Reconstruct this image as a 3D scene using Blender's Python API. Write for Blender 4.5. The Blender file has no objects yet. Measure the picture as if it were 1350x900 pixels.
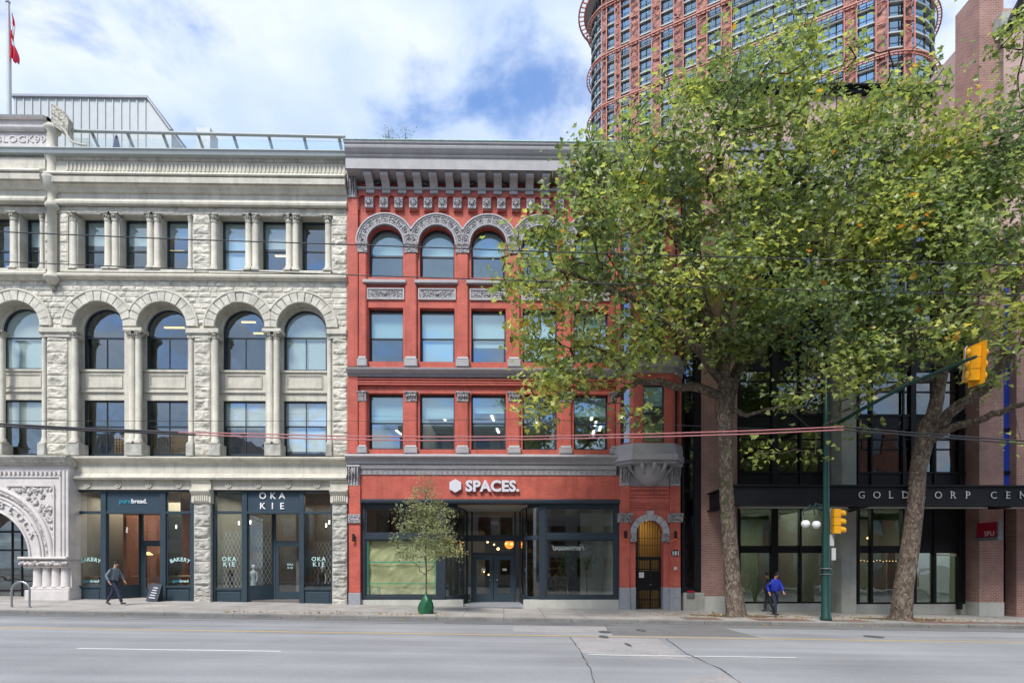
import bpy, bmesh, math, random
import numpy as np
from mathutils import Vector, Matrix, noise
R = math.radians
random.seed(7)
COL = bpy.context.scene.collection
# ------------------------------------------------------------------ camera geometry used for measuring
YAW = 0.015; F = 720.0; CX = 675.0; HZ = 747.0; EYE = 1.6
FY = 24.0                                   # plane of the facades
def PX(u, Y=FY):
    t = (u - CX) / F
    return Y * (t * math.cos(YAW) + math.sin(YAW)) / (math.cos(YAW) - t * math.sin(YAW))
def PZ(v, u=600, Y=FY):
    t = (u - CX) / F
    return EYE + (HZ - v) / F * Y / (math.cos(YAW) - t * math.sin(YAW))
def P(u, v, Y=FY):
    return Vector((PX(u, Y), Y, PZ(v, u, Y)))
# ------------------------------------------------------------------ materials
M = {}
def nd(nt, t, **k):
    n = nt.nodes.new(t)
    for a, b in k.items():
        if hasattr(n, a): setattr(n, a, b)
        else: n.inputs[a.replace('_', ' ')].default_value = b
    return n
def newmat(name):
    m = bpy.data.materials.new(name); m.use_nodes = True
    nt = m.node_tree
    bs = nt.nodes['Principled BSDF']
    M[name] = m
    return m, nt, bs
def c4(c): return (c[0], c[1], c[2], 1)
def surf(name, col, rough=.7, var=.12, scale=3.0, bump=.0, bscale=40, metal=0., spec=.5, streak=0, dirt=0, fine=.5):
    """plain procedural surface: base colour broken up by two noises in world space, optional bump and vertical streaks"""
    m, nt, bs = newmat(name)
    L = nt.links.new
    g = nd(nt, 'ShaderNodeNewGeometry')
    n1 = nd(nt, 'ShaderNodeTexNoise', Scale=scale, Detail=6.0, Roughness=.65)
    L(g.outputs['Position'], n1.inputs['Vector'])
    n2 = nd(nt, 'ShaderNodeTexNoise', Scale=scale * 14, Detail=3.0)
    L(g.outputs['Position'], n2.inputs['Vector'])
    mm = nd(nt, 'ShaderNodeMath', operation='MULTIPLY_ADD'); mm.inputs[1].default_value = fine
    L(n2.outputs[0], mm.inputs[0]); L(n1.outputs[0], mm.inputs[2])
    mr = nd(nt, 'ShaderNodeMapRange'); mr.inputs[1].default_value = .35 + fine * .5; mr.inputs[2].default_value = .65 + fine * .5
    mr.inputs[3].default_value = 1 - var; mr.inputs[4].default_value = 1 + var
    L(mm.outputs[0], mr.inputs[0])
    fac = mr.outputs[0]
    if streak:
        mp = nd(nt, 'ShaderNodeMapping'); mp.inputs['Scale'].default_value = (5, 5, .35)
        L(g.outputs['Position'], mp.inputs[0])
        n3 = nd(nt, 'ShaderNodeTexNoise', Scale=1.0, Detail=5.0); L(mp.outputs[0], n3.inputs['Vector'])
        r3 = nd(nt, 'ShaderNodeMapRange'); r3.inputs[1].default_value = .5; r3.inputs[2].default_value = .8
        r3.inputs[3].default_value = 1; r3.inputs[4].default_value = 1 - streak
        L(n3.outputs[0], r3.inputs[0])
        m3 = nd(nt, 'ShaderNodeMath', operation='MULTIPLY'); L(fac, m3.inputs[0]); L(r3.outputs[0], m3.inputs[1]); fac = m3.outputs[0]
    vm = nd(nt, 'ShaderNodeVectorMath', operation='SCALE'); vm.inputs[0].default_value = col
    L(fac, vm.inputs['Scale'])
    L(vm.outputs[0], bs.inputs['Base Color'])
    bs.inputs['Roughness'].default_value = rough; bs.inputs['Metallic'].default_value = metal
    bs.inputs['Specular IOR Level'].default_value = spec
    if bump:
        n4 = nd(nt, 'ShaderNodeTexNoise', Scale=bscale, Detail=4.0); L(g.outputs['Position'], n4.inputs['Vector'])
        b = nd(nt, 'ShaderNodeBump', Strength=bump, Distance=.02); L(n4.outputs[0], b.inputs['Height'])
        L(b.outputs[0], bs.inputs['Normal'])
    return m
def brick(name, c1, c2, mortar, bw=.22, bh=.072, ms=.012, rough=.8, bump=.6, var=.12, streak=.1):
    m, nt, bs = newmat(name); L = nt.links.new
    g = nd(nt, 'ShaderNodeNewGeometry'); sp = nd(nt, 'ShaderNodeSeparateXYZ'); L(g.outputs['Position'], sp.inputs[0])
    ad = nd(nt, 'ShaderNodeMath', operation='ADD'); L(sp.outputs[0], ad.inputs[0]); L(sp.outputs[1], ad.inputs[1])
    cb = nd(nt, 'ShaderNodeCombineXYZ'); L(ad.outputs[0], cb.inputs[0]); L(sp.outputs[2], cb.inputs[1])
    bt = nd(nt, 'ShaderNodeTexBrick'); L(cb.outputs[0], bt.inputs['Vector'])
    bt.inputs['Scale'].default_value = 1; bt.inputs['Brick Width'].default_value = bw; bt.inputs['Row Height'].default_value = bh
    bt.inputs['Mortar Size'].default_value = ms; bt.inputs['Mortar Smooth'].default_value = .3; bt.inputs['Bias'].default_value = 0
    bt.inputs['Color1'].default_value = c4(c1); bt.inputs['Color2'].default_value = c4(c2); bt.inputs['Mortar'].default_value = c4(mortar)
    n1 = nd(nt, 'ShaderNodeTexNoise', Scale=1.3, Detail=6.0); L(g.outputs['Position'], n1.inputs['Vector'])
    mp = nd(nt, 'ShaderNodeMapping'); mp.inputs['Scale'].default_value = (4, 4, .3); L(g.outputs['Position'], mp.inputs[0])
    n3 = nd(nt, 'ShaderNodeTexNoise', Scale=1.0, Detail=5.0); L(mp.outputs[0], n3.inputs['Vector'])
    mr = nd(nt, 'ShaderNodeMapRange'); mr.inputs[1].default_value = .35; mr.inputs[2].default_value = .65; mr.inputs[3].default_value = 1 - var; mr.inputs[4].default_value = 1 + var
    L(n1.outputs[0], mr.inputs[0])
    r3 = nd(nt, 'ShaderNodeMapRange'); r3.inputs[1].default_value = .52; r3.inputs[2].default_value = .8; r3.inputs[3].default_value = 1; r3.inputs[4].default_value = 1 - streak * 2
    L(n3.outputs[0], r3.inputs[0])
    mu = nd(nt, 'ShaderNodeMath', operation='MULTIPLY'); L(mr.outputs[0], mu.inputs[0]); L(r3.outputs[0], mu.inputs[1])
    vm = nd(nt, 'ShaderNodeVectorMath', operation='SCALE'); L(bt.outputs['Color'], vm.inputs[0]); L(mu.outputs[0], vm.inputs['Scale'])
    L(vm.outputs[0], bs.inputs['Base Color']); bs.inputs['Roughness'].default_value = rough
    bs.inputs['Specular IOR Level'].default_value = .3
    b = nd(nt, 'ShaderNodeBump', Strength=bump, Distance=.012); b.invert = True
    L(bt.outputs['Fac'], b.inputs['Height']); L(b.outputs[0], bs.inputs['Normal'])
    return m
def glass(name, tint=(.75, .85, .85), refl=.14, wobble=.0, rc=(1, 1, 1), wscale=1.3, rough=0.0):
    m, nt, bs = newmat(name); L = nt.links.new
    nt.nodes.remove(bs); out = nt.nodes['Material Output']
    tr = nd(nt, 'ShaderNodeBsdfTransparent'); tr.inputs[0].default_value = c4([math.sqrt(q) for q in tint])
    gl = nd(nt, 'ShaderNodeBsdfGlossy'); gl.inputs['Color'].default_value = c4(rc); gl.inputs['Roughness'].default_value = rough
    gg = nd(nt, 'ShaderNodeNewGeometry'); dt = nd(nt, 'ShaderNodeVectorMath', operation='DOT_PRODUCT'); L(gg.outputs['Incoming'], dt.inputs[0]); L(gg.outputs['True Normal'], dt.inputs[1])
    ab = nd(nt, 'ShaderNodeMath', operation='ABSOLUTE'); L(dt.outputs['Value'], ab.inputs[0])
    om = nd(nt, 'ShaderNodeMath', operation='SUBTRACT'); om.inputs[0].default_value = 1; L(ab.outputs[0], om.inputs[1]); om.use_clamp = True
    pw = nd(nt, 'ShaderNodeMath', operation='POWER'); pw.inputs[1].default_value = 5; L(om.outputs[0], pw.inputs[0])
    r0 = .03+refl/2
    ad = nd(nt, 'ShaderNodeMath', operation='MULTIPLY_ADD'); ad.inputs[1].default_value = 1-r0; ad.inputs[2].default_value = r0; ad.use_clamp = True; L(pw.outputs[0], ad.inputs[0])
    mx = nd(nt, 'ShaderNodeMixShader'); L(ad.outputs[0], mx.inputs[0]); L(tr.outputs[0], mx.inputs[1]); L(gl.outputs[0], mx.inputs[2])
    L(mx.outputs[0], out.inputs['Surface'])
    if wobble:
        g = nd(nt, 'ShaderNodeNewGeometry')
        n = nd(nt, 'ShaderNodeTexNoise', Scale=wscale, Detail=1.0); L(g.outputs['Position'], n.inputs['Vector'])
        b = nd(nt, 'ShaderNodeBump', Strength=wobble, Distance=.1); L(n.outputs[0], b.inputs['Height'])
        L(b.outputs[0], gl.inputs['Normal'])
    return m
def emit(name, col, st):
    m, nt, bs = newmat(name)
    bs.inputs['Base Color'].default_value = c4(col); bs.inputs['Emission Color'].default_value = c4(col); bs.inputs['Emission Strength'].default_value = st
    return m
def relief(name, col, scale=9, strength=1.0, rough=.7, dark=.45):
    """carved ornament: swirling leaf-like relief through distorted voronoi + noise bump; base colour is darker in the recesses"""
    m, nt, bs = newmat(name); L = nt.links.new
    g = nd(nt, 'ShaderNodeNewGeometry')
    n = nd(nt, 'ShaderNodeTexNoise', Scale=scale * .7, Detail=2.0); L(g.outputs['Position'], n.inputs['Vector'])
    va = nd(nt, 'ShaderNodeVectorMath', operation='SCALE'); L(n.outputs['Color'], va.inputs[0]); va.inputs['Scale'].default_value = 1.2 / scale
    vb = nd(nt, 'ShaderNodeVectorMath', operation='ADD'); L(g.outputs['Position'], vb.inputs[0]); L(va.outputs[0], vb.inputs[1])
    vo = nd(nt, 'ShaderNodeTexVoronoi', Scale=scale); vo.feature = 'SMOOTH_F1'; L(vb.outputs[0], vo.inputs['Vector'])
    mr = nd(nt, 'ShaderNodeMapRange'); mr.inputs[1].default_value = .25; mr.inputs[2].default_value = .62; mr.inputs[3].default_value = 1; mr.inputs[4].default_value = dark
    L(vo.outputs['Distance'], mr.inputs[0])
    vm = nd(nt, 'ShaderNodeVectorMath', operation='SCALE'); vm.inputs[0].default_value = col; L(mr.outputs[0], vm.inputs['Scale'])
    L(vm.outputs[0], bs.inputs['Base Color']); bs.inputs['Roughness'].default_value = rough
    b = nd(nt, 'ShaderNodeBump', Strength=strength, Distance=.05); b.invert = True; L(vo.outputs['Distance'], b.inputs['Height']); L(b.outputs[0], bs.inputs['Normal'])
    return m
# ------------------------------------------------------------------ mesh collector
class MB:
    def __init__(s): s.v = []; s.f = []; s.sm = []; s.calls = []
    def add(s, vs, fs, smooth=False):
        b = len(s.v); s.v += [tuple(p) for p in vs]; s.calls.append((b, len(s.v), len(s.f), len(s.f)+len(fs)))
        for f in fs: s.f.append([b + i for i in f]); s.sm.append(smooth)
        return s
    def box(s, x0, x1, y0, y1, z0, z1):
        return s.add([(x0,y0,z0),(x1,y0,z0),(x1,y1,z0),(x0,y1,z0),(x0,y0,z1),(x1,y0,z1),(x1,y1,z1),(x0,y1,z1)],
              [(0,3,2,1),(4,5,6,7),(0,1,5,4),(1,2,6,5),(2,3,7,6),(3,0,4,7)])
    def bbox(s, x0, x1, y0, y1, z0, z1, b=.01):
        """box with chamfered edges on the four front-facing (y0) edges"""
        vs = [(x0+b,y0,z0+b),(x1-b,y0,z0+b),(x1-b,y0,z1-b),(x0+b,y0,z1-b),(x0,y0+b,z0),(x1,y0+b,z0),(x1,y0+b,z1),(x0,y0+b,z1),(x0,y1,z0),(x1,y1,z0),(x1,y1,z1),(x0,y1,z1)]
        return s.add(vs, [(0,1,2,3),(4,5,1,0),(5,6,2,1),(6,7,3,2),(7,4,0,3),(8,9,5,4),(9,10,6,5),(10,11,7,6),(11,8,4,7),(11,10,9,8)])
    def xprof(s, pts, x0, x1, smooth=False, caps=True):
        """pts (y,z) profile swept along x"""
        n = len(pts); vs = [(x0,y,z) for y,z in pts] + [(x1,y,z) for y,z in pts]
        fs = [(i,(i+1)%n,n+(i+1)%n,n+i) for i in range(n)]
        s.add(vs, fs, smooth)
        if caps: s.add([(x0,y,z) for y,z in pts],[tuple(range(n))]); s.add([(x1,y,z) for y,z in pts],[tuple(range(n))[::-1]])
        return s
    def yprism(s, pts, y0, y1):
        """pts (x,z) polygon extruded along y"""
        n = len(pts); vs = [(x,y0,z) for x,z in pts] + [(x,y1,z) for x,z in pts]
        return s.add(vs, [tuple(range(n)), tuple(range(n,2*n))[::-1]] + [(i,n+i,n+(i+1)%n,(i+1)%n) for i in range(n)])
    def zprism(s, pts, z0, z1, smooth=False):
        n = len(pts); vs = [(x,y,z0) for x,y in pts] + [(x,y,z1) for x,y in pts]
        s.add(vs, [tuple(range(n))[::-1], tuple(range(n,2*n))]); s.add(vs, [(i,(i+1)%n,n+(i+1)%n,n+i) for i in range(n)], smooth)
        return s
    def lathe(s, prof, cx, cy, n=16, a0=0, a1=2*math.pi, smooth=True):
        """prof (r,z) list bottom to top about a vertical axis"""
        full = abs(a1-a0-2*math.pi) < 1e-6; m = n if full else n+1
        vs = [(cx+r*math.cos(a0+(a1-a0)*k/n), cy+r*math.sin(a0+(a1-a0)*k/n), z) for r,z in prof for k in range(m)]
        fs = []
        for j in range(len(prof)-1):
            for k in range(n):
                k2 = (k+1)%m if full else k+1
                fs.append((j*m+k, j*m+k2, (j+1)*m+k2, (j+1)*m+k))
        return s.add(vs, fs, smooth)
    def cyl(s, cx, cy, z0, z1, r, n=14, r2=None):
        r2 = r if r2 is None else r2
        return s.lathe([(0.0001,z0),(r,z0),(r,z0),(r2,z1),(r2,z1),(0.0001,z1)], cx, cy, n)
    def tube(s, pts, rad, n=8, caps=True, smooth=True):
        pts = [Vector(p) for p in pts]
        if not hasattr(rad, '__len__'): rad = [rad]*len(pts)
        rings = []; prev = None
        for i,p in enumerate(pts):
            d = (pts[min(i+1,len(pts)-1)] - pts[max(i-1,0)])
            if d.length < 1e-9: d = Vector((0,0,1))
            d.normalize()
            if prev is None:
                a = d.orthogonal().normalized()
            else:
                a = prev - d*prev.dot(d)
                a = a.normalized() if a.length > 1e-6 else d.orthogonal().normalized()
            prev = a; b = d.cross(a)
            rings.append([p + (a*math.cos(2*math.pi*k/n) + b*math.sin(2*math.pi*k/n))*rad[i] for k in range(n)])
        vs = [q for r in rings for q in r]
        fs = [(i*n+k, i*n+(k+1)%n, (i+1)*n+(k+1)%n, (i+1)*n+k) for i in range(len(pts)-1) for k in range(n)]
        s.add(vs, fs, smooth)
        if caps: s.add(rings[0], [tuple(range(n))[::-1]]); s.add(rings[-1], [tuple(range(n))])
        return s
    def arch(s, cx, cz, r0, R1, y0, y1, a0=0, a1=math.pi, n=20, smooth=False, lim=(99,99)):
        """ring sector in the xz plane with thickness in y; lim = widest reach to the left and right"""
        vs = []
        for k in range(n+1):
            a = a0+(a1-a0)*k/n; c, t = math.cos(a), math.sin(a)
            r1 = max(r0, min(R1, (lim[1] if c > 0 else lim[0])/max(1e-6,abs(c))))
            vs += [(cx+r0*c,y0,cz+r0*t),(cx+r1*c,y0,cz+r1*t),(cx+r1*c,y1,cz+r1*t),(cx+r0*c,y1,cz+r0*t)]
        fs = [(0,1,2,3),(4*n+3,4*n+2,4*n+1,4*n)]
        for k in range(n):
            b = 4*k
            for i in range(4): fs.append((b+i, b+4+i, b+4+(i+1)%4, b+(i+1)%4))
        return s.add(vs, fs, smooth)
    def arcfill(s, cx, cz, r, ztop, xa, xb, y0, y1, n=20):
        """solid between an arch opening (radius r) and ztop, from xa to xb"""
        ang = [math.pi - math.pi*k/n for k in range(n+1)]
        pts = [(cx+r*math.cos(a), cz+r*math.sin(a)) for a in ang]
        if xa < cx-r: s.box(xa, cx-r, y0, y1, cz, ztop)
        if xb > cx+r: s.box(cx+r, xb, y0, y1, cz, ztop)
        for (xa_,za_),(xb_,zb_) in zip(pts, pts[1:]):
            s.add([(xa_,y0,za_),(xb_,y0,zb_),(xb_,y0,ztop),(xa_,y0,ztop)],[(0,1,2,3)])
            s.add([(xa_,y1,za_),(xb_,y1,zb_),(xb_,y1,ztop),(xa_,y1,ztop)],[(3,2,1,0)])
            s.add([(xa_,y0,za_),(xb_,y0,zb_),(xb_,y1,zb_),(xa_,y1,za_)],[(3,2,1,0)], True)
            s.add([(xa_,y0,ztop),(xb_,y0,ztop),(xb_,y1,ztop),(xa_,y1,ztop)],[(0,1,2,3)])
        return s
    def wall(s, x0, x1, z0, z1, y0, y1, rects):
        """wall slab minus rectangular openings (xa,xb,za,zb)"""
        xs = sorted({x0,x1} | {min(max(q,x0),x1) for r in rects for q in r[:2]})
        for a,b in zip(xs, xs[1:]):
            if b-a < 1e-5: continue
            cut = sorted([(max(r[2],z0),min(r[3],z1)) for r in rects if r[0] < (a+b)/2 < r[1]])
            z = z0
            for c,d in cut:
                if c > z+1e-5: s.box(a,b,y0,y1,z,c)
                z = max(z,d)
            if z < z1-1e-5: s.box(a,b,y0,y1,z,z1)
        return s
    def sphere(s, c, r, nu=12, nv=8, sx=1, sy=1, sz=1):
        c = Vector(c); vs = []; fs = []
        for j in range(nv+1):
            ph = math.pi*j/nv
            for k in range(nu):
                th = 2*math.pi*k/nu
                vs.append((c.x+r*sx*math.sin(ph)*math.cos(th), c.y+r*sy*math.sin(ph)*math.sin(th), c.z-r*sz*math.cos(ph)))
        for j in range(nv):
            for k in range(nu): fs.append((j*nu+k, j*nu+(k+1)%nu, (j+1)*nu+(k+1)%nu, (j+1)*nu+k))
        return s.add(vs, fs, True)
    def xform(s, mat):
        s.v = [tuple(mat @ Vector(p)) for p in s.v]; return s
    def clusters(s, gap=.03):
        bb = []
        for (a, c, fa, fc) in s.calls:
            q = s.v[a:c]
            if q: bb.append(([min(p[i] for p in q)-gap for i in range(3)], [max(p[i] for p in q)+gap for i in range(3)], (a,c,fa,fc)))
        grp = list(range(len(bb)))
        def root(i):
            while grp[i] != i: i = grp[i]
            return i
        for i in range(len(bb)):
            for j in range(i):
                if all(bb[i][0][k] <= bb[j][1][k] and bb[j][0][k] <= bb[i][1][k] for k in range(3)): grp[root(i)] = root(j)
        out = {}
        for i in range(len(bb)): out.setdefault(root(i), []).append(bb[i][2])
        res = []
        for calls in out.values():
            m = MB()
            for (a, c, fa, fc) in calls: m.add(s.v[a:c], [[i-a for i in f] for f in s.f[fa:fc]]); m.sm[-(fc-fa):] = s.sm[fa:fc] if fc > fa else []
            res.append(m)
        return res
    def build(s, name, mat, parent=None, loc=None, sharp=True, one=False):
        if not one and name in SPLIT and loc is None:
            cl = s.clusters()
            if len(cl) > 1: return [m.build(name, mat, parent, None, sharp, True) for m in cl][0]
        me = bpy.data.meshes.new(name)
        base = wloc(parent) if parent else Vector((0,0,0))
        org = Vector(loc) if loc is not None else (base if parent else Vector((0,0,0)))
        if loc is None:
            vs = [(x-org.x,y-org.y,z-org.z) for x,y,z in s.v]
        else: vs = s.v                                  # local coordinates, placed at loc (world)
        me.from_pydata(vs, [], s.f)
        me.polygons.foreach_set('use_smooth', s.sm)
        me.materials.append(M[mat] if isinstance(mat, str) else mat)
        bm = bmesh.new(); bm.from_mesh(me)
        bmesh.ops.recalc_face_normals(bm, faces=bm.faces); bm.to_mesh(me); bm.free()
        me.update()
        o = bpy.data.objects.new(name, me); COL.objects.link(o)
        if parent: o.parent = parent; o.location = org - base
        else: o.location = org
        WL[o.name] = org.copy()
        return o
WL = {}
SPLIT = {'pane','impost','pedestal','sill_wall','stall_riser','door_plinth','spandrel_relief','door_impost','pier_base','cornice','canopy_bracket','partition','shop_wall','rail_glass','pendant_lamp','downlight','track_light','vent_box','opaque_panel','panel_joint','plinth_course','threshold','capital','sleeves'}
def wloc(o): return WL.get(o.name, Vector((0,0,0)))
def tag(o, label=None, cat=None, group=None, kind=None):
    if label: o['label'] = label
    if cat: o['category'] = cat
    if group: o['group'] = group
    if kind: o['kind'] = kind
    return o
def thing(name, label, cat, loc=(0,0,0), group=None, kind=None):
    o = bpy.data.objects.new(name, None); COL.objects.link(o); o.location = loc; o.empty_display_size = .3
    WL[o.name] = Vector(loc)
    return tag(o, label, cat, group, kind)
def dup(o, loc, parent=None, label=None, group=None, rz=None):
    """copy a thing (or a part) with its children; loc in world space"""
    c = o.copy(); COL.objects.link(c); WL[c.name] = Vector(loc)
    if parent: c.parent = parent; c.location = Vector(loc) - wloc(parent)
    else: c.location = loc
    if rz is not None: c.rotation_euler = (0,0,rz)
    if label: c['label'] = label
    if group: c['group'] = group
    def rec(a, b):
        for ch in list(a.children):
            d = ch.copy(); COL.objects.link(d); d.parent = b; WL[d.name] = WL.get(b.name, Vector()) + d.location; rec(ch, d)
    rec(o, c)
    return c
def text(name, body, mat, parent, loc, h, ext=.02, bold=0., space=1., align='CENTER', rot=(90,0,0), sx=1., shear=0, cat=None, mirror=False):
    cu = bpy.data.curves.new(name, 'FONT'); cu.body = body; cu.size = h/.73; cu.extrude = ext; cu.offset = bold
    cu.space_character = space; cu.align_x = align; cu.align_y = 'BOTTOM_BASELINE'; cu.shear = shear; cu.resolution_u = 3
    t = bpy.data.objects.new(name, cu); COL.objects.link(t)
    bpy.context.view_layer.update()
    me = bpy.data.meshes.new_from_object(t.evaluated_get(bpy.context.evaluated_depsgraph_get()))
    bpy.data.objects.remove(t); bpy.data.curves.remove(cu)
    me.transform(Matrix.Diagonal(((-sx if mirror else sx),1,1,1)))
    me.transform(Matrix.Rotation(R(rot[1]),4,'Y') @ Matrix.Rotation(R(rot[0]),4,'X') if rot[2]==0 else Matrix.Rotation(R(rot[2]),4,'Z') @ Matrix.Rotation(R(rot[0]),4,'X'))
    me.materials.clear(); me.materials.append(M[mat])
    o = bpy.data.objects.new(name, me); COL.objects.link(o)
    org = Vector(loc); WL[o.name] = org
    if parent: o.parent = parent; o.location = org - wloc(parent)
    else: o.location = org
    return o
def interior(parent, x0, x1, y0, y1, levels, mat='interior_wall', name='interior', walls=()):
    """hollow room shell: floors, back wall, side walls behind the facade"""
    b = MB()
    b.box(x0, x1, y1, y1+.1, levels[0], levels[-1])
    b.box(x0, x0+.06, y0, y1, levels[0], levels[-1]); b.box(x1-.06, x1, y0, y1, levels[0], levels[-1])
    for z in levels: b.box(x0+.07, x1-.07, y0, y1-.003, z-.3, z-.05)
    for (xa, z0, z1) in walls: b.box(xa, xa+.1, y0+1.5, y1-.003, z0, z1-.31)
    return b.build(name, mat, parent)
def rustic(b, x0, x1, z0, z1, y, rows, amp=.06, cell=.05, blk=(.35,.8), excl=None, seed=1, joint=.02, rim=True):
    """rock-faced ashlar as a real height field in front of plane y"""
    rng = random.Random(seed)
    if hasattr(rows, '__len__'): zr = list(rows)
    else: zr = [z0+(z1-z0)*i/rows for i in range(rows+1)]
    for j in range(len(zr)-1):
        za, zb = zr[j], zr[j+1]
        xs = [x0]
        while True:
            w = rng.uniform(*blk)
            if xs[-1]+w*1.4 > x1: xs.append(x1); break
            xs.append(xs[-1]+w)
        for a, c in zip(xs, xs[1:]):
            nx = max(2, int((c-a)/cell)); nz = max(2, int((zb-za)/cell))
            off = Vector((rng.uniform(0,99), rng.uniform(0,99), rng.uniform(0,99))); k = rng.uniform(.7,1.25)
            tx, tz = rng.uniform(-.35,.35), rng.uniform(-.25,.45)
            G = []
            for i in range(nz+1):
                for q in range(nx+1):
                    X = a+(c-a)*q/nx; Z = za+(zb-za)*i/nz
                    e = min(X-a, c-X, Z-za, zb-Z)
                    if e < 1e-6: d = -joint
                    else:
                        sm = min(1, e/(cell*1.6))
                        nn = noise.fractal(Vector((X*2.2,Z*3.2,0))+off, .8, 2.2, 4)
                        rg = abs(noise.noise(Vector((X*3.1,Z*5.0,7))+off))
                        tilt = tx*(X-(a+c)/2)/(c-a) + tz*((za+zb)/2-Z)/(zb-za)
                        d = amp*k*sm*(.55+.75*nn-.8*rg+tilt)
                    G.append((X, y-d, Z))
            fs = []
            for i in range(nz):
                for q in range(nx):
                    if excl and excl(a+(c-a)*(q+.5)/nx, za+(zb-za)*(i+.5)/nz): continue
                    n0 = i*(nx+1)+q; fs.append((n0, n0+1, n0+nx+2, n0+nx+1))
            b.add(G, fs)
    return b
# ================================================================== materials
surf('stone', (.56,.53,.45), .85, .24, 2.2, .35, 30, streak=.12)
surf('stone_smooth', (.56,.53,.445), .8, .14, 1.5, .12, 25, streak=.24)
surf('stone_weathered', (.42,.41,.365), .85, .25, 2.5, .25, 22, streak=.35)
surf('pink_stone', (.60,.565,.545), .75, .10, 2.0, .15, 30, streak=.10)
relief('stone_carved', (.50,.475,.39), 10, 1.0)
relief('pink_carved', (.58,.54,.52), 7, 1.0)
surf('joint_dark', (.12,.12,.11), .9, .1)
brick('red_brick', (.48,.108,.078), (.55,.130,.092), (.43,.096,.070), .215, .078, .009, .6, .5, .13, .16)
surf('red_paint', (.50,.113,.082), .55, .12, 2.0, .1, 30, streak=.25)
surf('trim', (.35,.335,.345), .6, .09, 2.0, .1, 30, streak=.12)
surf('trim_light', (.40,.39,.405), .6, .08, 2.5, .1, 30, streak=.12)
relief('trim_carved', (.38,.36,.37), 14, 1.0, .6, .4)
surf('granite', (.30,.31,.34), .5, .12, 6.0, .05, 60, fine=1.2)
surf('copper', (.30,.42,.38), .6, .2, 4)
surf('charcoal', (.020,.032,.045), .45, .08, 3, 0, spec=.5)
surf('shop_blue', (.030,.052,.070), .42, .08, 3, 0, spec=.5)
surf('shop_panel', (.036,.062,.085), .35, .06, 2, 0)
surf('black_metal', (.012,.012,.014), .5, .15, 3, 0, spec=.22)
surf('dark_clad', (.050,.056,.070), .35, .12, 2)
surf('grey_clad', (.30,.32,.36), .4, .06, 2)
surf('steel', (.38,.39,.40), .35, .08, 8, metal=.8)
surf('white_metal', (.46,.49,.50), .4, .05, 3, spec=.5)
surf('rail_metal', (.33,.36,.36), .4, .06, 3)
surf('interior_wall', (.34,.33,.29), .9, .08, .7)
surf('interior_dark', (.14,.13,.12), .9, .15, .7)
surf('shop_interior', (.46,.45,.38), .9, .1, .8)
surf('gallery_interior', (.30,.33,.26), .9, .1, .6)
surf('shop_backdrop', (.17,.16,.14), .9, .25, 1.2)
surf('sign_frame', (.17,.18,.18), .5, .05)
surf('blind', (.66,.76,.75), .9, .03, 1)
surf('blind_white', (.74,.76,.70), .9, .05, 2)
surf('concrete', (.36,.36,.32), .85, .12, 1.2, .1, 20, streak=.15)
surf('concrete_light', (.46,.46,.42), .85, .10, 1.6, .1, 20, streak=.1)
brick('office_brick', (.30,.130,.10), (.38,.175,.135), (.36,.30,.27), .22, .078, .014, .85, .5, .12, .05)
brick('office_brick_light', (.47,.31,.27), (.52,.35,.31), (.42,.34,.32), .22, .075, .010, .85, .4, .08, .05)
brick('inner_brick', (.20,.07,.05), (.26,.10,.07), (.16,.10,.08), .22, .075, .012, .85, .5)
surf('tower_red', (.50,.205,.155), .6, .06, .2)
relief('tower_perf', (.50,.205,.16), .9, .4, .7, .12)
surf('tower_slab', (.44,.46,.43), .7, .05, .2)
glass('tower_glass', (.45,.56,.58), .85, rc=(.62,.85,1))
glass('glass_red', (.76,.92,.95), .30, rc=(.74,.88,1))
glass('glass_stone', (.86,.92,.90), .24, .09, rc=(.80,.90,1), wscale=1.6)
glass('glass_shop', (.85,.9,.88), .07)
glass('glass_dark', (.48,.55,.50), .20, .06)
glass('glass_strip', (.35,.40,.46), .34, rc=(.8,.85,1))
glass('glass_rail', (.86,.93,.92), .12)
surf('asphalt', (.175,.175,.180), .9, .10, .9, .35, 90)
surf('letter_grey', (.62,.62,.68), .45, .03)
surf('letter_white', (.82,.82,.82), .5, .02)
surf('letter_silver', (.60,.60,.58), .35, .05, metal=.2)
surf('cyan_letter', (.04,.34,.48), .5, .02)
surf('mint_letter', (.45,.68,.68), .5, .02)
surf('paper', (.52,.50,.27), .75, .08, 1.5)
surf('green_tape', (.05,.40,.26), .5, .05)
surf('bag_green', (.010,.095,.038), .35, .2, 8, .5, 14)
surf('yellow_signal', (.78,.36,.015), .4, .05)
surf('pole_green', (.010,.050,.042), .35, .1, 4)
surf('globe', (.85,.86,.86), .25, .02)
surf('sfu_red', (.38,.012,.035), .4, .03)
surf('blue_panel', (.02,.06,.42), .4, .05)
surf('wood', (.42,.25,.11), .5, .15, 4)
surf('skin', (.48,.27,.19), .6, .05, 8)
surf('hair_dark', (.025,.020,.018), .6, .2, 20)
surf('jacket_grey', (.15,.19,.23), .8, .12, 6, .3, 60)
surf('navy', (.020,.026,.06), .8, .15, 6)
surf('blue_jacket', (.012,.035,.42), .7, .1, 5)
surf('dark_cloth', (.03,.035,.03), .85, .2, 5)
surf('shirt_pale', (.55,.62,.66), .8, .1, 6)
surf('shirt_red', (.42,.10,.10), .8, .1, 6)
surf('shoe', (.02,.02,.02), .5, .1)
surf('maroon', (.14,.02,.03), .8, .1)
surf('wire_pink', (.45,.17,.18), .5, .05)
surf('wire_black', (.03,.03,.035), .6, .05)
surf('pigeon_grey', (.13,.13,.15), .7, .3, 20)
surf('flag_red', (.62,.02,.05), .7, .03)
surf('flag_white', (.78,.76,.78), .7, .03)
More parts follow.
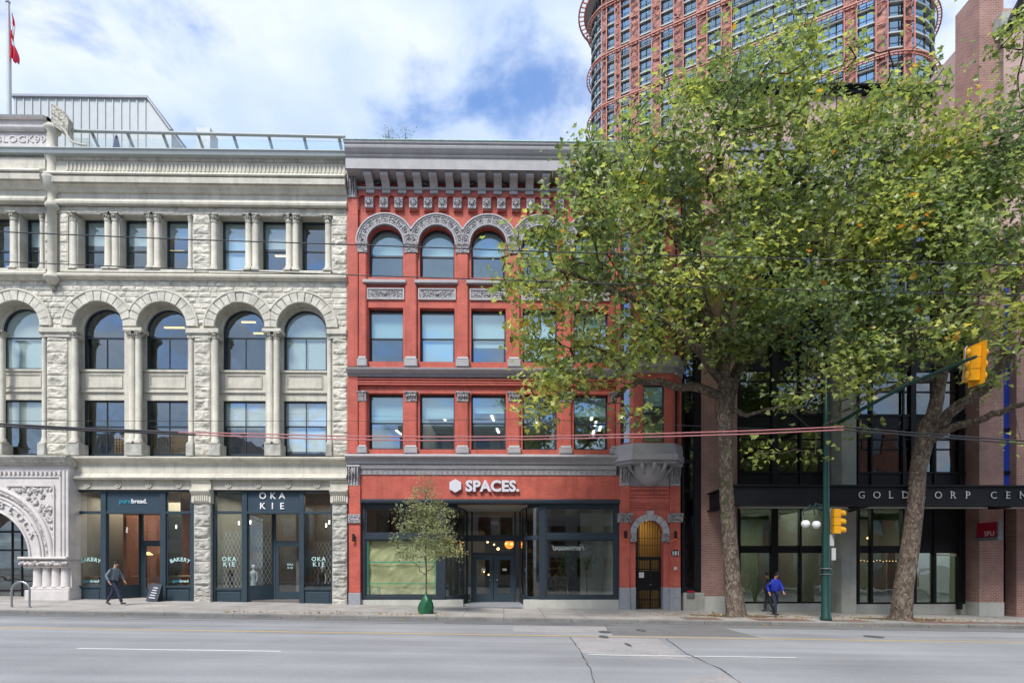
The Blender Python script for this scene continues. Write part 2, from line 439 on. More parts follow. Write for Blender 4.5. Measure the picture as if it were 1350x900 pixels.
surf('umbrella_navy', (.015,.015,.07), .8, .1)
surf('terracotta', (.50,.14,.05), .7, .1)
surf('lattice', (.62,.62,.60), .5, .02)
surf('tv_red', (.5,.05,.03), .5, .3, 5)
emit('lamp_warm', (1,.62,.28), 2.2)
emit('lamp_yellow', (1,.66,.18), 2.0)
emit('lamp_white', (1,.95,.86), 2.5)
emit('lamp_orange', (1,.25,.03), 1.2)
surf('wall_ochre', (.55,.40,.17), .8, .06, 1)
# ================================================================== ground line under the facades
def zf(x):   # pavement level along the facades
    xa, xb = PX(95), PX(1290); za, zb = PZ(789.5, 95), PZ(811.5, 1290)
    return za + (zb-za)*(x-xa)/(xb-xa)
KY = 19.5
def zk(x):   # kerb top
    xa, xb = PX(20, KY), PX(1330, KY); za, zb = PZ(804, 20, KY), PZ(823.5, 1330, KY)
    return za + (zb-za)*(x-xa)/(xb-xa)
def zside(x, y):
    t = (y-KY)/(FY-KY); return zk(x)*(1-t)+zf(x)*t
def zroad(x, y):
    return zk(x)-.13 + .014*(KY-max(y, 10)) - .014*(10-min(y,10))
def fb(b, u0, u1, v0, v1, y0, y1, uref=230, bev=0):
    """box given by photo measurements on its front plane y0"""
    um = (u0+u1)/2
    a = (PX(u0,y0), PX(u1,y0), y0, y1, PZ(v1,um,y0), PZ(v0,um,y0))
    return b.bbox(*a, bev) if bev else b.box(*a)
# ------------------------------------------------------------------ windows
def window(parent, x0, x1, z0, z1, y, zr=None, arch=False, mull=False, blind=None, gm='glass_stone', fm='charcoal', fw=.06, depth=.09, blindmat='blind', lower=None):
    """double-hung window: frame mesh > pane, blind"""
    cx = (x0+x1)/2; hw = (x1-x0)/2
    b = MB(); zt = z1-hw if arch else z1
    b.box(x0, x0+fw, y, y+depth, z0, zt); b.box(x1-fw, x1, y, y+depth, z0, zt)
    b.box(x0+fw, x1-fw, y, y+depth, z0, z0+fw)
    if arch: b.arch(cx, zt, hw-fw, hw, y, y+depth, n=22)
    else: b.box(x0+fw, x1-fw, y, y+depth, zt-fw, zt)
    if zr is None: zr = (z0+z1)/2
    b.box(x0+fw, x1-fw, y+.015, y+depth-.01, zr-.03, zr+.03)
    i = .028                                             # inner sash edge
    b.box(x0+fw, x0+fw+i, y+.03, y+depth-.012, z0+fw, zr-.03); b.box(x1-fw-i, x1-fw, y+.03, y+depth-.012, z0+fw, zr-.03)
    b.box(x0+fw+i, x1-fw-i, y+.03, y+depth-.012, z0+fw, z0+fw+.05)
    if mull:
        b.box(cx-.014, cx+.014, y+.025, y+depth-.02, z0+fw+.05, zr-.03)
        if mull == 2: b.box(cx-.014, cx+.014, y+.025, y+depth-.02, zr+.03, zt-fw)
    w = b.build('window', fm, parent)
    g = MB(); yg = y+.055
    if arch:
        pts = [(x0+fw/2, z0+fw/2), (x1-fw/2, z0+fw/2)] + [(cx+(hw-fw/2)*math.cos(math.pi*k/22), zt+(hw-fw/2)*math.sin(math.pi*k/22)) for k in range(23)]
        g.yprism(pts, yg, yg+.006)
    else: g.box(x0+fw/2, x1-fw/2, yg, yg+.006, z0+fw/2, z1-fw/2)
    g.build('pane', gm, w)
    if blind:
        zb = z1-(z1-z0)*blind; bl = MB()
        yb = y+.13
        bl.box(x0+.03, x1-.03, yb, yb+.006, zb, z1); bl.box(x0+.03, x1-.03, yb-.008, yb+.014, zb-.03, zb)
        bl.build('blind', blindmat, w)
    return w
def column(parent, cx, z0, z1, r, y=FY+.02, cap=.28, base=.16, mat='stone_smooth', capmat='stone_carved'):
    b = MB()
    b.lathe([(r*1.35,z0),(r*1.35,z0+base*.3),(r*1.28,z0+base*.35),(r*1.3,z0+base*.6),(r*1.08,z0+base*.75),(r*1.1,z0+base*.9),(r,z0+base),(r*.97,z1-cap)], cx, y, 14)
    b.box(cx-r*1.4, cx+r*1.4, y-r*1.4, y+r*1.2, z0-.06, z0)
    c = b.build('column', mat, parent)
    k = MB()
    k.lathe([(r*1.1,z1-cap),(r*1.15,z1-cap+.02),(r*1.05,z1-cap+.04),(r*1.2,z1-cap*.6),(r*1.35,z1-cap*.35),(r*1.3,z1-cap*.3),(r*1.6,z1-cap*.15)], cx, y, 14)
    for a in range(6):
        th = -math.pi*(a+.5)/6
        k.sphere((cx+r*1.3*math.cos(th), y+r*1.3*math.sin(th), z1-cap*.4), r*.3, 6, 4, sz=1.5)
    k.box(cx-r*1.6, cx+r*1.6, y-r*1.6, y+r*1.3, z1-cap*.15, z1)
    k.build('capital', capmat, c)
    return c
# ================================================================== the cream stone building
xs0, xs1 = PX(-70), PX(457.5)
zp = lambda v, u=230: PZ(v, u)
W = thing('stone_building', 'cream rock-faced stone building with arched windows above two dark blue shopfronts', 'building', (PX(230), FY, zf(PX(230))))
YW = FY+.03
openA = [21, 130, 214, 316.7, 398]; rA = PX(398+33)-PX(398)
zsA = zp(431); zbA = zp(601)
open3 = [(-22,12),(25,58),(102,137),(157,193),(212,248),(287,323),(341,377.5),(393.5,429)]
rects = [(PX(u)-rA, PX(u)+rA, zbA, zsA+rA) for u in openA] + [(PX(a),PX(b),zp(360),zp(283)) for a,b in open3]
b = MB()
b.wall(xs0, xs1, zp(632), zp(198), YW, YW+.55, rects)
for u in openA: b.arcfill(PX(u), zsA, rA, zsA+rA, PX(u)-rA, PX(u)+rA, YW, YW+.55, 24)
# sides and back of the building
b.box(xs0, xs0+.3, YW+.56, 44, -2, zp(198)); b.box(xs1-.3, xs1, YW+.56, 44, -2, zp(198)); b.box(xs0+.3, xs1-.3, 43.7, 44, -2, zp(198))
b.box(xs0+.3, xs1-.3, YW+.56, 43.7, zp(204)-.1, zp(204))
b.build('wall', 'stone_smooth', W)
interior(W, xs0+.35, xs1-.35, YW+.6, 32, [zp(800), zp(625), zp(492), zp(370), zp(262)], 'interior_wall', walls=[(PX(u), zp(625), zp(370)) for u in (72,268)])
# rock-faced masonry
inarch = lambda x, z: any((x-PX(u))**2+(z-zsA)**2 < (rA+.30)**2 and z > zsA-.05 for u in openA) or any(abs(x-PX(u)) < rA and z < zsA for u in openA)
b = MB()
rustic(b, xs0, xs1, zp(436), zp(370), FY, 9, .055, .045, (.3,.75), inarch, 3)
b.build('rock_faced_wall', 'stone', W)
for (a, c, v0, v1, n, sd) in [(62,89,436,600,11,5),(256.5,277,436,600,11,6),(438.7,457.8,436,600,11,7),
                              (254.5,277,283,360,6,9),(437,457.8,283,360,6,10),(59.5,66,283,360,6,11),(79,90,283,360,6,12)]:
    b = MB(); rustic(b, PX(a), PX(c), zp(v1), zp(v0), FY-.02, n, .075 if c-a>15 else .045, .045, (2,3), None, sd)
    b.build('rock_faced_pier', 'stone', W)
b = MB(); rustic(b, xs0, xs1, zp(283), zp(272.5), FY, 2, .03, .05, (.6,1.2), None, 15); b.build('rock_faced_band', 'stone', W)
# arches: voussoir rings with a roll moulding
hp1 = (PX(214)-PX(130))/2-.006; hp2 = (PX(398)-PX(316.7))/2-.006
LIM = [(99,99),(99,hp1),(hp1,99),(99,hp2),(hp2,99)]
for i, u in enumerate(openA):
    cx = PX(u); rng = random.Random(i)
    b = MB(); n = 13
    for k in range(n):
        a0 = math.pi*k/n+.012; a1 = math.pi*(k+1)/n-.012
        b.arch(cx, zsA, rA+.0, rA+.40, FY-.07-rng.uniform(0,.04), YW+.1, a0, a1, 4, lim=LIM[i])
    ar = b.build('arch', 'stone', W)
    b = MB()
    lim = .0
    b.tube([(cx+(rA+.45)*math.cos(a), FY-.06, zsA+(rA+.45)*math.sin(a)) for a in [math.pi*k/48 for k in range(49)] if -LIM[i][0]-.02 < (rA+.45)*math.cos(a) < LIM[i][1]+.02], .06, 8)
    b.tube([(cx+(rA+.02)*math.cos(a), FY-.03, zsA+(rA+.02)*math.sin(a)) for a in [math.pi*k/28 for k in range(29)]], .045, 8)
    b.build('moulding', 'stone_smooth', ar)
# infill behind the arches: spandrel, window surrounds, windows
YI = FY+.40; YG = FY+.45
rw = rA-.13
bl2 = [.0,.0,.0,.55,.0]; blA = [.0,.0,.0,.95,.9]
for i, u in enumerate(openA):
    cx = PX(u); zt = zsA+rw
    v480, v508, v520 = zp(484), zp(513), zp(524)
    b = MB()
    xa, xb = cx-rA-.02, cx+rA+.02
    b.box(xa, cx-rw, YI, YI+.25, zbA-.05, zsA); b.box(cx+rw, xb, YI, YI+.25, zbA-.05, zsA)
    b.arch(cx, zsA, rw, rA+.02, YI, YI+.25, n=24)
    b.box(cx-rw, cx+rw, YI, YI+.25, v520, v480)
    s = b.build('window_surround', 'stone_smooth', W)
    p = MB(); zA, zB = v508, v480
    p.box(cx-rA+.05, cx+rA-.05, YI-.10, YI-.002, zB-.08, zB); p.box(cx-rA+.05, cx+rA-.05, YI-.08, YI-.002, zA-.03, zA+.04)
    p.box(cx-rA+.08, cx+rA-.08, YI-.03, YI-.001, zA+.04, zB-.08)
    e = .17
    for q in (0,.05):
        x0_, x1_, za_, zb_ = cx-rw+e+q, cx+rw-e-q, zA+.16+q, zB-.2-q
        p.box(x0_, x1_, YI-.07+q/2, YI-.031, zb_-.03, zb_); p.box(x0_, x1_, YI-.07+q/2, YI-.031, za_, za_+.03)
        p.box(x0_, x0_+.03, YI-.07+q/2, YI-.031, za_+.03, zb_-.03); p.box(x1_-.03, x1_, YI-.07+q/2, YI-.031, za_+.03, zb_-.03)
    p.build('panel', 'stone_smooth', s)
    window(W, cx-rw, cx+rw, v480, zt, YG+.03, zr=PZ(445,u,YG), arch=True, mull=1 if i else 0, blind=[.95,.0,.0,.0,.98][i], blindmat='blind')
    window(W, cx-rw, cx+rw, PZ(600.5,u,YG), v520, YG+.03, zr=PZ(562,u,YG), mull=2 if i else 0, blind=[.45,0,0,.5,.9][i], blindmat='blind_white')
# capitals / impost band over piers, and the engaged columns
b = MB()
for (a, c) in [(54,104),(247,290),(432,458)]:
    b.bbox(PX(a), PX(c), FY-.16, FY+.3, zp(441), zp(434), .03); b.bbox(PX(a)+.02, PX(c)-.02, FY-.08, FY+.3, zp(446), zp(441), .02)
for u in (178, 360): b.bbox(PX(u-12.5), PX(u+12.5), FY-.2, FY+.3, zp(439), zp(434), .03)
b.build('impost', 'stone_smooth', W)
zc1 = zp(439.2); zc0 = zp(583)
for u in (58, 98.5, 174, 182.5, 252, 284, 356.3, 364.5, 434.5, 2):
    column(W, PX(u), zc0, zc1, .13 if u not in (58,252,434.5) else .09, FY+.02, .26, .2)
b = MB()
for (a, c) in [(-6,6),(52,62),(89.2,107),(167,189.5),(247,256.4),(277.2,292),(350,371.5),(430.5,438.6)]:
    b.bbox(PX(a), PX(c), FY-.14, FY+.42, zp(601), zp(585), .02)
b.build('pedestal', 'stone_weathered', W)
# third row
for j, (a, c) in enumerate(open3):
    x0, x1 = PX(a), PX(c)
    window(W, x0+.01, x1+.0, PZ(358.5,(a+c)/2,YG), zp(283), YG, zr=PZ(331,(a+c)/2,YG), blind=[.0,.48,.45,.45,.3,.93,.5,.0][j], blindmat='blind')
for u in (18.5, 97, 142, 152, 198, 207.5, 250.5, 282.5, 327.5, 337, 380.8, 390, 432.5, 55):
    column(W, PX(u), zp(355), zp(283.5), .13 if u not in (250.5, 55) else .08, FY+.02, .34, .16)
b = MB()
for (a, c) in [(-10,63),(88,258),(277.5,437)]: b.xprof([(FY+.3,zp(361)),(FY-.12,zp(361)),(FY-.12,zp(358)),(FY-.05,zp(356)),(FY+.3,zp(356))], PX(a), PX(c))
b.build('plinth_course', 'stone_smooth', W)
# string course under row three and at first floor
def prof(pts, x0, x1, b, yb=FY+.25, u=230, sh=0):
    q = [(FY-p-sh, PZ(v,u,FY-p)) for v,p in pts]; b.xprof([(yb, q[0][1])] + q + [(yb, q[-1][1])], x0, x1)
b = MB()
prof([(370,.02),(368,.10),(366,.14),(364.5,.22),(362,.24),(360.6,.10)], xs0, xs1+.02, b)
b.build('string_course', 'stone_smooth', W)
b = MB()
prof([(632,.0),(631.5,.22),(629,.26),(627.5,.16),(625,.12),(624,.06),(612,.05),(610,.08),(607,.2),(604.5,.3),(602.5,.32),(601.5,.1)], PX(80), xs1+.02, b)
b.build('shop_cornice', 'stone_smooth', W)
# top cornices
b = MB()
top = [(272.5,.02),(271.5,.12),(269,.2),(266,.22),(264,.16),(263,.05),(256,.05),(254.5,.12),(252,.18),(248,.22),(244,.34),(241.5,.36),(240.8,.44),(234,.46),(233.4,.40),(231.5,.40),(231,.47),(229,.5),(227.5,.42),(227,.16),(213,.16)]
prof(top, xs0, xs1+.03, b)
b.build('cornice', 'stone_smooth', W)
b = MB(); prof([(213,.17),(212,.22),(206,.26),(204,.34),(203.5,.42)], xs0, xs1+.03, b); b.build('cornice_band', 'stone_weathered', W)
b = MB(); prof([(203.4,.44),(198,.48),(196.2,.52),(195.3,.50)], xs0, xs1+.05, b, yb=FY+.6); b.build('coping', 'rail_metal', W)
b = MB(); x = PX(92)
while x < xs1-.1:
    b.bbox(x, x+.085, FY-.20, FY-.155, PZ(226,230,FY-.2), PZ(215.5,230,FY-.2), .01); x += .172
b.build('frieze_flutes', 'stone_smooth', W)
# centre pavilion at the left: shaft, raised parapet, finial
xp = PX(67)
b = MB()
prof([(v, p) for v,p in top], xs0-.02, xp, b, sh=.14)
prof([(372,.02),(368,.10),(366,.14),(364.5,.24),(362,.26),(360.6,.10)], xs0-.02, xp, b, sh=.1)
b.build('cornice', 'stone_smooth', W)
b = MB()
b.box(xs0, xp, FY-.22, FY+.35, zp(198,30)+.002, PZ(152,30,FY-.22))
b.xprof([(FY+.4,zp(173,30)),(FY-.3,PZ(173,30,FY-.3)),(FY-.36,PZ(170,30,FY-.36)),(FY-.4,PZ(167,30,FY-.4)),(FY+.4,zp(167,30))], xs0, xp)
b.xprof([(FY+.4,zp(157,30)),(FY-.3,PZ(157,30,FY-.3)),(FY-.38,PZ(154,30,FY-.38)),(FY-.42,PZ(151,30,FY-.42)),(FY+.4,zp(151,30))], xs0, xp)
b.build('parapet', 'pink_stone', W)
b = MB()
xc = PX(72); yc = FY-.12; r = .17
rings = [(v, p) for v, p in [(376,.02),(374,.12),(366,.24),(363,.32),(360.5,.30),(359,.19),(356,.17)]]
L_ = [(p, PZ(v,72,FY-.12-p)) for v,p in rings]
for v,p in [(273,.17),(271,.24),(266,.27),(264,.2),(262,.17),(252,.17),(248,.25),(241,.36),(232,.42),(229,.44),(227,.3),(224,.19),(212,.19),(205,.26),(198,.33),(195,.33),(193,.2),(172,.19),(166,.30),(163,.32),(161,.2)]: L_.append((p, PZ(v,72,FY-.12-p)))
b.lathe(L_, xc, yc, 18)
b.build('shaft', 'stone_smooth', W)
b = MB(); b.lathe([(.03,zp(386,72)),(.1,zp(382,72)),(.13,zp(377,72)),(.17,zp(375.5,72))], xc, FY-.08, 12); b.build('pendant', 'stone_carved', W)
b = MB()
b.yprism([(PX(u_,FY-.3),PZ(v_,78,FY-.3)) for u_,v_ in ((67.5,164),(89,178),(90,162),(89,155),(82,145),(74,139),(67.5,137))], FY-.3, FY+.0)
b.build('finial', 'stone_carved', W)
b = MB(); b.tube([(PX(u,FY-.3),FY-.3,PZ(v,90,FY-.3)) for u,v in [(80,168),(86,173),(90,181),(95,187),(103,190),(114,191.5)]], .045, 8); b.build('scroll', 'stone_smooth', W)
text('block_lettering', 'BLOCK99', 'pink_stone', W, (PX(61,FY-.22), FY-.235, PZ(188,30,FY-.22)), .30, .016, .002, 1.1, 'RIGHT', sx=1.15)
text('block_lettering', 'FLACK', 'pink_stone', W, (PX(-24,FY-.22), FY-.235, PZ(188,30,FY-.22)), .30, .03, .006, 1.1, 'RIGHT', sx=1.15)
b = MB(); rustic(b, xs0, PX(66), PZ(203,30,FY-.2), PZ(196.5,30,FY-.2), FY-.2, 1, .08, .06, (.4,.9), None, 33); b.build('rock_faced_band', 'stone_weathered', W)
# roof terrace railing and metal penthouse
yr = FY+.35; z0r = PZ(194,230,FY-.1); z1r = PZ(173,100,yr)
Rl = MB()
xr0, xr1 = PX(92,yr), PX(455,yr)
Rl.tube([(xr0, yr, PZ(172.5,92,yr)), (xr1, yr, PZ(180.5,455,yr)-.0)], .07, 8)
zt_ = lambda x: PZ(173.5,92,yr) + (PZ(181,455,yr)-PZ(173.5,92,yr))*(x-xr0)/(xr1-xr0)
k = 0; x = PX(120, yr)
while x < xr1+.1:
    Rl.tube([(x, yr, zt_(x)), (x+.02, yr+1.2, z0r-.1)], .045, 6)     # raking struts back into the roof
    Rl.tube([(x+.07, yr, zt_(x)), (x+.09, yr+1.2, z0r-.1)], .03, 6)
    x += 1.55
rail = Rl.build('terrace_rail', 'rail_metal', W)
g = MB(); g.box(xr0, xr1, yr+.1, yr+.11, z0r-.5, PZ(181,230,yr)); g.build('rail_glass', 'glass_rail', rail)
g = MB()
pass
for k in range(0): g.tube([(xr0+.05+k*1.55, yr+.02, z0r-.1),(xr0+.05+k*1.55, yr+.02, zt_(xr0+k*1.55))], .02, 6)
yp = FY+5.0
b = MB()
px0, px1, pz1 = PX(18,yp), PX(195,yp), PZ(130,100,yp)
pe = PX(226, yp)
b.box(px0, px1, yp, yp+5, z0r-.5, pz1)
b.add([(px1,yp,z0r-.5),(px1,yp,pz1),(px1,yp+5,z0r-.5),(px1,yp+5,pz1),(pe,yp,PZ(174,226,yp)),(pe,yp+5,PZ(174,226,yp)),(pe,yp,z0r-.5),(pe,yp+5,z0r-.5)],[(0,6,4,1),(2,3,5,7),(1,4,5,3),(6,7,5,4)])
ph = b.build('penthouse', 'white_metal', W)
b = MB(); x = px0+.1
while x < px1: b.box(x, x+.05, yp-.045, yp-.002, z0r-.5, pz1-.02); x += .42
b.build('standing_seam', 'white_metal', ph)
b = MB(); b.box(px0-.08, px1+.04, yp-.12, yp+5.1, pz1+.004, pz1+.12)
b.tube([(px1,yp-.05,pz1+.05),(pe,yp-.05,PZ(174,226,yp)+.05)], .07, 6); b.build('roof_edge', 'grey_clad', ph)
b = MB(); b.box(PX(259,yp), PX(277,yp), yp, yp+.8, z0r-.5, PZ(168,268,yp)); b.build('roof_vent', 'white_metal', W)
# ------------------------------------------------------------------ ground floor piers and band with rosettes
b = MB()
b.box(PX(92), xs1, FY+.0, YW+.55, zp(645), zp(632)-.001)
b.build('rosette_band', 'stone_smooth', W)
for u in (115.5,156,196.5,236,301.5,340.7,380,418.5):
    b = MB(); c = (PX(u), PZ(638.5,u))
    b.arch(c[0], c[1], .085, .14, FY-.05, FY+.01, 0, 2*math.pi, 16); b.arch(c[0], c[1], .0005, .055, FY-.06, FY+.01, 0, 2*math.pi, 12)
    b.build('rosette', 'stone_smooth', W)
for (a, c, sd) in [(256.5,278,21),(438.5,457.8,22)]:
    x0, x1 = PX(a), PX(c); zg = zf(x0)-.3
    b = MB(); rustic(b, x0, x1, zg, zp(663), FY-.06, [zg+(zp(663)-zg)*i/9 for i in range(10)], .09, .045, (3,4), None, sd)
    b.box(x0, x1, FY-.05, YW+.55, zg, zp(632)-.003)
    p = b.build('shop_pier', 'stone_weathered', W)
    b = MB()
    prof([(663,.1),(661.5,.14),(652,.14),(651,.2),(647,.28),(645,.28),(644.5,.12),(635,.12),(634,.2),(632.3,.24)], x0-.06, x1+.06, b)
    n = 7
    for k in range(n): b.bbox(x0+.03+(x1-x0-.06)*(k+.15)/n, x0+.03+(x1-x0-.06)*(k+.85)/n, FY-.19, FY-.1, zp(661), zp(653), .01)
    b.build('capital', 'stone_smooth', p)
# ------------------------------------------------------------------ shopfronts
YS = FY+.22
def shopfront(name, ua, ub, posts, sign, vt=645.5, angled=None, door=None, flip=False):
    """posts: list of (u0,u1) full height mullions; builds frame, panes"""
    b = MB(); zb = zf(PX((ua+ub)/2))-.25
    X = lambda u: PX(u, YS); Z = lambda v: PZ(v, (ua+ub)/2, YS)
    b.box(X(ua), X(ub), YS-.10, YS+.12, Z(648.5), Z(vt))                 # head
    for (a, c) in posts: b.bbox(X(a), X(c), YS-.07, YS+.10, zb, Z(648.5), .012)
    for (p, q) in zip(posts, posts[1:]): b.bbox(X(p[1])+.0, X(q[0]), YS-.06, YS+.10, Z(677), Z(673.5), .008)
    f = b.build('shopfront', 'shop_blue', W)
    return f, X, Z, zb
# bakery
f, X, Z, zb = shopfront('bakery', 93, 256.6, [(93,101.5),(134,141),(212,219.5),(252,256.6)], None)
b = MB()
for (a, c) in [(101.5,134),(219.5,252)]:
    b.bbox(X(a), X(c), YS-.05, YS+.06, Z(774.5), Z(771.5), .006); b.box(X(a), X(c), YS, YS+.05, zb, Z(774.5)); b.bbox(X(a)+.08, X(c)-.08, YS-.025, YS-.001, zb, Z(777), .015)
    b.box(X(a), X(a)+.05, YS, YS+.06, Z(771.5), Z(648.5)); b.box(X(c)-.05, X(c), YS, YS+.06, Z(771.5), Z(648.5))
b.build('stall_riser', 'shop_blue', f)
b = MB(); b.box(X(141), X(212), YS-.01, YS+.02, Z(674), Z(648.5)); sp_ = b.build('sign_panel', 'shop_panel', f)
text('lettering', 'pure', 'cyan_letter', f, (X(173.3), YS-.025, Z(663.0)), .20, .012, .000, 1.0, 'RIGHT')
text('lettering', 'bread.', 'letter_white', f, (X(173.6), YS-.025, Z(663.0)), .20, .012, .004, 1.0, 'LEFT')
g = MB()
for (a, c) in [(101.5,134),(219.5,252)]:
    g.box(X(a)+.05, X(c)-.05, YS+.02, YS+.026, Z(771.5), Z(677)); g.box(X(a)+.05, X(c)-.05, YS+.02, YS+.026, Z(673.5), Z(648.5))
g.build('pane', 'glass_shop', f)
for (uc) in (118.9, 236.8):
    s = 'BAKERY'; cx0 = X(uc+.5); rr = .85
    o = MB()
    for i, ch in enumerate(s):
        a = (i-2.5)*.165
        text('lettering', ch, 'mint_letter', f, (cx0+rr*math.sin(a)+.0, YS-.002, Z(739)-rr*(1-math.cos(a))), .165, .003, .006, rot=(90, math.degrees(a), 0))
    text('lettering', 'pure', 'cyan_letter', f, (X(uc+.0), YS-.002, Z(767)), .12, .003, 0, align='RIGHT')
    text('lettering', 'bread', 'mint_letter', f, (X(uc+.3), YS-.002, Z(767)), .12, .003, .004, align='LEFT')
def recess(f, X, Z, zb, ua, ux, ub, yb, door, vtop=675, mat='shop_blue', gm='glass_shop'):
    """angled display window from post ua back to ux at depth yb, then a door wall from ux to ub"""
    b = MB(); g = MB()
    A = Vector((X(ua), YS+.02, 0)); xB = PX(ux, yb); Bp = Vector((xB, yb, 0)); xe = X(ub)
    d = (Bp-A); L = d.length; d /= L; nrm = Vector((-d.y, d.x, 0))
    def plank(b, s0, s1, z0, z1, t=.06, off=0):
        p0 = A+d*s0+nrm*off; p1 = A+d*s1+nrm*off; q0 = p0+nrm*t; q1 = p1+nrm*t
        b.zprism([(p0.x,p0.y),(p1.x,p1.y),(q1.x,q1.y),(q0.x,q0.y)], z0, z1)
    plank(b, 0, .08, zb, Z(vtop)); plank(b, L-.08, L, zb, Z(vtop)); plank(b, .08, L-.08, Z(774.5), Z(771.5)); plank(b, .08, L-.08, zb, Z(774.5), .05)
    plank(g, .08, L-.08, Z(771.5), Z(vtop), .006, .02)
    ddx0 = xB+.08
    b.box(xB-.03, xB+.08, yb, yb+.08, zb, Z(vtop)); b.box(xe-.03, xe+.05, yb, yb+.08, zb, Z(vtop))
    zd = Z(door); b.box(xB+.08, xe-.03, yb, yb+.08, zd-.04, zd+.06)
    g.box(xB+.08, xe-.03, yb+.03, yb+.036, zd+.06, Z(vtop))
    b.box(X(ua), xe, YS+.13, yb+.08, Z(vtop)+.004, Z(vtop)+.1)                        # soffit of the recess
    b.box(xe+.0, xe+.05, YS+.1, yb, zb, Z(vtop))
    b.build('recess_frame', mat, f)
    # door leaf
    x0, x1 = xB+.10, xe-.05; fl = zf(x0)+.02
    k = MB(); k.box(x0, x0+.13, yb-.01, yb+.05, fl, zd-.045); k.box(x1-.13, x1, yb-.01, yb+.05, fl, zd-.045)
    k.box(x0+.13, x1-.13, yb-.01, yb+.05, zd-.2, zd-.045); k.box(x0+.13, x1-.13, yb-.01, yb+.05, fl, fl+.42)
    dr = k.build('door', mat, f)
    gg = MB(); gg.box(x0+.13, x1-.13, yb+.01, yb+.016, fl+.42, zd-.2); gg.build('pane', gm, dr)
    g.build('pane', gm, f)
    return dr, x0, x1, fl, zd
dr, x0, x1, fl, zd = recess(f, X, Z, zb, 141, 186, 213, FY+1.55, 712)
b = MB(); b.tube([(x0+.2, FY+1.48, fl+.95),(x0+.2, FY+1.44, fl+1.0),(x0+.2, FY+1.44, fl+1.45),(x0+.2, FY+1.48, fl+1.5)], .018, 6); b.build('handle', 'black_metal', dr)
# clothes shop
f2, X, Z, zb = shopfront('clothes', 278.5, 438.4, [(278.5,285),(319.5,326.5),(395,401.5),(436.8,438.4)], None)
b = MB()
for (a, c) in [(285,319.5),(401.5,436.8)]:
    b.bbox(X(a), X(c), YS-.05, YS+.06, Z(777.5), Z(774.5), .006); b.box(X(a), X(c), YS, YS+.05, zb, Z(777.5)); b.bbox(X(a)+.08, X(c)-.08, YS-.025, YS-.001, zb, Z(780), .015)
b.build('stall_riser', 'shop_blue', f2)
b = MB(); b.box(X(326.5), X(395), YS-.01, YS+.02, Z(674), Z(648.5)); b.build('sign_panel', 'shop_panel', f2)
for ch, u, v in (('O',346.8,657.2),('K',360.2,657.2),('A',372.2,657.2),('K',346.6,670.6),('I',359.6,670.6),('E',372.2,670.6)):
    text('letter', ch, 'letter_white', f2, (X(u), YS-.03, Z(v)), .29, .015, .004)
g = MB()
for (a, c) in [(285,319.5),(401.5,436.8)]: g.box(X(a), X(c), YS+.02, YS+.026, Z(774.5), Z(677)); g.box(X(a), X(c), YS+.02, YS+.026, Z(673.5), Z(648.5))
g.build('pane', 'glass_shop', f2)
for uc in (302, 420):
    text('lettering', 'OKA', 'mint_letter', f2, (X(uc), YS-.002, Z(739)), .19, .003, .004, 1.25)
    text('lettering', 'KIE', 'mint_letter', f2, (X(uc), YS-.002, Z(746)), .19, .003, .004, 1.6)
dr, x0, x1, fl, zd = recess(f2, X, Z, zb, 326.5, 361, 396, FY+1.1, 713)
b = MB(); b.box(x1-.12, x1-.07, FY+.99, FY+1.03, fl+.05, fl+2.35); b.box(x1-.11,x1-.08,FY+1.03,FY+1.09,fl+.4,fl+.45); b.box(x1-.11,x1-.08,FY+1.03,FY+1.09,fl+2.0,fl+2.05); b.build('handle', 'steel', dr)
text('lettering', 'OKA', 'mint_letter', dr, ((x0+x1)/2-.05, FY+1.10, fl+1.62), .09, .002, .002, 1.2)
text('lettering', 'KIE', 'mint_letter', dr, ((x0+x1)/2-.05, FY+1.10, fl+1.47), .09, .002, .002, 1.5)
# folding lattice screens behind the clothes shop windows
def lattice(f, p0, p1, z0, z1, w=.17, h=.36):
    b = MB(); p0 = Vector(p0); p1 = Vector(p1); d = p1-p0; L = d.length; d /= L
    n = int(L/w); 
    for i in range(-8, n+9):
        for s in (1,-1):
            # line through (i*w, z0) rising with slope s*h/w
            xa = i*w; xb = xa + s*(z1-z0)*w/h
            t0, t1 = 0., 1.
            for lo, hi in ((xa, xb),):
                if abs(xb-xa) > 1e-6:
                    ta = (0-xa)/(xb-xa); tb = (L-xa)/(xb-xa)
                    t0 = max(t0, min(ta,tb)); t1 = min(t1, max(ta,tb))
            if t1 <= t0: continue
            q0 = p0+d*(xa+(xb-xa)*t0); q1 = p0+d*(xa+(xb-xa)*t1)
            b.tube([(q0.x,q0.y,z0+(z1-z0)*t0),(q1.x,q1.y,z0+(z1-z0)*t1)], .009, 4, caps=False)
    return b.build('security_grille', 'lattice', f)
lattice(f2, (X(286), YS+.3, 0), (X(319), YS+.3, 0), Z(774), Z(699))
lattice(f2, (X(330), YS+.55, 0), (PX(362,FY+1.2), FY+1.35, 0), Z(770), Z(699))
lattice(f2, (X(402), YS+1.1, 0), (X(436), YS+1.1, 0), Z(770), Z(712))
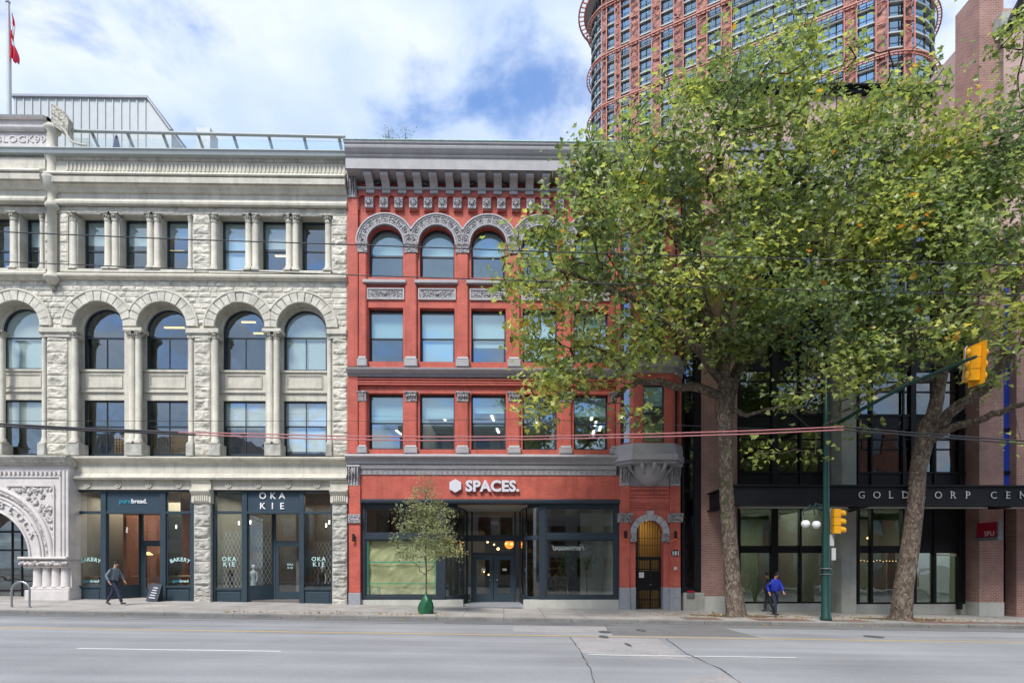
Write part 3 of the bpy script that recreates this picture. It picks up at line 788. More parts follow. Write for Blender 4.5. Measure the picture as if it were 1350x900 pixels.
# shop rooms
zfl = zf(PX(180))
b = MB(); b.box(PX(94), PX(256), 31.9, 31.95, zfl-.3, zp(632)); b.box(PX(128), PX(128)+.15, YS+1.4, 31.8, zfl-.3, zp(632)); b.build('shop_wall', 'inner_brick', W)
b = MB(); b.box(PX(267), PX(267)+.2, YS+.4, 31.9, zfl-.3, zp(632)); b.box(PX(146), PX(175), 27.4, 27.5, zfl-.3, zp(632)); b.build('partition', 'shop_interior', W)
b = MB(); b.box(PX(269), PX(440), 28, 28.05, zfl-.3, zp(632)); b.box(PX(372), PX(376), 25.6, 28, zfl-.3, zp(660)); b.build('shop_back_wall', 'shop_backdrop', W)
b = MB(); b.box(PX(93), xs1-.3, YS+.14, 31.9, zfl-.3, zfl-.02); b.build('shop_floor', 'interior_dark', W)
# ------------------------------------------------------------------ pinkish carved entrance arch on the left
YE = FY-.38
cxe, cze = PX(-26, YE), PZ(734, 30, YE)
ri = PX(38.7, YE)-cxe; ro = PX(70.6, YE)-cxe
xe1 = PX(91.5, YE); ztop = PZ(614, 50, YE)
E = MB()
E.arcfill(cxe, cze, ri, ztop, xs0, xe1, YE, FY+.6, 30)
ent = E.build('entrance_arch', 'pink_stone', W)
b = MB()
for (r_, w_) in ((ro-.07,.10),(ro-.55,.05),(ri+.62,.045),(ri+.04,.05)):
    b.tube([(cxe+r_*math.cos(a), YE-.02, cze+r_*math.sin(a)) for a in [math.pi*k/60 for k in range(31)]], w_, 8)
b.build('moulding', 'pink_stone', ent)
b = MB()
r_ = ri+.80
for k in range(46):
    a = math.pi/2*(k+.5)/46
    b.sphere((cxe+r_*math.cos(a), YE-.02, cze+r_*math.sin(a)), .10, 6, 5, sy=.7)
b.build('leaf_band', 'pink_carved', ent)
for i, (ch, a) in enumerate(zip('BLOCK', (68, 56.5, 45.5, 34.5, 23.5))):
    a = R(a); r_ = ri+.21
    text('lettering', ch, 'pink_stone', ent, (cxe+r_*math.cos(a), YE-.01, cze+r_*math.sin(a)), .34, .06, .004, rot=(90, 90-math.degrees(a), 0))
# spandrel relief
b = MB(); rng = random.Random(5)
xs_, zs_ = PX(71, YE), PZ(641, 60, YE)
for k in range(230):
    x = rng.uniform(PX(10,YE), xs_); z = rng.uniform(cze+.2, zs_)
    if math.hypot(x-cxe, z-cze) < ro+.09: continue
    b.sphere((x, YE-.01, z), rng.uniform(.05,.11), 6, 4, sy=.6, sx=rng.uniform(.6,1.3))
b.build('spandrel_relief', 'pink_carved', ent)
b = MB(); b.box(PX(9,YE), xs_+.03, YE-.06, YE-.003, zs_, zs_+.06); b.box(xs_, xs_+.05, YE-.06, YE-.003, cze, zs_-.001)
x = PX(-5,YE)
while x < PX(80,YE)-.05: b.box(x, x+.085, YE-.09, YE-.002, PZ(626,40,YE), PZ(621.5,40,YE)); x += .19
b.box(xs0, PX(80,YE), YE-.05, YE-.001, PZ(629,40,YE), PZ(627,40,YE))
for u in (80,85,90): b.tube([(PX(u,YE), YE-.01, cze), (PX(u,YE), YE-.01, PZ(620,80,YE))], .05, 8)
b.build('dentils', 'pink_stone', ent)
b = MB()
yy = YE
b.xprof([(FY+.3,PZ(614,40,yy)),(yy-.05,PZ(614,40,yy)),(yy-.10,PZ(612,40,yy)),(yy-.2,PZ(610.5,40,yy)),(yy-.32,PZ(606,40,yy)),(yy-.36,PZ(604,40,yy)),(yy-.36,PZ(602,40,yy)),(FY+.3,PZ(601.5,40,yy))], xs0, PX(92.5,yy)+.1)
x = xs0
while x < PX(92,yy): b.sphere((x, yy-.2, PZ(609,50,yy)), .06, 6, 4, sx=1.4); x += .13
b.build('rope_cornice', 'stone_weathered', ent)
# impost and clustered shafts under the arch
def quad_imp(x0, x1):
    b = MB()
    b.bbox(x0-.0, x1+.05, YE-.22, FY+.3, PZ(737,50,YE), PZ(733.5,50,YE), .03)
    b.bbox(x0+.12, x1, YE-.1, FY+.3, PZ(748,50,YE), PZ(737,50,YE)-.001, .05)
    i_ = b.build('impost', 'pink_stone', ent)
    k = MB(); rng = random.Random(8); x = x0+.1
    while x < x1: k.sphere((x, YE-.14, PZ(742.5,50,YE)+rng.uniform(-.04,.04)), .10, 6, 5, sy=.7); x += .105
    k.build('impost_relief', 'pink_carved', i_)
    s = MB(); n = 4; w = (x1-x0-.45)/n
    zg = zf(x0)
    for q in range(n): s.lathe([(w*.52,zg+.5),(w*.52,zg+.55),(w*.46,zg+.6),(w*.44,PZ(748,50,YE))], x0+.4+w*(q+.5), YE+.15, 12)
    s.box(x0+.4, x1-.0, YE+.15, FY+.3, zg-.4, PZ(748,50,YE)-.002)
    s.bbox(x0+.3, x1+.04, YE-.04, FY+.3, zg+.38, zg+.5, .03); s.bbox(x0+.22, x1+.08, YE-.12, FY+.3, zg-.4, zg+.38, .03)
    s.build('clustered_shafts', 'pink_stone', ent)
quad_imp(PX(28,YE), PX(91,YE))
# glass lobby behind the arch
g = MB(); g.box(xs0, PX(45), FY+.9, FY+.91, zf(xs0)-.4, zp(640)); lb = g.build('lobby_glass', 'glass_dark', W)
b = MB()
for v in (699, 724, 779): b.box(xs0, PX(60), FY+.86, FY+.94, zp(v)-.04, zp(v)+.04)
for u in (-8, 5, 36): b.box(PX(u)-.03, PX(u)+.03, FY+.87, FY+.93, zf(xs0)-.4, zp(640))
b.build('lobby_frame', 'black_metal', W)
b = MB(); z = zf(xs0)
while z < zp(660): b.tube([(xs0, FY+1.6, z),(PX(60), FY+1.6, z)], .12, 10); z += .52
b.build('lobby_louvre', 'steel', W)
b = MB(); b.box(PX(66), PX(94), FY+.62, 32, -1, zp(634)); b.build('lobby_wall', 'interior_wall', W)

# perforated screens standing behind the lower second-floor windows
for (ua, ub, v0, v1) in ((151,168,573,596),(199,246,566,596)):
    b = MB(); ys = FY+1.2; x0, x1 = PX(ua,ys), PX(ub,ys); z0, z1 = PZ(v1,200,ys)-.3, PZ(v0,200,ys); x = x0
    while x < x1: b.box(x, x+.06, ys, ys+.01, z0, z1); x += .13
    z = z0
    while z < z1: b.box(x0, x1, ys+.011, ys+.02, z, z+.06); z += .13
    b.build('perforated_screen', 'wood', W)
# ================================================================== ground, road, pavements
def sheet(name, xs, ys, zfun, mat, kind='structure'):
    v = [(x,y,zfun(x,y)) for y in ys for x in xs]; n = len(xs)
    f = [(j*n+i, j*n+i+1, (j+1)*n+i+1, (j+1)*n+i) for j in range(len(ys)-1) for i in range(n-1)]
    b = MB(); b.add(v, f); o = b.build(name, mat); tag(o, kind=kind); return o
def roadmat():
    m, nt, bs = newmat('road_asphalt'); L = nt.links.new
    g = nd(nt, 'ShaderNodeNewGeometry')
    n1 = nd(nt, 'ShaderNodeTexNoise', Scale=.35, Detail=5.0); L(g.outputs['Position'], n1.inputs['Vector'])
    n2 = nd(nt, 'ShaderNodeTexNoise', Scale=38.0, Detail=3.0, Roughness=.8); L(g.outputs['Position'], n2.inputs['Vector'])
    mp = nd(nt, 'ShaderNodeMapping'); mp.inputs['Scale'].default_value = (.06, 1.1, 1); L(g.outputs['Position'], mp.inputs[0])
    n3 = nd(nt, 'ShaderNodeTexNoise', Scale=1.0, Detail=4.0); L(mp.outputs[0], n3.inputs['Vector'])
    a = nd(nt, 'ShaderNodeMath', operation='MULTIPLY_ADD'); a.inputs[1].default_value = .9; L(n2.outputs[0], a.inputs[0]); L(n1.outputs[0], a.inputs[2])
    b_ = nd(nt, 'ShaderNodeMath', operation='MULTIPLY_ADD'); b_.inputs[1].default_value = 1.2; L(n3.outputs[0], b_.inputs[0]); L(a.outputs[0], b_.inputs[2])
    n4 = nd(nt, 'ShaderNodeTexNoise', Scale=20.0, Detail=9.0, Roughness=.85); L(g.outputs['Position'], n4.inputs['Vector'])
    c_ = nd(nt, 'ShaderNodeMath', operation='MULTIPLY_ADD'); c_.inputs[1].default_value = .9; L(n4.outputs[0], c_.inputs[0]); L(b_.outputs[0], c_.inputs[2]); b_ = c_
    mr = nd(nt, 'ShaderNodeMapRange'); mr.inputs[1].default_value = 1.55; mr.inputs[2].default_value = 2.45; mr.inputs[3].default_value = .70; mr.inputs[4].default_value = 1.28; L(b_.outputs[0], mr.inputs[0])
    vm = nd(nt, 'ShaderNodeVectorMath', operation='SCALE'); vm.inputs[0].default_value = (.28,.282,.292); L(mr.outputs[0], vm.inputs['Scale'])
    L(vm.outputs[0], bs.inputs['Base Color']); bs.inputs['Roughness'].default_value = .85; bs.inputs['Specular IOR Level'].default_value = .3
    bu = nd(nt, 'ShaderNodeBump', Strength=.8, Distance=.012); L(n2.outputs[0], bu.inputs['Height']); L(bu.outputs[0], bs.inputs['Normal'])
roadmat()
def pavemat(name, col, joint=1.5, off=0):
    m, nt, bs = newmat(name); L = nt.links.new
    g = nd(nt, 'ShaderNodeNewGeometry')
    n1 = nd(nt, 'ShaderNodeTexNoise', Scale=.9, Detail=7.0, Roughness=.7); L(g.outputs['Position'], n1.inputs['Vector'])
    n2 = nd(nt, 'ShaderNodeTexNoise', Scale=30.0, Detail=3.0); L(g.outputs['Position'], n2.inputs['Vector'])
    bt = nd(nt, 'ShaderNodeTexBrick'); L(g.outputs['Position'], bt.inputs['Vector']); bt.offset = 0
    for k, v in (('Scale',1),('Brick Width',joint),('Row Height',joint),('Mortar Size',.012),('Mortar Smooth',.2),('Bias',0)): bt.inputs[k].default_value = v
    bt.inputs['Color1'].default_value = (1,1,1,1); bt.inputs['Color2'].default_value = (.86,.86,.86,1); bt.inputs['Mortar'].default_value = (.42,.40,.38,1)
    a = nd(nt, 'ShaderNodeMath', operation='MULTIPLY_ADD'); a.inputs[1].default_value = .7; L(n2.outputs[0], a.inputs[0]); L(n1.outputs[0], a.inputs[2])
    mr = nd(nt, 'ShaderNodeMapRange'); mr.inputs[1].default_value = .6; mr.inputs[2].default_value = 1.1; mr.inputs[3].default_value = .62; mr.inputs[4].default_value = 1.2; L(a.outputs[0], mr.inputs[0])
    vm = nd(nt, 'ShaderNodeVectorMath', operation='SCALE'); vm.inputs[0].default_value = col; L(mr.outputs[0], vm.inputs['Scale'])
    v2 = nd(nt, 'ShaderNodeVectorMath', operation='MULTIPLY'); L(vm.outputs[0], v2.inputs[0]); L(bt.outputs['Color'], v2.inputs[1])
    L(v2.outputs[0], bs.inputs['Base Color']); bs.inputs['Roughness'].default_value = .9; bs.inputs['Specular IOR Level'].default_value = .25
pavemat('pavement', (.40,.375,.35)); pavemat('kerb', (.25,.245,.235), 2.4)
surf('gutter', (.14,.14,.145), .9, .15, .8, .2, 60); surf('road_patch_light', (.32,.305,.30), .9, .12, 1.2, .3, 70, fine=1); surf('road_patch_dark', (.17,.165,.165), .9, .12, 1.2, .3, 70, fine=1)
surf('paint_white', (.62,.62,.61), .7, .12, 9, fine=1); surf('paint_yellow', (.62,.40,.10), .7, .14, 9, fine=1); surf('tar', (.085,.085,.08), .8, .3, 5)
surf('iron', (.10,.10,.10), .6, .3, 20); brick('paving_brick', (.19,.11,.09), (.24,.14,.11), (.17,.15,.13), .2, .1, .01, .9, .3)
surf('soil', (.11,.085,.065), .95, .35, 5, .6, 40, fine=1)
XR = [-60+4*i for i in range(31)]
b = MB()
b.add([(-1500,-1500,-1.6),(1500,-1500,-1.6),(1500,1500,-1.6),(-1500,1500,-1.6)],[(0,1,2,3)]); tag(b.build('ground', 'asphalt'), kind='structure')
sheet('road', XR, [-1.4,1,4,7,10,13,16,19,19.52], zroad, 'road_asphalt')
sheet('gutter', XR, [18.1,19.2,19.515], lambda x,y: zroad(x,y)+.004, 'gutter')
sheet('pavement', XR, [KY+.155,21,22.5,24,25.8], zside, 'pavement')
b = MB()
for a, c in zip(XR, XR[1:]):
    z0, z1 = zk(a), zk(c)
    b.add([(a,KY,z0-.3),(c,KY,z1-.3),(c,KY,z1-.02),(a,KY,z0-.02),(c,KY+.02,z1),(a,KY+.02,z0),(c,KY+.16,z1),(a,KY+.16,z0)],[(0,1,2,3),(3,2,4,5),(5,4,6,7)])
tag(b.build('kerb', 'kerb'), kind='structure')
sheet('near_pavement', XR, [-8,-1.55], lambda x,y: zk(x)-.05, 'pavement')
b = MB()
for a, c in zip(XR, XR[1:]): b.add([(a,-1.4,zk(a)-.5),(c,-1.4,zk(c)-.5),(c,-1.4,zk(c)-.048),(a,-1.4,zk(a)-.048),(c,-1.56,zk(c)-.048),(a,-1.56,zk(a)-.048)],[(0,1,2,3),(3,2,4,5)])
tag(b.build('near_kerb', 'kerb'), kind='structure')
def strip(name, mat, x0, x1, y0, y1, h=.004, wig=0):
    n = max(1, int((x1-x0)/2)); xs = [x0+(x1-x0)*i/n for i in range(n+1)]
    return sheet(name, xs, [y0,y1], lambda x,y: zroad(x,y)+h, mat)
def ypx(u, v):   # road depth seen at a pixel
    y = 15.
    for _ in range(30): y = F*(EYE-zroad(PX(u,y),y))/(v-HZ)
    return y
yl = ypx(675, 836.7); strip('lane_line_yellow', 'paint_yellow', -60, 60, yl-.06, yl+.06)
ye = ypx(675, 822.3); strip('lane_line_white_edge', 'paint_white', -60, -2, ye-.03, ye+.03, .0045)
yd = ypx(236, 855.2); strip('lane_dash_white', 'paint_white', PX(102,yd), PX(370,yd), yd-.055, yd+.055)
yd = ypx(900, 865.2); strip('lane_dash_white', 'paint_white', PX(775,yd), PX(1050,yd), yd-.055, yd+.055, .0085)
def patch(name, mat, pts, h=.004):
    b = MB(); q = []
    for u, v in pts:
        y = ypx(u, v); q.append((PX(u,y), y))
    b.add([(x,y,zroad(x,y)+h) for x,y in q], [tuple(range(len(q)))]); tag(b.build(name, mat), kind='structure')
patch('road_patch', 'road_patch_light', [(752,840),(866,842),(905,868),(960,890),(1010,925),(812,925),(780,885),(765,858)], .004)
patch('road_patch', 'road_patch_light', [(676,825),(798,825.5),(803,834),(676,833)], .0045)
patch('road_patch', 'road_patch_dark', [(800,827),(955,828),(1000,840),(808,837)], .0045)
patch('road_patch', 'road_patch_dark', [(805,822.4),(1500,833),(1500,836),(805,826)], .0048)
def crack(pts, w=.03, seed=0):
    rng = random.Random(seed); q = []
    for (a, c) in zip(pts, pts[1:]):
        for t in np.linspace(0,1,7)[:-1]:
            u = a[0]+(c[0]-a[0])*t+rng.uniform(-1.2,1.2); v = a[1]+(c[1]-a[1])*t; y = ypx(u,v); q.append((PX(u,y), y, w*rng.uniform(.2,1.1)))
    b = MB(); vs = []
    for x,y,ww in q: vs += [(x-ww,y,zroad(x,y)+.009),(x+ww,y,zroad(x,y)+.009)]
    b.add(vs, [(2*i,2*i+1,2*i+3,2*i+2) for i in range(len(q)-1)]); tag(b.build('road_crack', 'tar'), kind='structure')
crack([(752,840),(765,858),(780,885),(790,925)], .018, 1); crack([(878,842),(905,862),(950,882),(1010,925)], .02, 2); crack([(798,824),(806,836)], .02, 3)
for (u, v, w_, h_), lb in zip([(797,833,8,1.6),(796,839.5,6,.8),(828,850,3,1.0),(1152,840,11,1.5),(845,831,6,.7)], ['small dark utility cover near the kerb, between the road patches', 'thin dark cover on the yellow line', 'tiny round valve cover in the pale road patch', 'oval dark drain cover at the right beyond the yellow line', 'small reddish cover in the dark road patch']):
    y = ypx(u, v); x = PX(u, y); rx = w_/F*y; ry = .32
    b = MB(); b.add([(x+rx*math.cos(a),y+ry*math.sin(a),zroad(x,y)+.0125) for a in [2*math.pi*k/18 for k in range(18)]],[tuple(range(18))])
    b.add([(x+rx*.85*math.cos(a),y+ry*.85*math.sin(a),zroad(x,y)+.0165) for a in [2*math.pi*k/18 for k in range(18)]],[tuple(range(18))])
    tag(b.build('manhole_cover', 'iron'), lb, 'manhole cover', 'covers in the road')
# brick bands in the pavement round the two plane trees
for (u0,u1) in [(905,955),(1000,1078),(1100,1155),(1215,1400)]:
    y0, y1 = KY+.3, KY+1.25
    n = 4; xs = [PX(u0,y0)+(PX(u1,y0)-PX(u0,y0))*i/n for i in range(n+1)]
    sheet('brick_paving', xs, [y0,y1], lambda x,y: zside(x,y)+.004, 'paving_brick')
# small things on the pavement: drain slots in the kerb and joint lines between slabs are in the materials
# ================================================================== the red brick building
ur = 600
zr_ = lambda v, y=FY, u=ur: PZ(v, u, y)
B = thing('red_building', 'red painted brick building with grey carved arches and a projecting bay over its doorway', 'building', (PX(650), FY, zf(PX(650))))
xr0, xr1 = PX(458.3), PX(898.5)
YB = FY+.10; YV = FY+.38                                          # wall plane, window plane
wc = [510.3,577.3,644.2,711.2,778.0]                               # window centres on the window plane
WX = [PX(u,YV) for u in wc]; hw = (PX(533,YV)-PX(487.6,YV))/2
z4b, z4t = zr_(370.5,YV), zr_(304,YV); z3b, z3t = zr_(480,YV), zr_(410,YV); z2b, z2t = zr_(594,YV), zr_(521,YV)
bw_ = PX(812)                                                      # where the bay starts
rects = []
for x in WX: rects += [(x-hw,x+hw,z4b,z4t),(x-hw,x+hw,z3b,z3t),(x-hw,x+hw,z2b,z2t)]
bx0, bx1 = PX(812), PX(898.5)-.02
b = MB()
b.wall(xr0, bx0, zr_(657), zr_(214), YB, YB+.5, rects)
for x in WX: b.arcfill(x, z4t-hw, hw, z4t, x-hw, x+hw, YB, YB+.5, 22)
b.wall(bx0, xr1, zr_(612), zr_(214), YB, YB+.5, [(bx0+.6, bx1-.6, zr_(590), zr_(250))])
b.box(xr0, xr0+.3, YB+.52, 42, -2, zr_(214)); b.box(xr1-.3, xr1, YB+.52, 42, -2, zr_(214)); b.box(xr0+.3, xr1-.3, 41.7, 42, -2, zr_(214))
b.box(xr0+.3, xr1-.3, YB+.52, 41.7, zr_(214)-.3, zr_(214))
wallR = b.build('wall', 'red_brick', B)
interior(B, xr0+.35, xr1-.35, YB+.55, 33, [zf(0)-.3, zr_(657)-.0, zr_(508), zr_(395), zr_(262)], 'interior_wall', walls=[(PX(545), zr_(657), zr_(262)),(PX(745), zr_(657), zr_(262))])
for j, x in enumerate(WX):
    window(B, x-hw, x+hw, z4b, z4t, YV, zr=zr_(339,YV), arch=True, blind=[.46,.48,.48,.5,.6][j], gm='glass_red')
    window(B, x-hw, x+hw, z3b, z3t, YV, zr=zr_(447,YV), blind=[.50,.97,.66,.9,.5][j], gm='glass_red')
    window(B, x-hw, x+hw, z2b, z2t, YV, zr=zr_(558,YV), blind=[.52,.4,.3,.0,.35][j], gm='glass_red')
# reveals' red arch moulding, sills, panels
b = MB()
for x in WX:
    for r_, w_ in ((hw+.05,.05),(hw+.16,.045)): b.tube([(x+r_*math.cos(a), YB-.01, z4t-hw+.05+r_*math.sin(a)) for a in [math.pi*k/24 for k in range(25)]], w_, 6)
b.build('arch_moulding', 'red_paint', B)
for x in WX:
    b = MB(); b.bbox(x-hw-.20, x+hw+.16, FY-.10, YV+.02, zr_(374.5), zr_(370), .02); b.build('sill', 'trim', B)
    b = MB(); x0, x1, z0, z1 = x-hw-.06, x+hw+.06, zr_(394.5), zr_(379.5)
    b.box(x0, x1, FY+.03, YB+.01, z0, z0+.06); b.box(x0, x1, FY+.03, YB+.01, z1-.06, z1); b.box(x0, x0+.06, FY+.03, YB+.01, z0+.06, z1-.06); b.box(x1-.06, x1, FY+.03, YB+.01, z0+.06, z1-.06)
    p = b.build('relief_panel', 'trim_light', B)
    k = MB(); k.box(x0+.06, x1-.06, FY+.06, YB+.01, z0+.06, z1-.06)
    cz = (z0+z1)/2; cx = x
    for sgn in (-1,1):                                             # scrolling tendrils
        for q, (dx, rr) in enumerate(((.17,.10),(.38,.12),(.58,.09))):
            k.tube([(cx+sgn*(dx+rr*(1-t/13)*math.cos(t*.62+q)), FY+.055, cz+rr*(1-t/13)*math.sin(t*.62+q)) for t in range(12)], .016, 5, caps=False)
    k.sphere((cx, FY+.05, cz), .09, 8, 6, sy=.5)
    k.build('scrollwork', 'trim_carved', p)
# piers between windows
pc = [(458.3+472)/2] 
piers = [(472,481)] + [(PX((a+c)/2, YV)) for a, c in zip(wc, wc[1:])]
def pier(x0, x1, z0, z1, cap=None, ped=None, rb=.05):
    b = MB(); b.bbox(x0, x1, FY-.03, YB+.02, z0, z1, rb); p = b.build('pier', 'red_brick', B)
    return p
b = MB(); b.box(xr0, PX(472), FY-.06, YB+.02, zr_(598), zr_(497)); b.box(xr0, PX(472), FY-.06, YB+.02, zr_(484), zr_(257.5)); b.build('corner_strip', 'red_brick', B)
for k in range(6):
    if k == 0: x0, x1 = PX(472)+.005, PX(483.5)
    elif k == 5: x0, x1 = PX(805), PX(812)
    else:
        xm = (WX[k-1]+WX[k])/2; x0, x1 = xm-.26, xm+.26
    pier(x0, x1, zr_(484), zr_(334)); pier(x0, x1, zr_(598), zr_(529))
    b = MB(); b.bbox(x0-.03, x1+.03, FY-.12, YB+.02, zr_(484), zr_(474), .03); b.xprof([(YB+.02,zr_(474)),(FY-.12,zr_(474)),(FY-.05,zr_(470.5)),(YB+.02,zr_(470.5))], x0+.03, x1-.03)
    b.build('pier_base', 'trim', B); b = MB()
    b.bbox(x0-.03, x1+.03, FY-.12, YB+.02, zr_(598), zr_(590), .03); b.xprof([(YB+.02,zr_(590)),(FY-.12,zr_(590)),(FY-.05,zr_(587)),(YB+.02,zr_(587))], x0+.03, x1-.03)
    b.build('pier_base', 'trim', B)
    b = MB(); b.bbox(x0-.05, x1+.05, FY-.13, YB+.02, zr_(519), zr_(516.5), .02); b.xprof([(YB+.02,zr_(529.5)),(FY-.05,zr_(529.5)),(FY-.06,zr_(524)),(FY-.11,zr_(519)),(YB+.02,zr_(519))], x0+.01, x1-.01)
    for dx in (-.17,-.06,.06,.17):
        if x1-x0 > .4: b.sphere(((x0+x1)/2+dx, FY-.09, zr_(523)), .05, 6, 5, sz=1.5)
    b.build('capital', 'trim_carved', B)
    b = MB(); b.bbox(x0-.07, x1+.07, FY-.12, YB+.02, zr_(325), zr_(321), .02); b.xprof([(YB+.02,zr_(334)),(FY-.05,zr_(334)),(FY-.07,zr_(329)),(FY-.10,zr_(325)),(YB+.02,zr_(325))], x0-.03, x1+.03)
    b.build('capital', 'trim_carved', B)
# grey carved arches
hp = (WX[1]-WX[0])/2-.005
for j, x in enumerate(WX):
    zc = zr_(321); r0, r1 = .80, 1.26
    lm = (99 if j == 0 else hp, 99 if j == 4 else hp)
    k_ = MB(); k_.arch(x, zc, r0, r1, FY-.02, YB+.02, n=36, lim=lm)
    for k in range(9):
        t = math.pi*(k+.5)/9; cx_, cz_ = x+1.02*math.cos(t), zc+1.02*math.sin(t)
        if not (-lm[0]+.1 < cx_-x < lm[1]-.1): continue
        k_.tube([(cx_+.10*(1-q/12)*math.cos(q*.7+k), FY-.03, cz_+.10*(1-q/12)*math.sin(q*.7+k)) for q in range(10)], .02, 5, caps=False)
    a_ = k_.build('arch', 'trim_carved', B)
    b = MB()
    for r_, w_ in ((r1+.0,.05),(r0+.02,.045),(r1-.09,.02),(r0+.10,.02)):
        b.tube([(x+r_*math.cos(t), FY-.03, zc+r_*math.sin(t)) for t in [math.pi*k/60 for k in range(61)] if -lm[0]-.01 < r_*math.cos(t) < lm[1]+.01], w_, 6)
    for k in range(1,9):
        t = math.pi*k/9
        b.tube([(x+.86*math.cos(t), FY-.03, zc+.86*math.sin(t)), (x+1.18*math.cos(t), FY-.03, zc+1.18*math.sin(t))], .022, 5)
    b.build('moulding', 'trim_light', a_)
# corbel table with small carved faces and slots between them
sp19 = PX(506.4)-PX(487); zs_t = zr_(258.5); slot = .135
b = MB(); x = PX(487); n = 0; blocks = []
yc0, yc1 = FY+.0, YB+.01
b.box(PX(472)+.01, PX(487)-sp19/2-slot, yc0, yc1, zr_(278), zr_(251))
while x < bx1-.3:
    blocks.append(x)
    xs_c = x+sp19/2
    b.box(x-sp19/2+slot, x+sp19/2-slot, yc0, yc1, zr_(278), zr_(251))
    if True:
        zc = zs_t-slot; b.arcfill(x-sp19/2, zc, slot, zr_(251), x-sp19/2-slot, x-sp19/2+slot, yc0, yc1, 10)
    x += sp19
b.build('corbel_table', 'red_paint', B)
for x in blocks:
    b = MB(); z0, z1 = zr_(276), zr_(262.5); h = .18
    b.bbox(x-h, x+h, FY-.10, FY+.01, z0, z1, .02); p = b.build('carved_head', 'trim_light', B)
    k = MB(); zc = (z0+z1)/2
    k.sphere((x, FY-.11, zc), .10, 8, 6, sy=.6, sz=1.25)
    for a in range(9): k.sphere((x+.135*math.cos(a*.7), FY-.11, zc+.15*math.sin(a*.7)), .035, 5, 4)
    k.build('face_relief', 'trim_carved', p)
# ledges
def profR(pts, x0, x1, mat, name, yb=YB+.02):
    b = MB(); q = [(FY-p, zr_(v,FY-p)) for v,p in pts]; b.xprof([(yb, q[0][1])]+q+[(yb, q[-1][1])], x0, x1); return b.build(name, mat, B)
profR([(251.5,.03),(250,.10),(247.5,.13),(246.8,.10)], PX(472), xr1, 'trim', 'ledge')
profR([(497,.04),(493,.06),(492,.16),(490.5,.2),(487,.3),(485,.32),(484.5,.1)], xr0, bx0, 'trim', 'ledge')
b = MB(); x = PX(473)
while x < bx0-.05: b.box(x, x+.045, FY-.13, FY-.05, zr_(496.5), zr_(493.2)); x += .09
b.build('dentils', 'trim_light', B)
b = MB()
for v in (499.5, 503, 506): b.box(xr0+.45, bx0, FY-.05, YB+.01, zr_(v+1.6), zr_(v))
b.build('red_moulding', 'red_paint', B)
profR([(612,.12),(610.5,.2),(605,.24),(603,.36),(601,.40),(600,.38),(598.2,.1)], xr0-.02, bx0, 'trim', 'ledge')
profR([(626,.03),(625,.05),(618.5,.06),(618,.1),(617,.12),(612.5,.13)], PX(473.5), bx0, 'trim', 'frieze')
b = MB(); x = PX(476); k_ = 0
while x < bx0-.1: b.sphere((x, FY-.115, zr_(614.8)), .035, 6, 5, sz=1.4); x += .085
b.build('egg_and_dart', 'trim_light', B)
b = MB(); x = PX(477)
while x < bx0-.1:
    b.tube([(x+.09*(1-q/13)*math.cos(q*.62), FY-.06, zr_(622)+.09*(1-q/13)*math.sin(q*.62)) for q in range(10)], .018, 5, caps=False); x += .235
b.build('scrollwork', 'trim_carved', B)
# main cornice
YC = FY-.72
zc1, zc2 = zr_(224.5,YC), zr_(208.5,YC)
b = MB(); b.xprof([(YB+.4,zc1+.03),(YC+.0,zc1+.03),(YC,zc1),(YC-.0,zc2-.03),(YC-.04,zc2),(YC-.07,zc2+.05),(YC-.05,zc2+.08),(YC-.12,zc2+.14),(YC-.2,zc2+.26),(YC-.22,zc2+.34),(YC-.21,zc2+.38),(YC-.26,zc2+.44),(YC-.27,zc2+.5),(YB+.4,zc2+.56)], PX(455.5,YC), xr1+.1)
cor = b.build('cornice', 'trim', B)
b = MB(); b.xprof([(YB+.42,zc2+.565),(YC-.285,zc2+.505),(YC-.30,zc2+.53),(YC-.27,zc2+.58),(YB+.42,zc2+.64)], PX(454.5,YC), xr1+.12); b.build('copper_edge', 'copper', cor)
sp21 = PX(506)-PX(485); x = PX(485, FY-.5); br = MB()
z_s = zc1; n = 0
while x < bx1:
    b = MB(); prof_ = [(FY-.60,z_s+.02)]
    pts = [(YB+.01,z_s+.02),(YC+.10,z_s+.02),(YC+.09,z_s-.10),(YC+.16,z_s-.15),(YC+.30,z_s-.17),(YC+.45,z_s-.22),(YC+.55,z_s-.32),(YC+.62,z_s-.40),(YB+.01,z_s-.42)]
    b.xprof(pts, x-.17, x+.17, caps=True)
    b.box(x-.18, x+.18, YC+.62, YB+.005, z_s-.56, z_s-.43)
    b.build('bracket', 'trim_light', B); x += sp21
def scroll_cap(u0, u1, v0, v1, y=FY-.1, uref=None):
    x0, x1 = PX(u0,y), PX(u1,y); z0, z1 = PZ(v1,u0,y), PZ(v0,u0,y); w = x1-x0
    b = MB(); b.bbox(x0, x1, y-.02, YB+.02, z0, z1, .02); b.bbox(x0-.04, x1+.04, y-.12, YB+.02, z1-.10, z1, .02)
    p = b.build('console', 'trim_light', B)
    k = MB()
    for i in range(4): k.tube([(x0+w*(i+.5)/4, y-.08-.03*math.sin(t*.8), z1-.12-(z1-z0-.2)*t/6) for t in range(7)], [.05,.05,.045,.04,.035,.03,.02], 6)
    k.sphere((x0+w/2, y-.08, z1-.28), w*.3, 8, 6, sy=.5); k.build('leaf_carving', 'trim_carved', p)
    return p
scroll_cap(458, 470, 228, 260)
scroll_cap(459, 474, 612.8, 640); scroll_cap(817.3, 830, 613, 640); scroll_cap(884, 897, 613, 640)
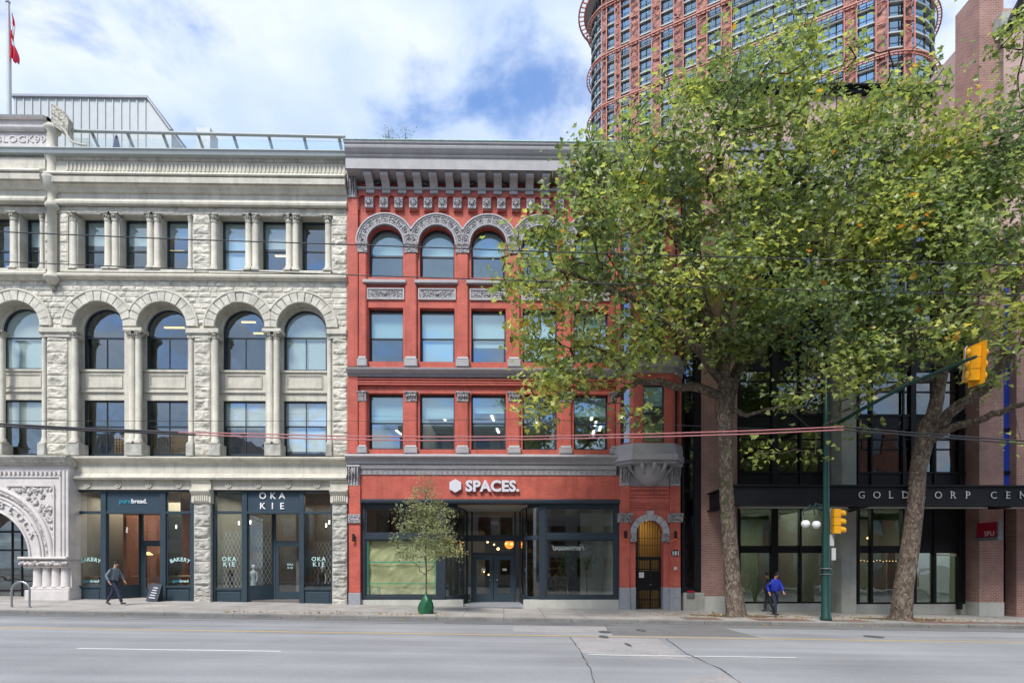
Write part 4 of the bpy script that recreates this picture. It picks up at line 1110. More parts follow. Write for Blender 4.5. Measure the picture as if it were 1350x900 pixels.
# ------------------------------------------------------------------ sign band and shopfront
zg = lambda u: zf(PX(u))
b = MB(); b.box(PX(474), PX(817), FY+.0, YB+.02, zr_(657.5), zr_(626)); b.build('sign_band', 'red_brick', B)
sg = MB(); hx = PX(600.6); hz = zr_(640.5); rr = .295
sg.yprism([(hx+rr*math.cos(R(90+60*k)), hz+rr*math.sin(R(90+60*k))) for k in range(6)], FY-.14, FY-.04); sg.build('hexagon_sign', 'letter_grey', B)
text('letters', 'SPACES.', 'letter_grey', B, (PX(614), FY-.09, zr_(647.3)), .475, .05, .026, 1.03, 'LEFT')
b = MB(); b.xprof([(YB+.3,zr_(663.5)),(FY-.12,zr_(663)),(FY-.14,zr_(660)),(FY-.05,zr_(657.6)),(YB+.3,zr_(657.6))], PX(476), PX(817)); b.build('fascia_beam', 'charcoal', B)
b = MB(); b.box(xr0, xr1, YB+.05, YB+.5, zr_(657)+.01, zr_(657)+.25); b.build('lintel', 'charcoal', B)
YF = FY+.12
Xf = lambda u, y=YF: PX(u, y); Zf = lambda v, y=YF: PZ(v, 650, y)
b = MB()
for (u0,u1) in [(477,481.5),(576.8,587.5),(711,719.5),(810.5,817)]: b.bbox(Xf(u0), Xf(u1), YF-.05, YF+.12, zg(u0)-.1, Zf(663), .01)
for (u0,u1) in [(481.5,576.8),(719.5,810.5)]:
    b.box(Xf(u0), Xf(u1), YF-.04, YF+.1, Zf(669), Zf(663)); b.bbox(Xf(u0), Xf(u1), YF-.04, YF+.1, Zf(711), Zf(703), .01); b.bbox(Xf(u0), Xf(u1), YF-.04, YF+.1, Zf(790), Zf(785), .01)
    for v0, v1 in ((669,703),(711,785)):
        a0, a1, c0, c1 = Xf(u0), Xf(u1), Zf(v1), Zf(v0)
        b.box(a0, a0+.07, YF, YF+.08, c0, c1); b.box(a1-.07, a1, YF, YF+.08, c0, c1); b.box(a0+.07, a1-.07, YF, YF+.08, c0, c0+.05); b.box(a0+.07, a1-.07, YF, YF+.08, c1-.05, c1)
b.box(Xf(477), Xf(817), YF+.13, YF+.3, Zf(664), Zf(659)); b.box(Xf(477), Xf(817), YF+.101, YF+.13, Zf(663.5), Zf(660)); sf = b.build('shopfront', 'charcoal', B)
b = MB()
for (u0,u1) in [(481.5,576.8),(719.5,810.5)]:
    for v0, v1 in ((669,703),(711,785)): b.box(Xf(u0)+.07, Xf(u1)-.07, YF+.03, YF+.036, Zf(v1)+.05, Zf(v0)-.05)
b.build('pane', 'glass_shop', sf)
# concrete sill walls
b = MB()
for (u0,u1) in [(477,613),(690,817)]:
    b.box(Xf(u0)+.0, Xf(u1) if u1 != 613 else PX(613,25.2), YF-.06, YF+.2, -1.2, Zf(790)-.0)
b.build('sill_wall', 'concrete_light', B)
# curved glass into the recessed doorway
YD = 26.6; cxd = (Xf(587.5)+Xf(711))/2; hwd = 1.09
def curved(sgn):
    A = Vector((cxd+sgn*abs(Xf(587.5)-cxd), YF+.05)); Bq = Vector((cxd+sgn*(hwd+.22), YD)); Cq = Vector((cxd+sgn*(hwd+.28), YF+.25))
    pts = []
    for k in range(11):
        t = k/10; pts.append(A*(1-t)**2+Cq*2*t*(1-t)+Bq*t*t)
    def ribbon(b, z0, z1, w):
        vs = [];
        for p in pts: vs += [(p.x-w/2,p.y,z0),(p.x+w/2,p.y,z0),(p.x+w/2,p.y,z1),(p.x-w/2,p.y,z1)]
        m = len(pts); fs = [(0,1,2,3),(4*m-1,4*m-2,4*m-3,4*m-4)]
        for k in range(m-1):
            for i in range(4): fs.append((4*k+i,4*k+4+i,4*k+4+(i+1)%4,4*k+(i+1)%4))
        b.add(vs, fs)
    b = MB(); ribbon(b, zg(650)-.2, Zf(786), .09); ribbon(b, Zf(710.5), Zf(705), .10); ribbon(b, Zf(668), Zf(663), .09)
    for k in (5,): b.cyl(pts[k].x, pts[k].y, Zf(786), Zf(668), .028, 8)
    c = b.build('curved_frame', 'charcoal', sf)
    g = MB(); ribbon(g, Zf(786), Zf(711), .008); ribbon(g, Zf(705), Zf(668), .008); g.build('pane', 'glass_shop', c)
curved(-1); curved(1)
Zd = lambda v: PZ(v, 650, YD)
b = MB()
for x in (cxd-hwd-.24, cxd-hwd, cxd+hwd-.08, cxd+hwd+.16): b.box(x, x+.08, YD-.04, YD+.08, -.5, Zd(668))
for v0, v1 in ((705,713),(728,731.5),(668,674)): b.box(cxd-hwd+.08, cxd+hwd-.08, YD-.03, YD+.07, Zd(v1), Zd(v0))
for v0, v1 in ((705,713),(668,674)):
    b.box(cxd-hwd-.16, cxd-hwd, YD-.03, YD+.07, Zd(v1), Zd(v0)); b.box(cxd+hwd, cxd+hwd+.16, YD-.03, YD+.07, Zd(v1), Zd(v0))
b.build('door_frame', 'charcoal', sf)
g = MB(); g.box(cxd-hwd, cxd+hwd, YD+.02, YD+.026, Zd(705), Zd(674)); g.box(cxd-hwd, cxd+hwd, YD+.02, YD+.026, Zd(728), Zd(713))
g.box(cxd-hwd-.16, cxd-hwd, YD+.02, YD+.026, -.1, Zd(668)); g.box(cxd+hwd, cxd+hwd+.16, YD+.02, YD+.026, -.1, Zd(668)); g.build('pane', 'glass_shop', sf)
zfd = -.09; ztd = Zd(731.5)
for s in (0,1):
    x0 = cxd-hwd+.08 if s == 0 else cxd+.012; x1 = cxd-.012 if s == 0 else cxd+hwd-.08
    b = MB(); b.box(x0,x0+.19,YD-.02,YD+.04,zfd,ztd-.01); b.box(x1-.19,x1,YD-.02,YD+.04,zfd,ztd-.01); b.box(x0+.19,x1-.19,YD-.02,YD+.04,ztd-.22,ztd-.01); b.box(x0+.19,x1-.19,YD-.02,YD+.04,zfd,zfd+.38)
    d = b.build('door', 'shop_blue', sf)
    g = MB(); g.box(x0+.19,x1-.19,YD+.005,YD+.011,zfd+.38,ztd-.22); g.build('pane', 'glass_shop', d)
    g = MB(); hx_ = x1-.09 if s == 0 else x0+.09; g.tube([(hx_,YD-.02,.95),(hx_,YD-.09,.97),(hx_+(.1 if s==0 else -.1)*-1,YD-.09,.97)], .02, 6); g.build('handle', 'steel', d)
    g = MB(); g.box(x0+.42,x0+.62,YD-.004,YD-.001,1.42,1.53); g.build('notice', 'letter_white', d)
text('street_number', '155', 'letter_white', sf, (cxd+.05, YD+.012, Zd(691)), .18, .003, 0)
b = MB(); b.box(Xf(588), Xf(711), YF+.1, YD+.1, Zf(663.8), Zf(662)); b.build('recess_soffit', 'wood', sf)
b = MB()
for x in (cxd-.7, cxd+.75): b.cyl(x, 25.6, Zf(663.8)-.02, Zf(663.8)-.001, .09, 12)
b.build('downlight', 'lamp_white', sf)
b = MB(); b.add([(cxd-1.2,FY-.45,zg(650)+.012),(cxd+1.3,FY-.45,zg(655)+.012),(cxd+1.1,YD,zfd-.01),(cxd-1.1,YD,zfd-.01)],[(0,1,2,3)]); b.add([(Xf(588),FY+.1,zg(590)+.006),(Xf(711),FY+.1,zg(711)+.006),(Xf(705),YD,zfd-.02),(Xf(590),YD,zfd-.02)],[(0,1,2,3)]); b.build('threshold', 'granite', sf)
# shop interior dressing
b = MB(); b.box(PX(472), PX(817), YB+.52, 32.9, -1.0, zfd-.05); b.build('shop_floor', 'concrete', B)
b = MB(); b.box(PX(810), PX(811.5), YF+.3, 32, -.2, zr_(663)); b.box(PX(765,27), PX(815,27), 27, 27.1, -.2, zr_(663)); b.box(PX(545,30), PX(640,30), 29, 29.1, -.2, zr_(690)); b.build('shop_wall', 'shop_interior', B)
b = MB()
for k in range(7):
    b.box(PX(690,29)+.0, PX(745,29), 28.2, 28.9, -.2+k*.42, -.15+k*.42)
rng = random.Random(4)
for k in range(60):
    x = rng.uniform(PX(690,29), PX(745,29)-.2); z = -.15+.42*rng.randint(0,6); b.box(x, x+rng.uniform(.05,.25), 28.3, 28.6, z, z+rng.uniform(.12,.3))
b.build('shelves', 'wood', B)
b = MB()
for (x,y,z,r) in [(cxd-.35,28.5,2.9,.06),(cxd+.0,28,2.75,.05),(cxd+.2,28.6,2.55,.08),(cxd+.62,28,2.8,.05),(cxd+.9,28,2.78,.05),(cxd-.3,28.8,1.2,.05),(cxd-.55,28.9,1.35,.04)]: b.sphere((x,y,z), r, 8, 6)
b.build('pendant_lamp', 'lamp_warm', B)
b = MB(); b.sphere((cxd+.78,28.3,2.78), .24, 10, 8); b.build('paper_lantern', 'lamp_orange', B)
# kraft paper with green tape behind the left window
b = MB(); nx, nz = 46, 26; x0, x1, z0, z1 = Xf(484.5), Xf(574), Zf(783), Zf(713); vs = []
for j in range(nz+1):
    for i in range(nx+1):
        X_ = x0+(x1-x0)*i/nx; Z_ = z0+(z1-z0)*j/nz
        q = noise.noise(Vector((X_*1.3+Z_*1.6, Z_*.8-X_*.5, 3)))*.09 + abs(noise.noise(Vector((X_*2.7-Z_*2.2, Z_*1.5, 9))))*.07
        vs.append((X_, YF+.20-q, Z_))
b.add(vs, [(j*(nx+1)+i, j*(nx+1)+i+1, (j+1)*(nx+1)+i+1, (j+1)*(nx+1)+i) for j in range(nz) for i in range(nx)], True)
pp = b.build('paper_cover', 'paper', B)
b = MB(); t = .022; y = YF+.045
b.box(x0-.02, x1, y, y+.003, z1-.0, z1+2*t); b.box(x0-.02, x0+.03, y, y+.003, z0, z1-.001); b.box(x1-.04, x1, y, y+.003, z0, z1-.001)
b.box(x0+.03, x1-.04, y, y+.003, Zf(741.5), Zf(740)); b.box(x0+.05, x1-.04, y, y+.003, Zf(769.5), Zf(768.3))
b.box(x0+.42, x0+.46, y+.004, y+.006, z0+.1, Zf(768.5)); b.build('tape', 'green_tape', pp)
t = text('mirrored_script', 'Fernwood', 'lattice', B, (Xf(751), YF+.20, Zf(724.5)), .26, .01, .006, .95, 'CENTER', shear=.35, mirror=True)  # mirror image of a neon sign, modelled as letters behind the glass
# left pillar
def pillar(u0, u1, vb, y=FY-.1):
    x0, x1 = PX(u0,y), PX(u1,y)
    b = MB(); b.bbox(x0, x1, y, YB+.3, PZ(vb,u0,y), PZ(640,u0,y), .015); p = b.build('pilaster', 'red_brick', B)
    b = MB(); b.bbox(x0-.01, x1+.01, y-.03, YB+.3, zf(x0)-.4, PZ(vb,u0,y)-.001, .02); b.build('pilaster_base', 'granite', p)
    return p, x0, x1
p, x0, x1 = pillar(459.7, 475, 781)
b = MB(); b.bbox(x0-.02, x1+.02, FY-.17, FY-.09, zr_(690), zr_(678), .02)
b.build('carved_block', 'trim_carved', p)
p1, q0, q1 = pillar(817.2, 830.5, 774); p2, s0, s1 = pillar(883.3, 897.3, 774)
for pp_, (a, c) in ((p1,(q0,q1)),(p2,(s0,s1))):
    b = MB(); b.xprof([(FY+.1,zr_(688)),(FY-.14,zr_(688)),(FY-.16,zr_(684)),(FY-.2,zr_(679)),(FY-.24,zr_(678.5)),(FY-.24,zr_(676.3)),(FY+.1,zr_(676.3))], a-.09, c+.09)
    for k in range(5): b.sphere((a+(c-a)*(k+.5)/5, FY-.18, zr_(683)), .045, 6, 5, sz=1.6)
    b.build('capital', 'trim_carved', pp_)
# ------------------------------------------------------------------ arched doorway 151
ux = 856.3; xd = PX(ux); rO = .87; rI = .60; zS = zr_(703)
dx0, dx1 = PX(830.5,FY-.1), PX(883.3,FY-.1)
b = MB(); b.arcfill(xd, zS, rI+.02, zr_(640), dx0, dx1, FY+.0, FY+.5, 20)
b.box(dx0, xd-rI-.02, FY, FY+.5, PZ(774,830,FY), zS); b.box(xd+rI+.02, dx1, FY, FY+.5, PZ(774,880,FY), zS)
b.build('door_surround', 'red_paint', B)
b = MB(); b.bbox(dx0+.0, xd-rI-.0, FY-.02, FY+.5, zf(dx0)-.3, PZ(774,830,FY)-.002, .015); b.bbox(xd+rI+.0, dx1, FY-.02, FY+.5, zf(dx0)-.3, PZ(774,830,FY)-.002, .015); b.build('door_plinth', 'granite', B)
b = MB()
for k in range(8):
    if k in (): continue
    b.arch(xd, zS, rI, rO, FY-.09, FY+.1, math.pi*k/8+.012, math.pi*(k+1)/8-.012, 4)
b.yprism([(xd-.10,zS+rI-.03),(xd+.10,zS+rI-.03),(xd+.16,zS+rO+.14),(xd-.16,zS+rO+.14)], FY-.16, FY+.09)
b.build('door_arch', 'trim_light', B)
b = MB()
for (a, c) in ((xd-rO-.0, xd-rI+.02),(xd+rI-.02, xd+rO+.0)): b.bbox(a-.0, c+.0, FY-.12, FY+.2, zr_(714), zr_(703)-.001, .03)
b.build('door_impost', 'trim_carved', B)
b = MB(); z = zr_(671)
for k in range(5): b.box(dx0+.02, dx1-.02, FY-.03-.012*(k%2), FY-.001, z+k*.07, z+k*.07+.045)
for k in range(10): xk = dx0+.1+(dx1-dx0-.2)*(k+.5)/10; b.yprism([(xk-.08,zr_(651)),(xk,zr_(645.5)),(xk+.08,zr_(651))], FY-.05, FY-.001)
b.box(dx0+.02, dx1-.02, FY-.06, FY-.001, zr_(645), zr_(642)); b.box(dx0+.02, dx1-.02, FY-.05, FY-.001, zr_(654.5), zr_(652.5))
b.build('moulded_panel', 'red_paint', B)
# porch room with ochre wall and gate
b = MB(); b.box(dx0, dx1+.4, FY+2.2, FY+2.25, -1, zr_(672)); b.box(xd-.05,xd+.0,FY+2.0,FY+2.19,-1,zr_(672)); b.build('porch_wall', 'wall_ochre', B)
b = MB(); b.box(dx0, xd-.25, FY+.9, FY+2.1, -1, zr_(672)); b.box(dx0,dx1,FY+.52,FY+2.2,zr_(678),zr_(676)); b.build('porch_side', 'interior_dark', B)
b = MB(); b.cyl(xd+.25, FY+1.4, zr_(682), zr_(680), .12, 10); b.build('porch_lamp', 'lamp_yellow', B)
YGt = FY+.35; b = MB(); zb_ = zf(xd)+.03
b.box(xd-rI, xd+rI, YGt, YGt+.06, PZ(738,856,YGt), PZ(733.5,856,YGt)); b.box(xd+.10, xd+.17, YGt, YGt+.06, zb_, PZ(738,856,YGt)); b.box(xd-rI, xd-rI+.06, YGt, YGt+.06, zb_, PZ(738,856,YGt)); b.box(xd+rI-.06, xd+rI, YGt, YGt+.06, zb_, PZ(738,856,YGt))
for v in (801,790,765,759,750): b.box(xd-rI+.06, xd+rI-.06, YGt+.01, YGt+.05, PZ(v,856,YGt)-.02, PZ(v,856,YGt)+.02)
b.box(xd-rI+.06, xd+rI-.06, YGt+.04, YGt+.055, PZ(778,856,YGt), PZ(752,856,YGt))
k = 0
for i in range(11):
    x = xd-rI+.02+i*.116; b.tube([(x,YGt+.03,zb_),(x,YGt+.03,zS+math.sqrt(max(.01,rI**2-(x-xd)**2)))], .011, 5)
for v in (709,718): b.box(xd-rI, xd+rI, YGt+.02, YGt+.04, PZ(v,856,YGt)-.008, PZ(v,856,YGt)+.008)
gt = b.build('gate', 'black_metal', B)
b = MB(); b.box(xd-.38, xd-.16, YGt-.006, YGt-.001, PZ(761,856,YGt), PZ(754,856,YGt)); b.build('notice', 'letter_grey', gt)
b = MB(); b.sphere((xd+.13, YGt-.02, PZ(770,856,YGt)), .035, 8, 6); b.build('handle', 'steel', gt)
# number plate, bell panel
xn = PX(890.5, FY-.12)
b = MB(); b.arch(xn, zr_(728.3), .0005, .185, FY-.14, FY-.11, 0, 2*math.pi, 24); b.xform(Matrix.Translation((0,0,zr_(728.3))) @ Matrix.Diagonal((1,1,.72,1)) @ Matrix.Translation((0,0,-zr_(728.3)))); n_ = b.build('number_plate', 'black_metal', B)
text('digits', '151', 'letter_white', n_, (xn, FY-.145, zr_(731.2)), .17, .004, .008)
b = MB(); b.bbox(xn-.07, xn+.07, FY-.14, FY-.11, zr_(751), zr_(746.5), .01); b.build('entry_panel', 'letter_silver', B)
b = MB(); b.sphere((xn, FY-.12, zr_(769.5)), .025, 8, 6); b.build('bell_button', 'letter_silver', B)
for u in (466.3, 824.3, 890.3):
    x = PX(u, FY-.15); v = 709 if u < 500 else 705
    b = MB(); b.box(x-.03,x+.03,FY-.16,FY-.10,zr_(v)-.04,zr_(v)+.04); b.cyl(x, FY-.2, zr_(v)-.17, zr_(v)+.17, .06, 12)
    sc_ = b.build('wall_sconce', 'black_metal', B)
    b = MB(); b.cyl(x, FY-.2, zr_(v)-.176, zr_(v)-.171, .045, 10); b.build('bulb', 'lamp_orange', sc_)
# ------------------------------------------------------------------ projecting bay
pj = .60
xl0, xl1 = bx0, PX(898.5)-.0
xm0 = PX(835, FY-pj); xm1 = PX(887, FY-pj)
def bayplan(o=0.):
    s = o*.45
    return [(xl0-o-.0,YB),(xl0-o,FY-.0-s*.3),(xm0-s,FY-pj-o),(xm1+s,FY-pj-o),(xl1+o*.35,FY-s*.3),(xl1+o*.35,YB)]
def bayband(name, mat, v0, v1, o, prof_=None):
    b = MB(); b.zprism(bayplan(o), PZ(v1,856,FY-pj), PZ(v0,856,FY-pj)); return b.build(name, mat, B)
def bayfloor(vb, vt):
    zb, zt = PZ(vb,856,FY-pj), PZ(vt,856,FY-pj)
    P_ = [Vector((x,y,0)) for x,y in bayplan(0)][1:5]
    b = MB(); wins = []
    for A, C, e0, e1 in ((P_[0],P_[1],.34,.02),(P_[1],P_[2],.40,.40),(P_[2],P_[3],.02,.34)):
        d = C-A; L = d.length; d /= L; n = Vector((d.y,-d.x,0))
        def slab(b, s0, s1, z0, z1, t0=0, t1=.22):
            q = [A+d*s0-n*t0, A+d*s1-n*t0, A+d*s1-n*t1, A+d*s0-n*t1]; b.zprism([(p.x,p.y) for p in q], z0, z1)
        s0, s1 = L*.25 if L < 1.2 else .42, L*.78 if L < 1.2 else L-.36
        slab(b, 0, s0, zb, zt); slab(b, s1, L, zb, zt); slab(b, s0, s1, zt-.22, zt); slab(b, s0, s1, zb, zb+.06)
        w = MB(); f = .05
        for a0, a1, z0, z1 in ((s0,s0+f,zb+.06,zt-.22),(s1-f,s1,zb+.06,zt-.22),(s0+f,s1-f,zb+.06,zb+.12),(s0+f,s1-f,zt-.28,zt-.22),(s0+f,s1-f,(zb+zt)/2-.08,(zb+zt)/2-.02)): slab(w, a0, a1, z0, z1, .12, .19)
        wn = w.build('window', 'charcoal', B)
        g = MB(); slab(g, s0+.02, s1-.02, zb+.08, zt-.24, .15, .156); g.build('pane', 'glass_red', wn)
        if L > 1.2 : g = MB(); slab(g, s0+.02, s1-.02, zt-1.1, zt-.24, .21, .214); g.build('blind', 'blind', wn)
    b.build('bay_wall', 'red_paint', B)
for vb, vt in ((584.5,500),(471,385),(362,290)): bayfloor(vb, vt)
bayband('bay_ledge', 'trim', 590, 584.5, .10); bayband('bay_ledge', 'trim', 599, 590, .16); bayband('bay_ledge', 'trim', 607, 599, .30); bayband('bay_ledge', 'trim', 611, 607.0, .18)
b = MB(); b.box(dx0-.0, dx1+.0, FY+.02, YB+.3, zr_(641), zr_(611)); b.build('corbel_back', 'trim', B)
b = MB(); zt_b = PZ(611,856,FY-.3); b.lathe([(.001,zt_b-.98),(.2,zt_b-.95),(.45,zt_b-.82),(.65,zt_b-.58),(.78,zt_b-.28),(.80,zt_b)], (xl0+xl1)/2+.02, FY+.12, 20, math.pi, 2*math.pi)
cb_ = b.build('corbel_bowl', 'trim', B)
b = MB()
for a in (200,240,270,300,340):
    a = R(a); cx_, cy_ = (xl0+xl1)/2+.02, FY+.12
    b.tube([(cx_+r_*math.cos(a), cy_+r_*math.sin(a), z) for r_, z in ((.98,zt_b-.02),(.97,zt_b-.16),(.88,zt_b-.28),(.78,zt_b-.36),(.66,zt_b-.52))], [.09,.09,.08,.06,.03], 8)
b.build('claw', 'trim', cb_)
bayband('bay_ledge', 'trim', 478, 471, .22); bayband('bay_ledge', 'trim', 486, 478.0, .32); bayband('bay_ledge', 'trim_light', 492, 486.0, .12); bayband('bay_panel', 'red_paint', 500, 492.0, .05)
bayband('bay_ledge', 'trim', 369, 362, .14); bayband('bay_panel', 'red_paint', 385, 369.0, .02); bayband('bay_cap', 'trim', 290, 276, .16)
# rooftop plant
# ================================================================== dark brick and steel office building on the right
def zo(v, u=1100, y=FY): return PZ(v, u, y)
O = thing('office_building', 'dark brick and black steel office building behind the two big plane trees', 'building', (PX(1120), FY, zf(PX(1120))))
YO = FY; YGo = FY+.75
XE = PX(1500)
zroof = zo(119, 1240, 26.7)
# glazed joint strip next to the red building
b = MB()
xg0, xg1, xg2, xg3 = PX(899.3), PX(902.8), PX(916), PX(924)
zt0 = PZ(777,910)
b.box(xg0, xg1, YO+.02, YO+.3, zt0, 19.8); b.box(xg2, xg3, YO-.03, YO+.3, zt0, 19.8)
for v in (777, 647.5, 610, 608, 572, 498, 424, 350): b.box(xg1, xg2, YO+.03, YO+.2, PZ(v,910)-.0, PZ(v,910)+.07)
b.box(xg0, xg3, YO+.0, YO+.3, zt0-.12, zt0)
st = b.build('joint_frame', 'black_metal', O)
b = MB(); b.box(xg1, xg2, YO+.1, YO+.11, zt0, 19.7); b.build('joint_glass', 'glass_strip', st)
b = MB(); b.box(xg1, xg2, YO+.6, YO+.65, zt0-1, 19.7); b.build('joint_lining', 'dark_clad', st)
b = MB(); b.bbox(PX(900.5), PX(928), YO-.08, YO+.4, -1.6, zt0-.121, .02); b.build('plinth', 'concrete', O)
# brick pillar
px0_, px1_ = PX(924)+.003, PX(972)
b = MB(); b.box(px0_, px1_, YO, YO+2.5, PZ(785.5,950), 19.5); b.build('brick_pillar', 'office_brick', O)
b = MB(); b.bbox(PX(928)+.003, px1_+.0, YO-.02, YO+2.4, -1.7, PZ(785.5,950)-.002, .015); b.build('plinth', 'concrete_light', O)
# concrete column
b = MB(); b.bbox(PX(1103.5,YO+.35), PX(1129.5,YO), YO-.0, YO+2, -1.8, 19.5, .03)
b.build('concrete_column', 'concrete', O)
# second brick pillar and side wall
x2a, x2b = PX(1291.2), PX(1323)
b = MB(); b.box(x2a, x2b, YO, YO+1.3, PZ(793.5,1300), 27.4); b.build('brick_pillar', 'office_brick', O)
b = MB(); b.bbox(x2a-.02, x2b+.02, YO-.03, YO+1.3, -1.9, PZ(793.5,1300)-.002, .015); b.build('plinth', 'concrete_light', O)
b = MB(); b.box(x2a+.01, XE, YO+1.31, 34, 9, 25.8); b.box(x2b+.0, XE, YO+.9, YO+1.3, 17, 27.4); b.build('upper_wall', 'office_brick_light', O)
b = MB(); b.box(PX(1343), PX(1420), YO+.1, YO+1.2, -1.9, 17); b.build('brick_pillar', 'office_brick', O)
b = MB(); b.box(x2b+.003, PX(1343)-.003, YO+.45, YO+.6, zo(640,1330), 17); b.build('blue_panel', 'blue_panel', O)
b = MB(); 
for v in (563, 620, 480, 400): b.box(x2b+.004, PX(1343)-.004, YO+.38, YO+.449, zo(v,1330)-.05, zo(v,1330)+.06)
b.build('panel_joint', 'black_metal', O)
b = MB(); b.bbox(PX(1319,23.6), PX(1336,23.6), 23.5, 25.2, PZ(36,1328,23.6), PZ(18,1328,23.6), .02); b.build('concrete_corbel', 'concrete', O)
b = MB(); b.tube([(PX(1337,23.6), 23.8, PZ(32,1335,23.6)), (PX(1356,22), 22.2, PZ(-4,1350,22))], .28, 4); b.build('roof_strut', 'black_metal', O)
# set-back top wall with black gutter beam
b = MB(); b.box(px0_, x2a+.2, 26.7, 26.9, 18, zroof-.35); b.box(px0_, px0_+.3, 26.9, 40, -1, zroof-.3); b.box(px0_, XE, 39.7, 40, -1, zroof-.3); b.build('back_wall', 'office_brick_light', O)
b = MB(); b.box(px0_, x2a+.2, 26.5, 26.95, zroof-.34, zroof); b.box(px0_-.0, x2a+.2, 26.3, 26.5, zroof-.12, zroof-.05); b.build('gutter_beam', 'black_metal', O)
b = MB(); b.box(px1_, x2a, YO+.5, 26.69, 19.2, 19.5); b.box(px0_+.3, XE, 26.95, 39.6, zroof-.6, zroof-.4); b.build('roof', 'grey_clad', O)
# curtain-wall bays
def bay(name, ua, ub, muls):
    xa = PX(ua, YO) if ua != 972 else px1_; xb = PX(ub, YO)
    M_ = [PX(m, YGo) for m in muls]
    b = MB(); g = MB(); s = MB()
    zc = zo(641,(ua+ub)/2,YGo)-.2
    # below the canopy
    zt, z1, z2, z3, z4 = zo(667,1100,YGo), zo(719,1100,YGo), zo(728.5,1100,YGo), zo(792.5+(ua-972)/150*1.0,1100,YGo), -1.9
    b.box(xa, xb, YGo, YGo+.12, zt-.12, zt+.25); b.box(xa, xb, YGo, YGo+.12, z2, z1); b.box(xa, xb, YGo, YGo+.12, z3-.08, z3)
    s.box(xa, xb, YGo-.04, YGo+.2, z4, z3-.081)
    g.box(xa, xb, YGo+.06, YGo+.066, z3, z2); g.box(xa, xb, YGo+.06, YGo+.066, z1, zt-.12)
    for m, w in zip(M_, muls.values()):
        b.box(m-w/2, m+w/2, YGo-.07, YGo+.13, z3-.05, zt+.2)
    # above: repeated storeys
    top = 19.3
    z = zo(641,1100,YGo); hs = 18.5*24.75/720; hp = 76.5*24.75/720; k = 0
    while z < top-.5:
        b.box(xa, xb, YGo+.0, YGo+.14, z, z+hs); b.box(xa, xb, YGo-.05, YGo+.15, z+hs-.06, z+hs+.04); 
        b.box(xa, xb, YGo+.01, YGo+.12, z+hs+1.05, z+hs+1.11); b.box(xa, xb, YGo+.01, YGo+.12, z+hs+1.5, z+hs+1.56)
        g.box(xa, xb, YGo+.06, YGo+.066, z+hs+.04, z+hp); z += hp
    for m, w in zip(M_, muls.values()): b.box(m-w*.4, m+w*.4, YGo-.08, YGo-.0, zc, top); 
    f = b.build('window_wall', 'black_metal', O); g.build('pane', 'glass_dark', f); s.build('tiled_base', 'concrete_light', f)
    return f
bay('a', 972, 1104, {974:.12, 1020.5:.32, 1054.8:.09, 1087:.09, 1100.5:.16})
bay('b', 1129.5, 1291, {1131:.1, 1148.5:.10, 1190:.10, 1203:.3, 1231.5:.12, 1266.5:.30})
b = MB(); b.box(PX(1203,YGo), PX(1231,YGo), YGo-.02, YGo+.02, zo(719,1200,YGo)-.0, zo(668,1200,YGo)); b.box(PX(1231,YGo), PX(1266,YGo), YGo-.02, YGo+.02, zo(719,1200,YGo), zo(668,1200,YGo)); b.build('opaque_panel', 'black_metal', O)
# interiors
interior(O, px1_+.02, x2a+.6, YGo+.2, 31, [-1.0, zo(641,1100,YGo)+.3, zo(641,1100,YGo)+2.95, zo(641,1100,YGo)+5.6, zo(641,1100,YGo)+8.3, 19.4], 'gallery_interior')
b = MB(); b.box(PX(1103), PX(1120), YGo+.2, 30.9, -.7, zo(667,1100,YGo)); b.box(PX(1150,28), PX(1185,28), 28, 28.1, -.7, 2.0); b.box(PX(1000,29), PX(1040,29), 29, 29.1, -.7, 2.6); b.box(PX(1170,26.5), PX(1180,26.5), 26.5, 26.6, -.7, 2.4); b.build('partition', 'interior_dark', O)
b = MB(); rng = random.Random(12)
for k in range(16): b.sphere((PX(1062+k*1.9,26.5), 26.5+rng.uniform(0,1), PZ(740+rng.uniform(-4,4),1075,26.5)), .022, 6, 4)
for k in range(12): b.sphere((PX(1135+k*4.2,26.5), 26.5, PZ(739+rng.uniform(-1,1),1150,26.5)), .022, 6, 4)
b.sphere((PX(1144,26), 26, PZ(709,1144,26)), .06, 8, 5)
b.build('fairy_lights', 'lamp_warm', O)
b = MB(); b.box(PX(1258,YGo)+.0, PX(1262,YGo), YGo-.3, YGo-.1, zo(804,1260), zo(795,1260)); b.build('vent_box', 'black_metal', O)
text('lettering', 'AUDAIN GALLERY', 'letter_white', O, (PX(1250,YGo), YGo+.05, zo(732.3,1250,YGo)), .085, .003, .003, 1.1)
text('lettering', 'Audain Gallery', 'letter_silver', O, (PX(1236.5,YGo), YGo+.05, zo(778.5,1250,YGo)), .045, .002, 0, 1.0, 'LEFT')
text('lettering', 'Open', 'letter_silver', O, (PX(1236.5,YGo), YGo+.05, zo(783.5,1250,YGo)), .045, .002, 0, 1.0, 'LEFT')
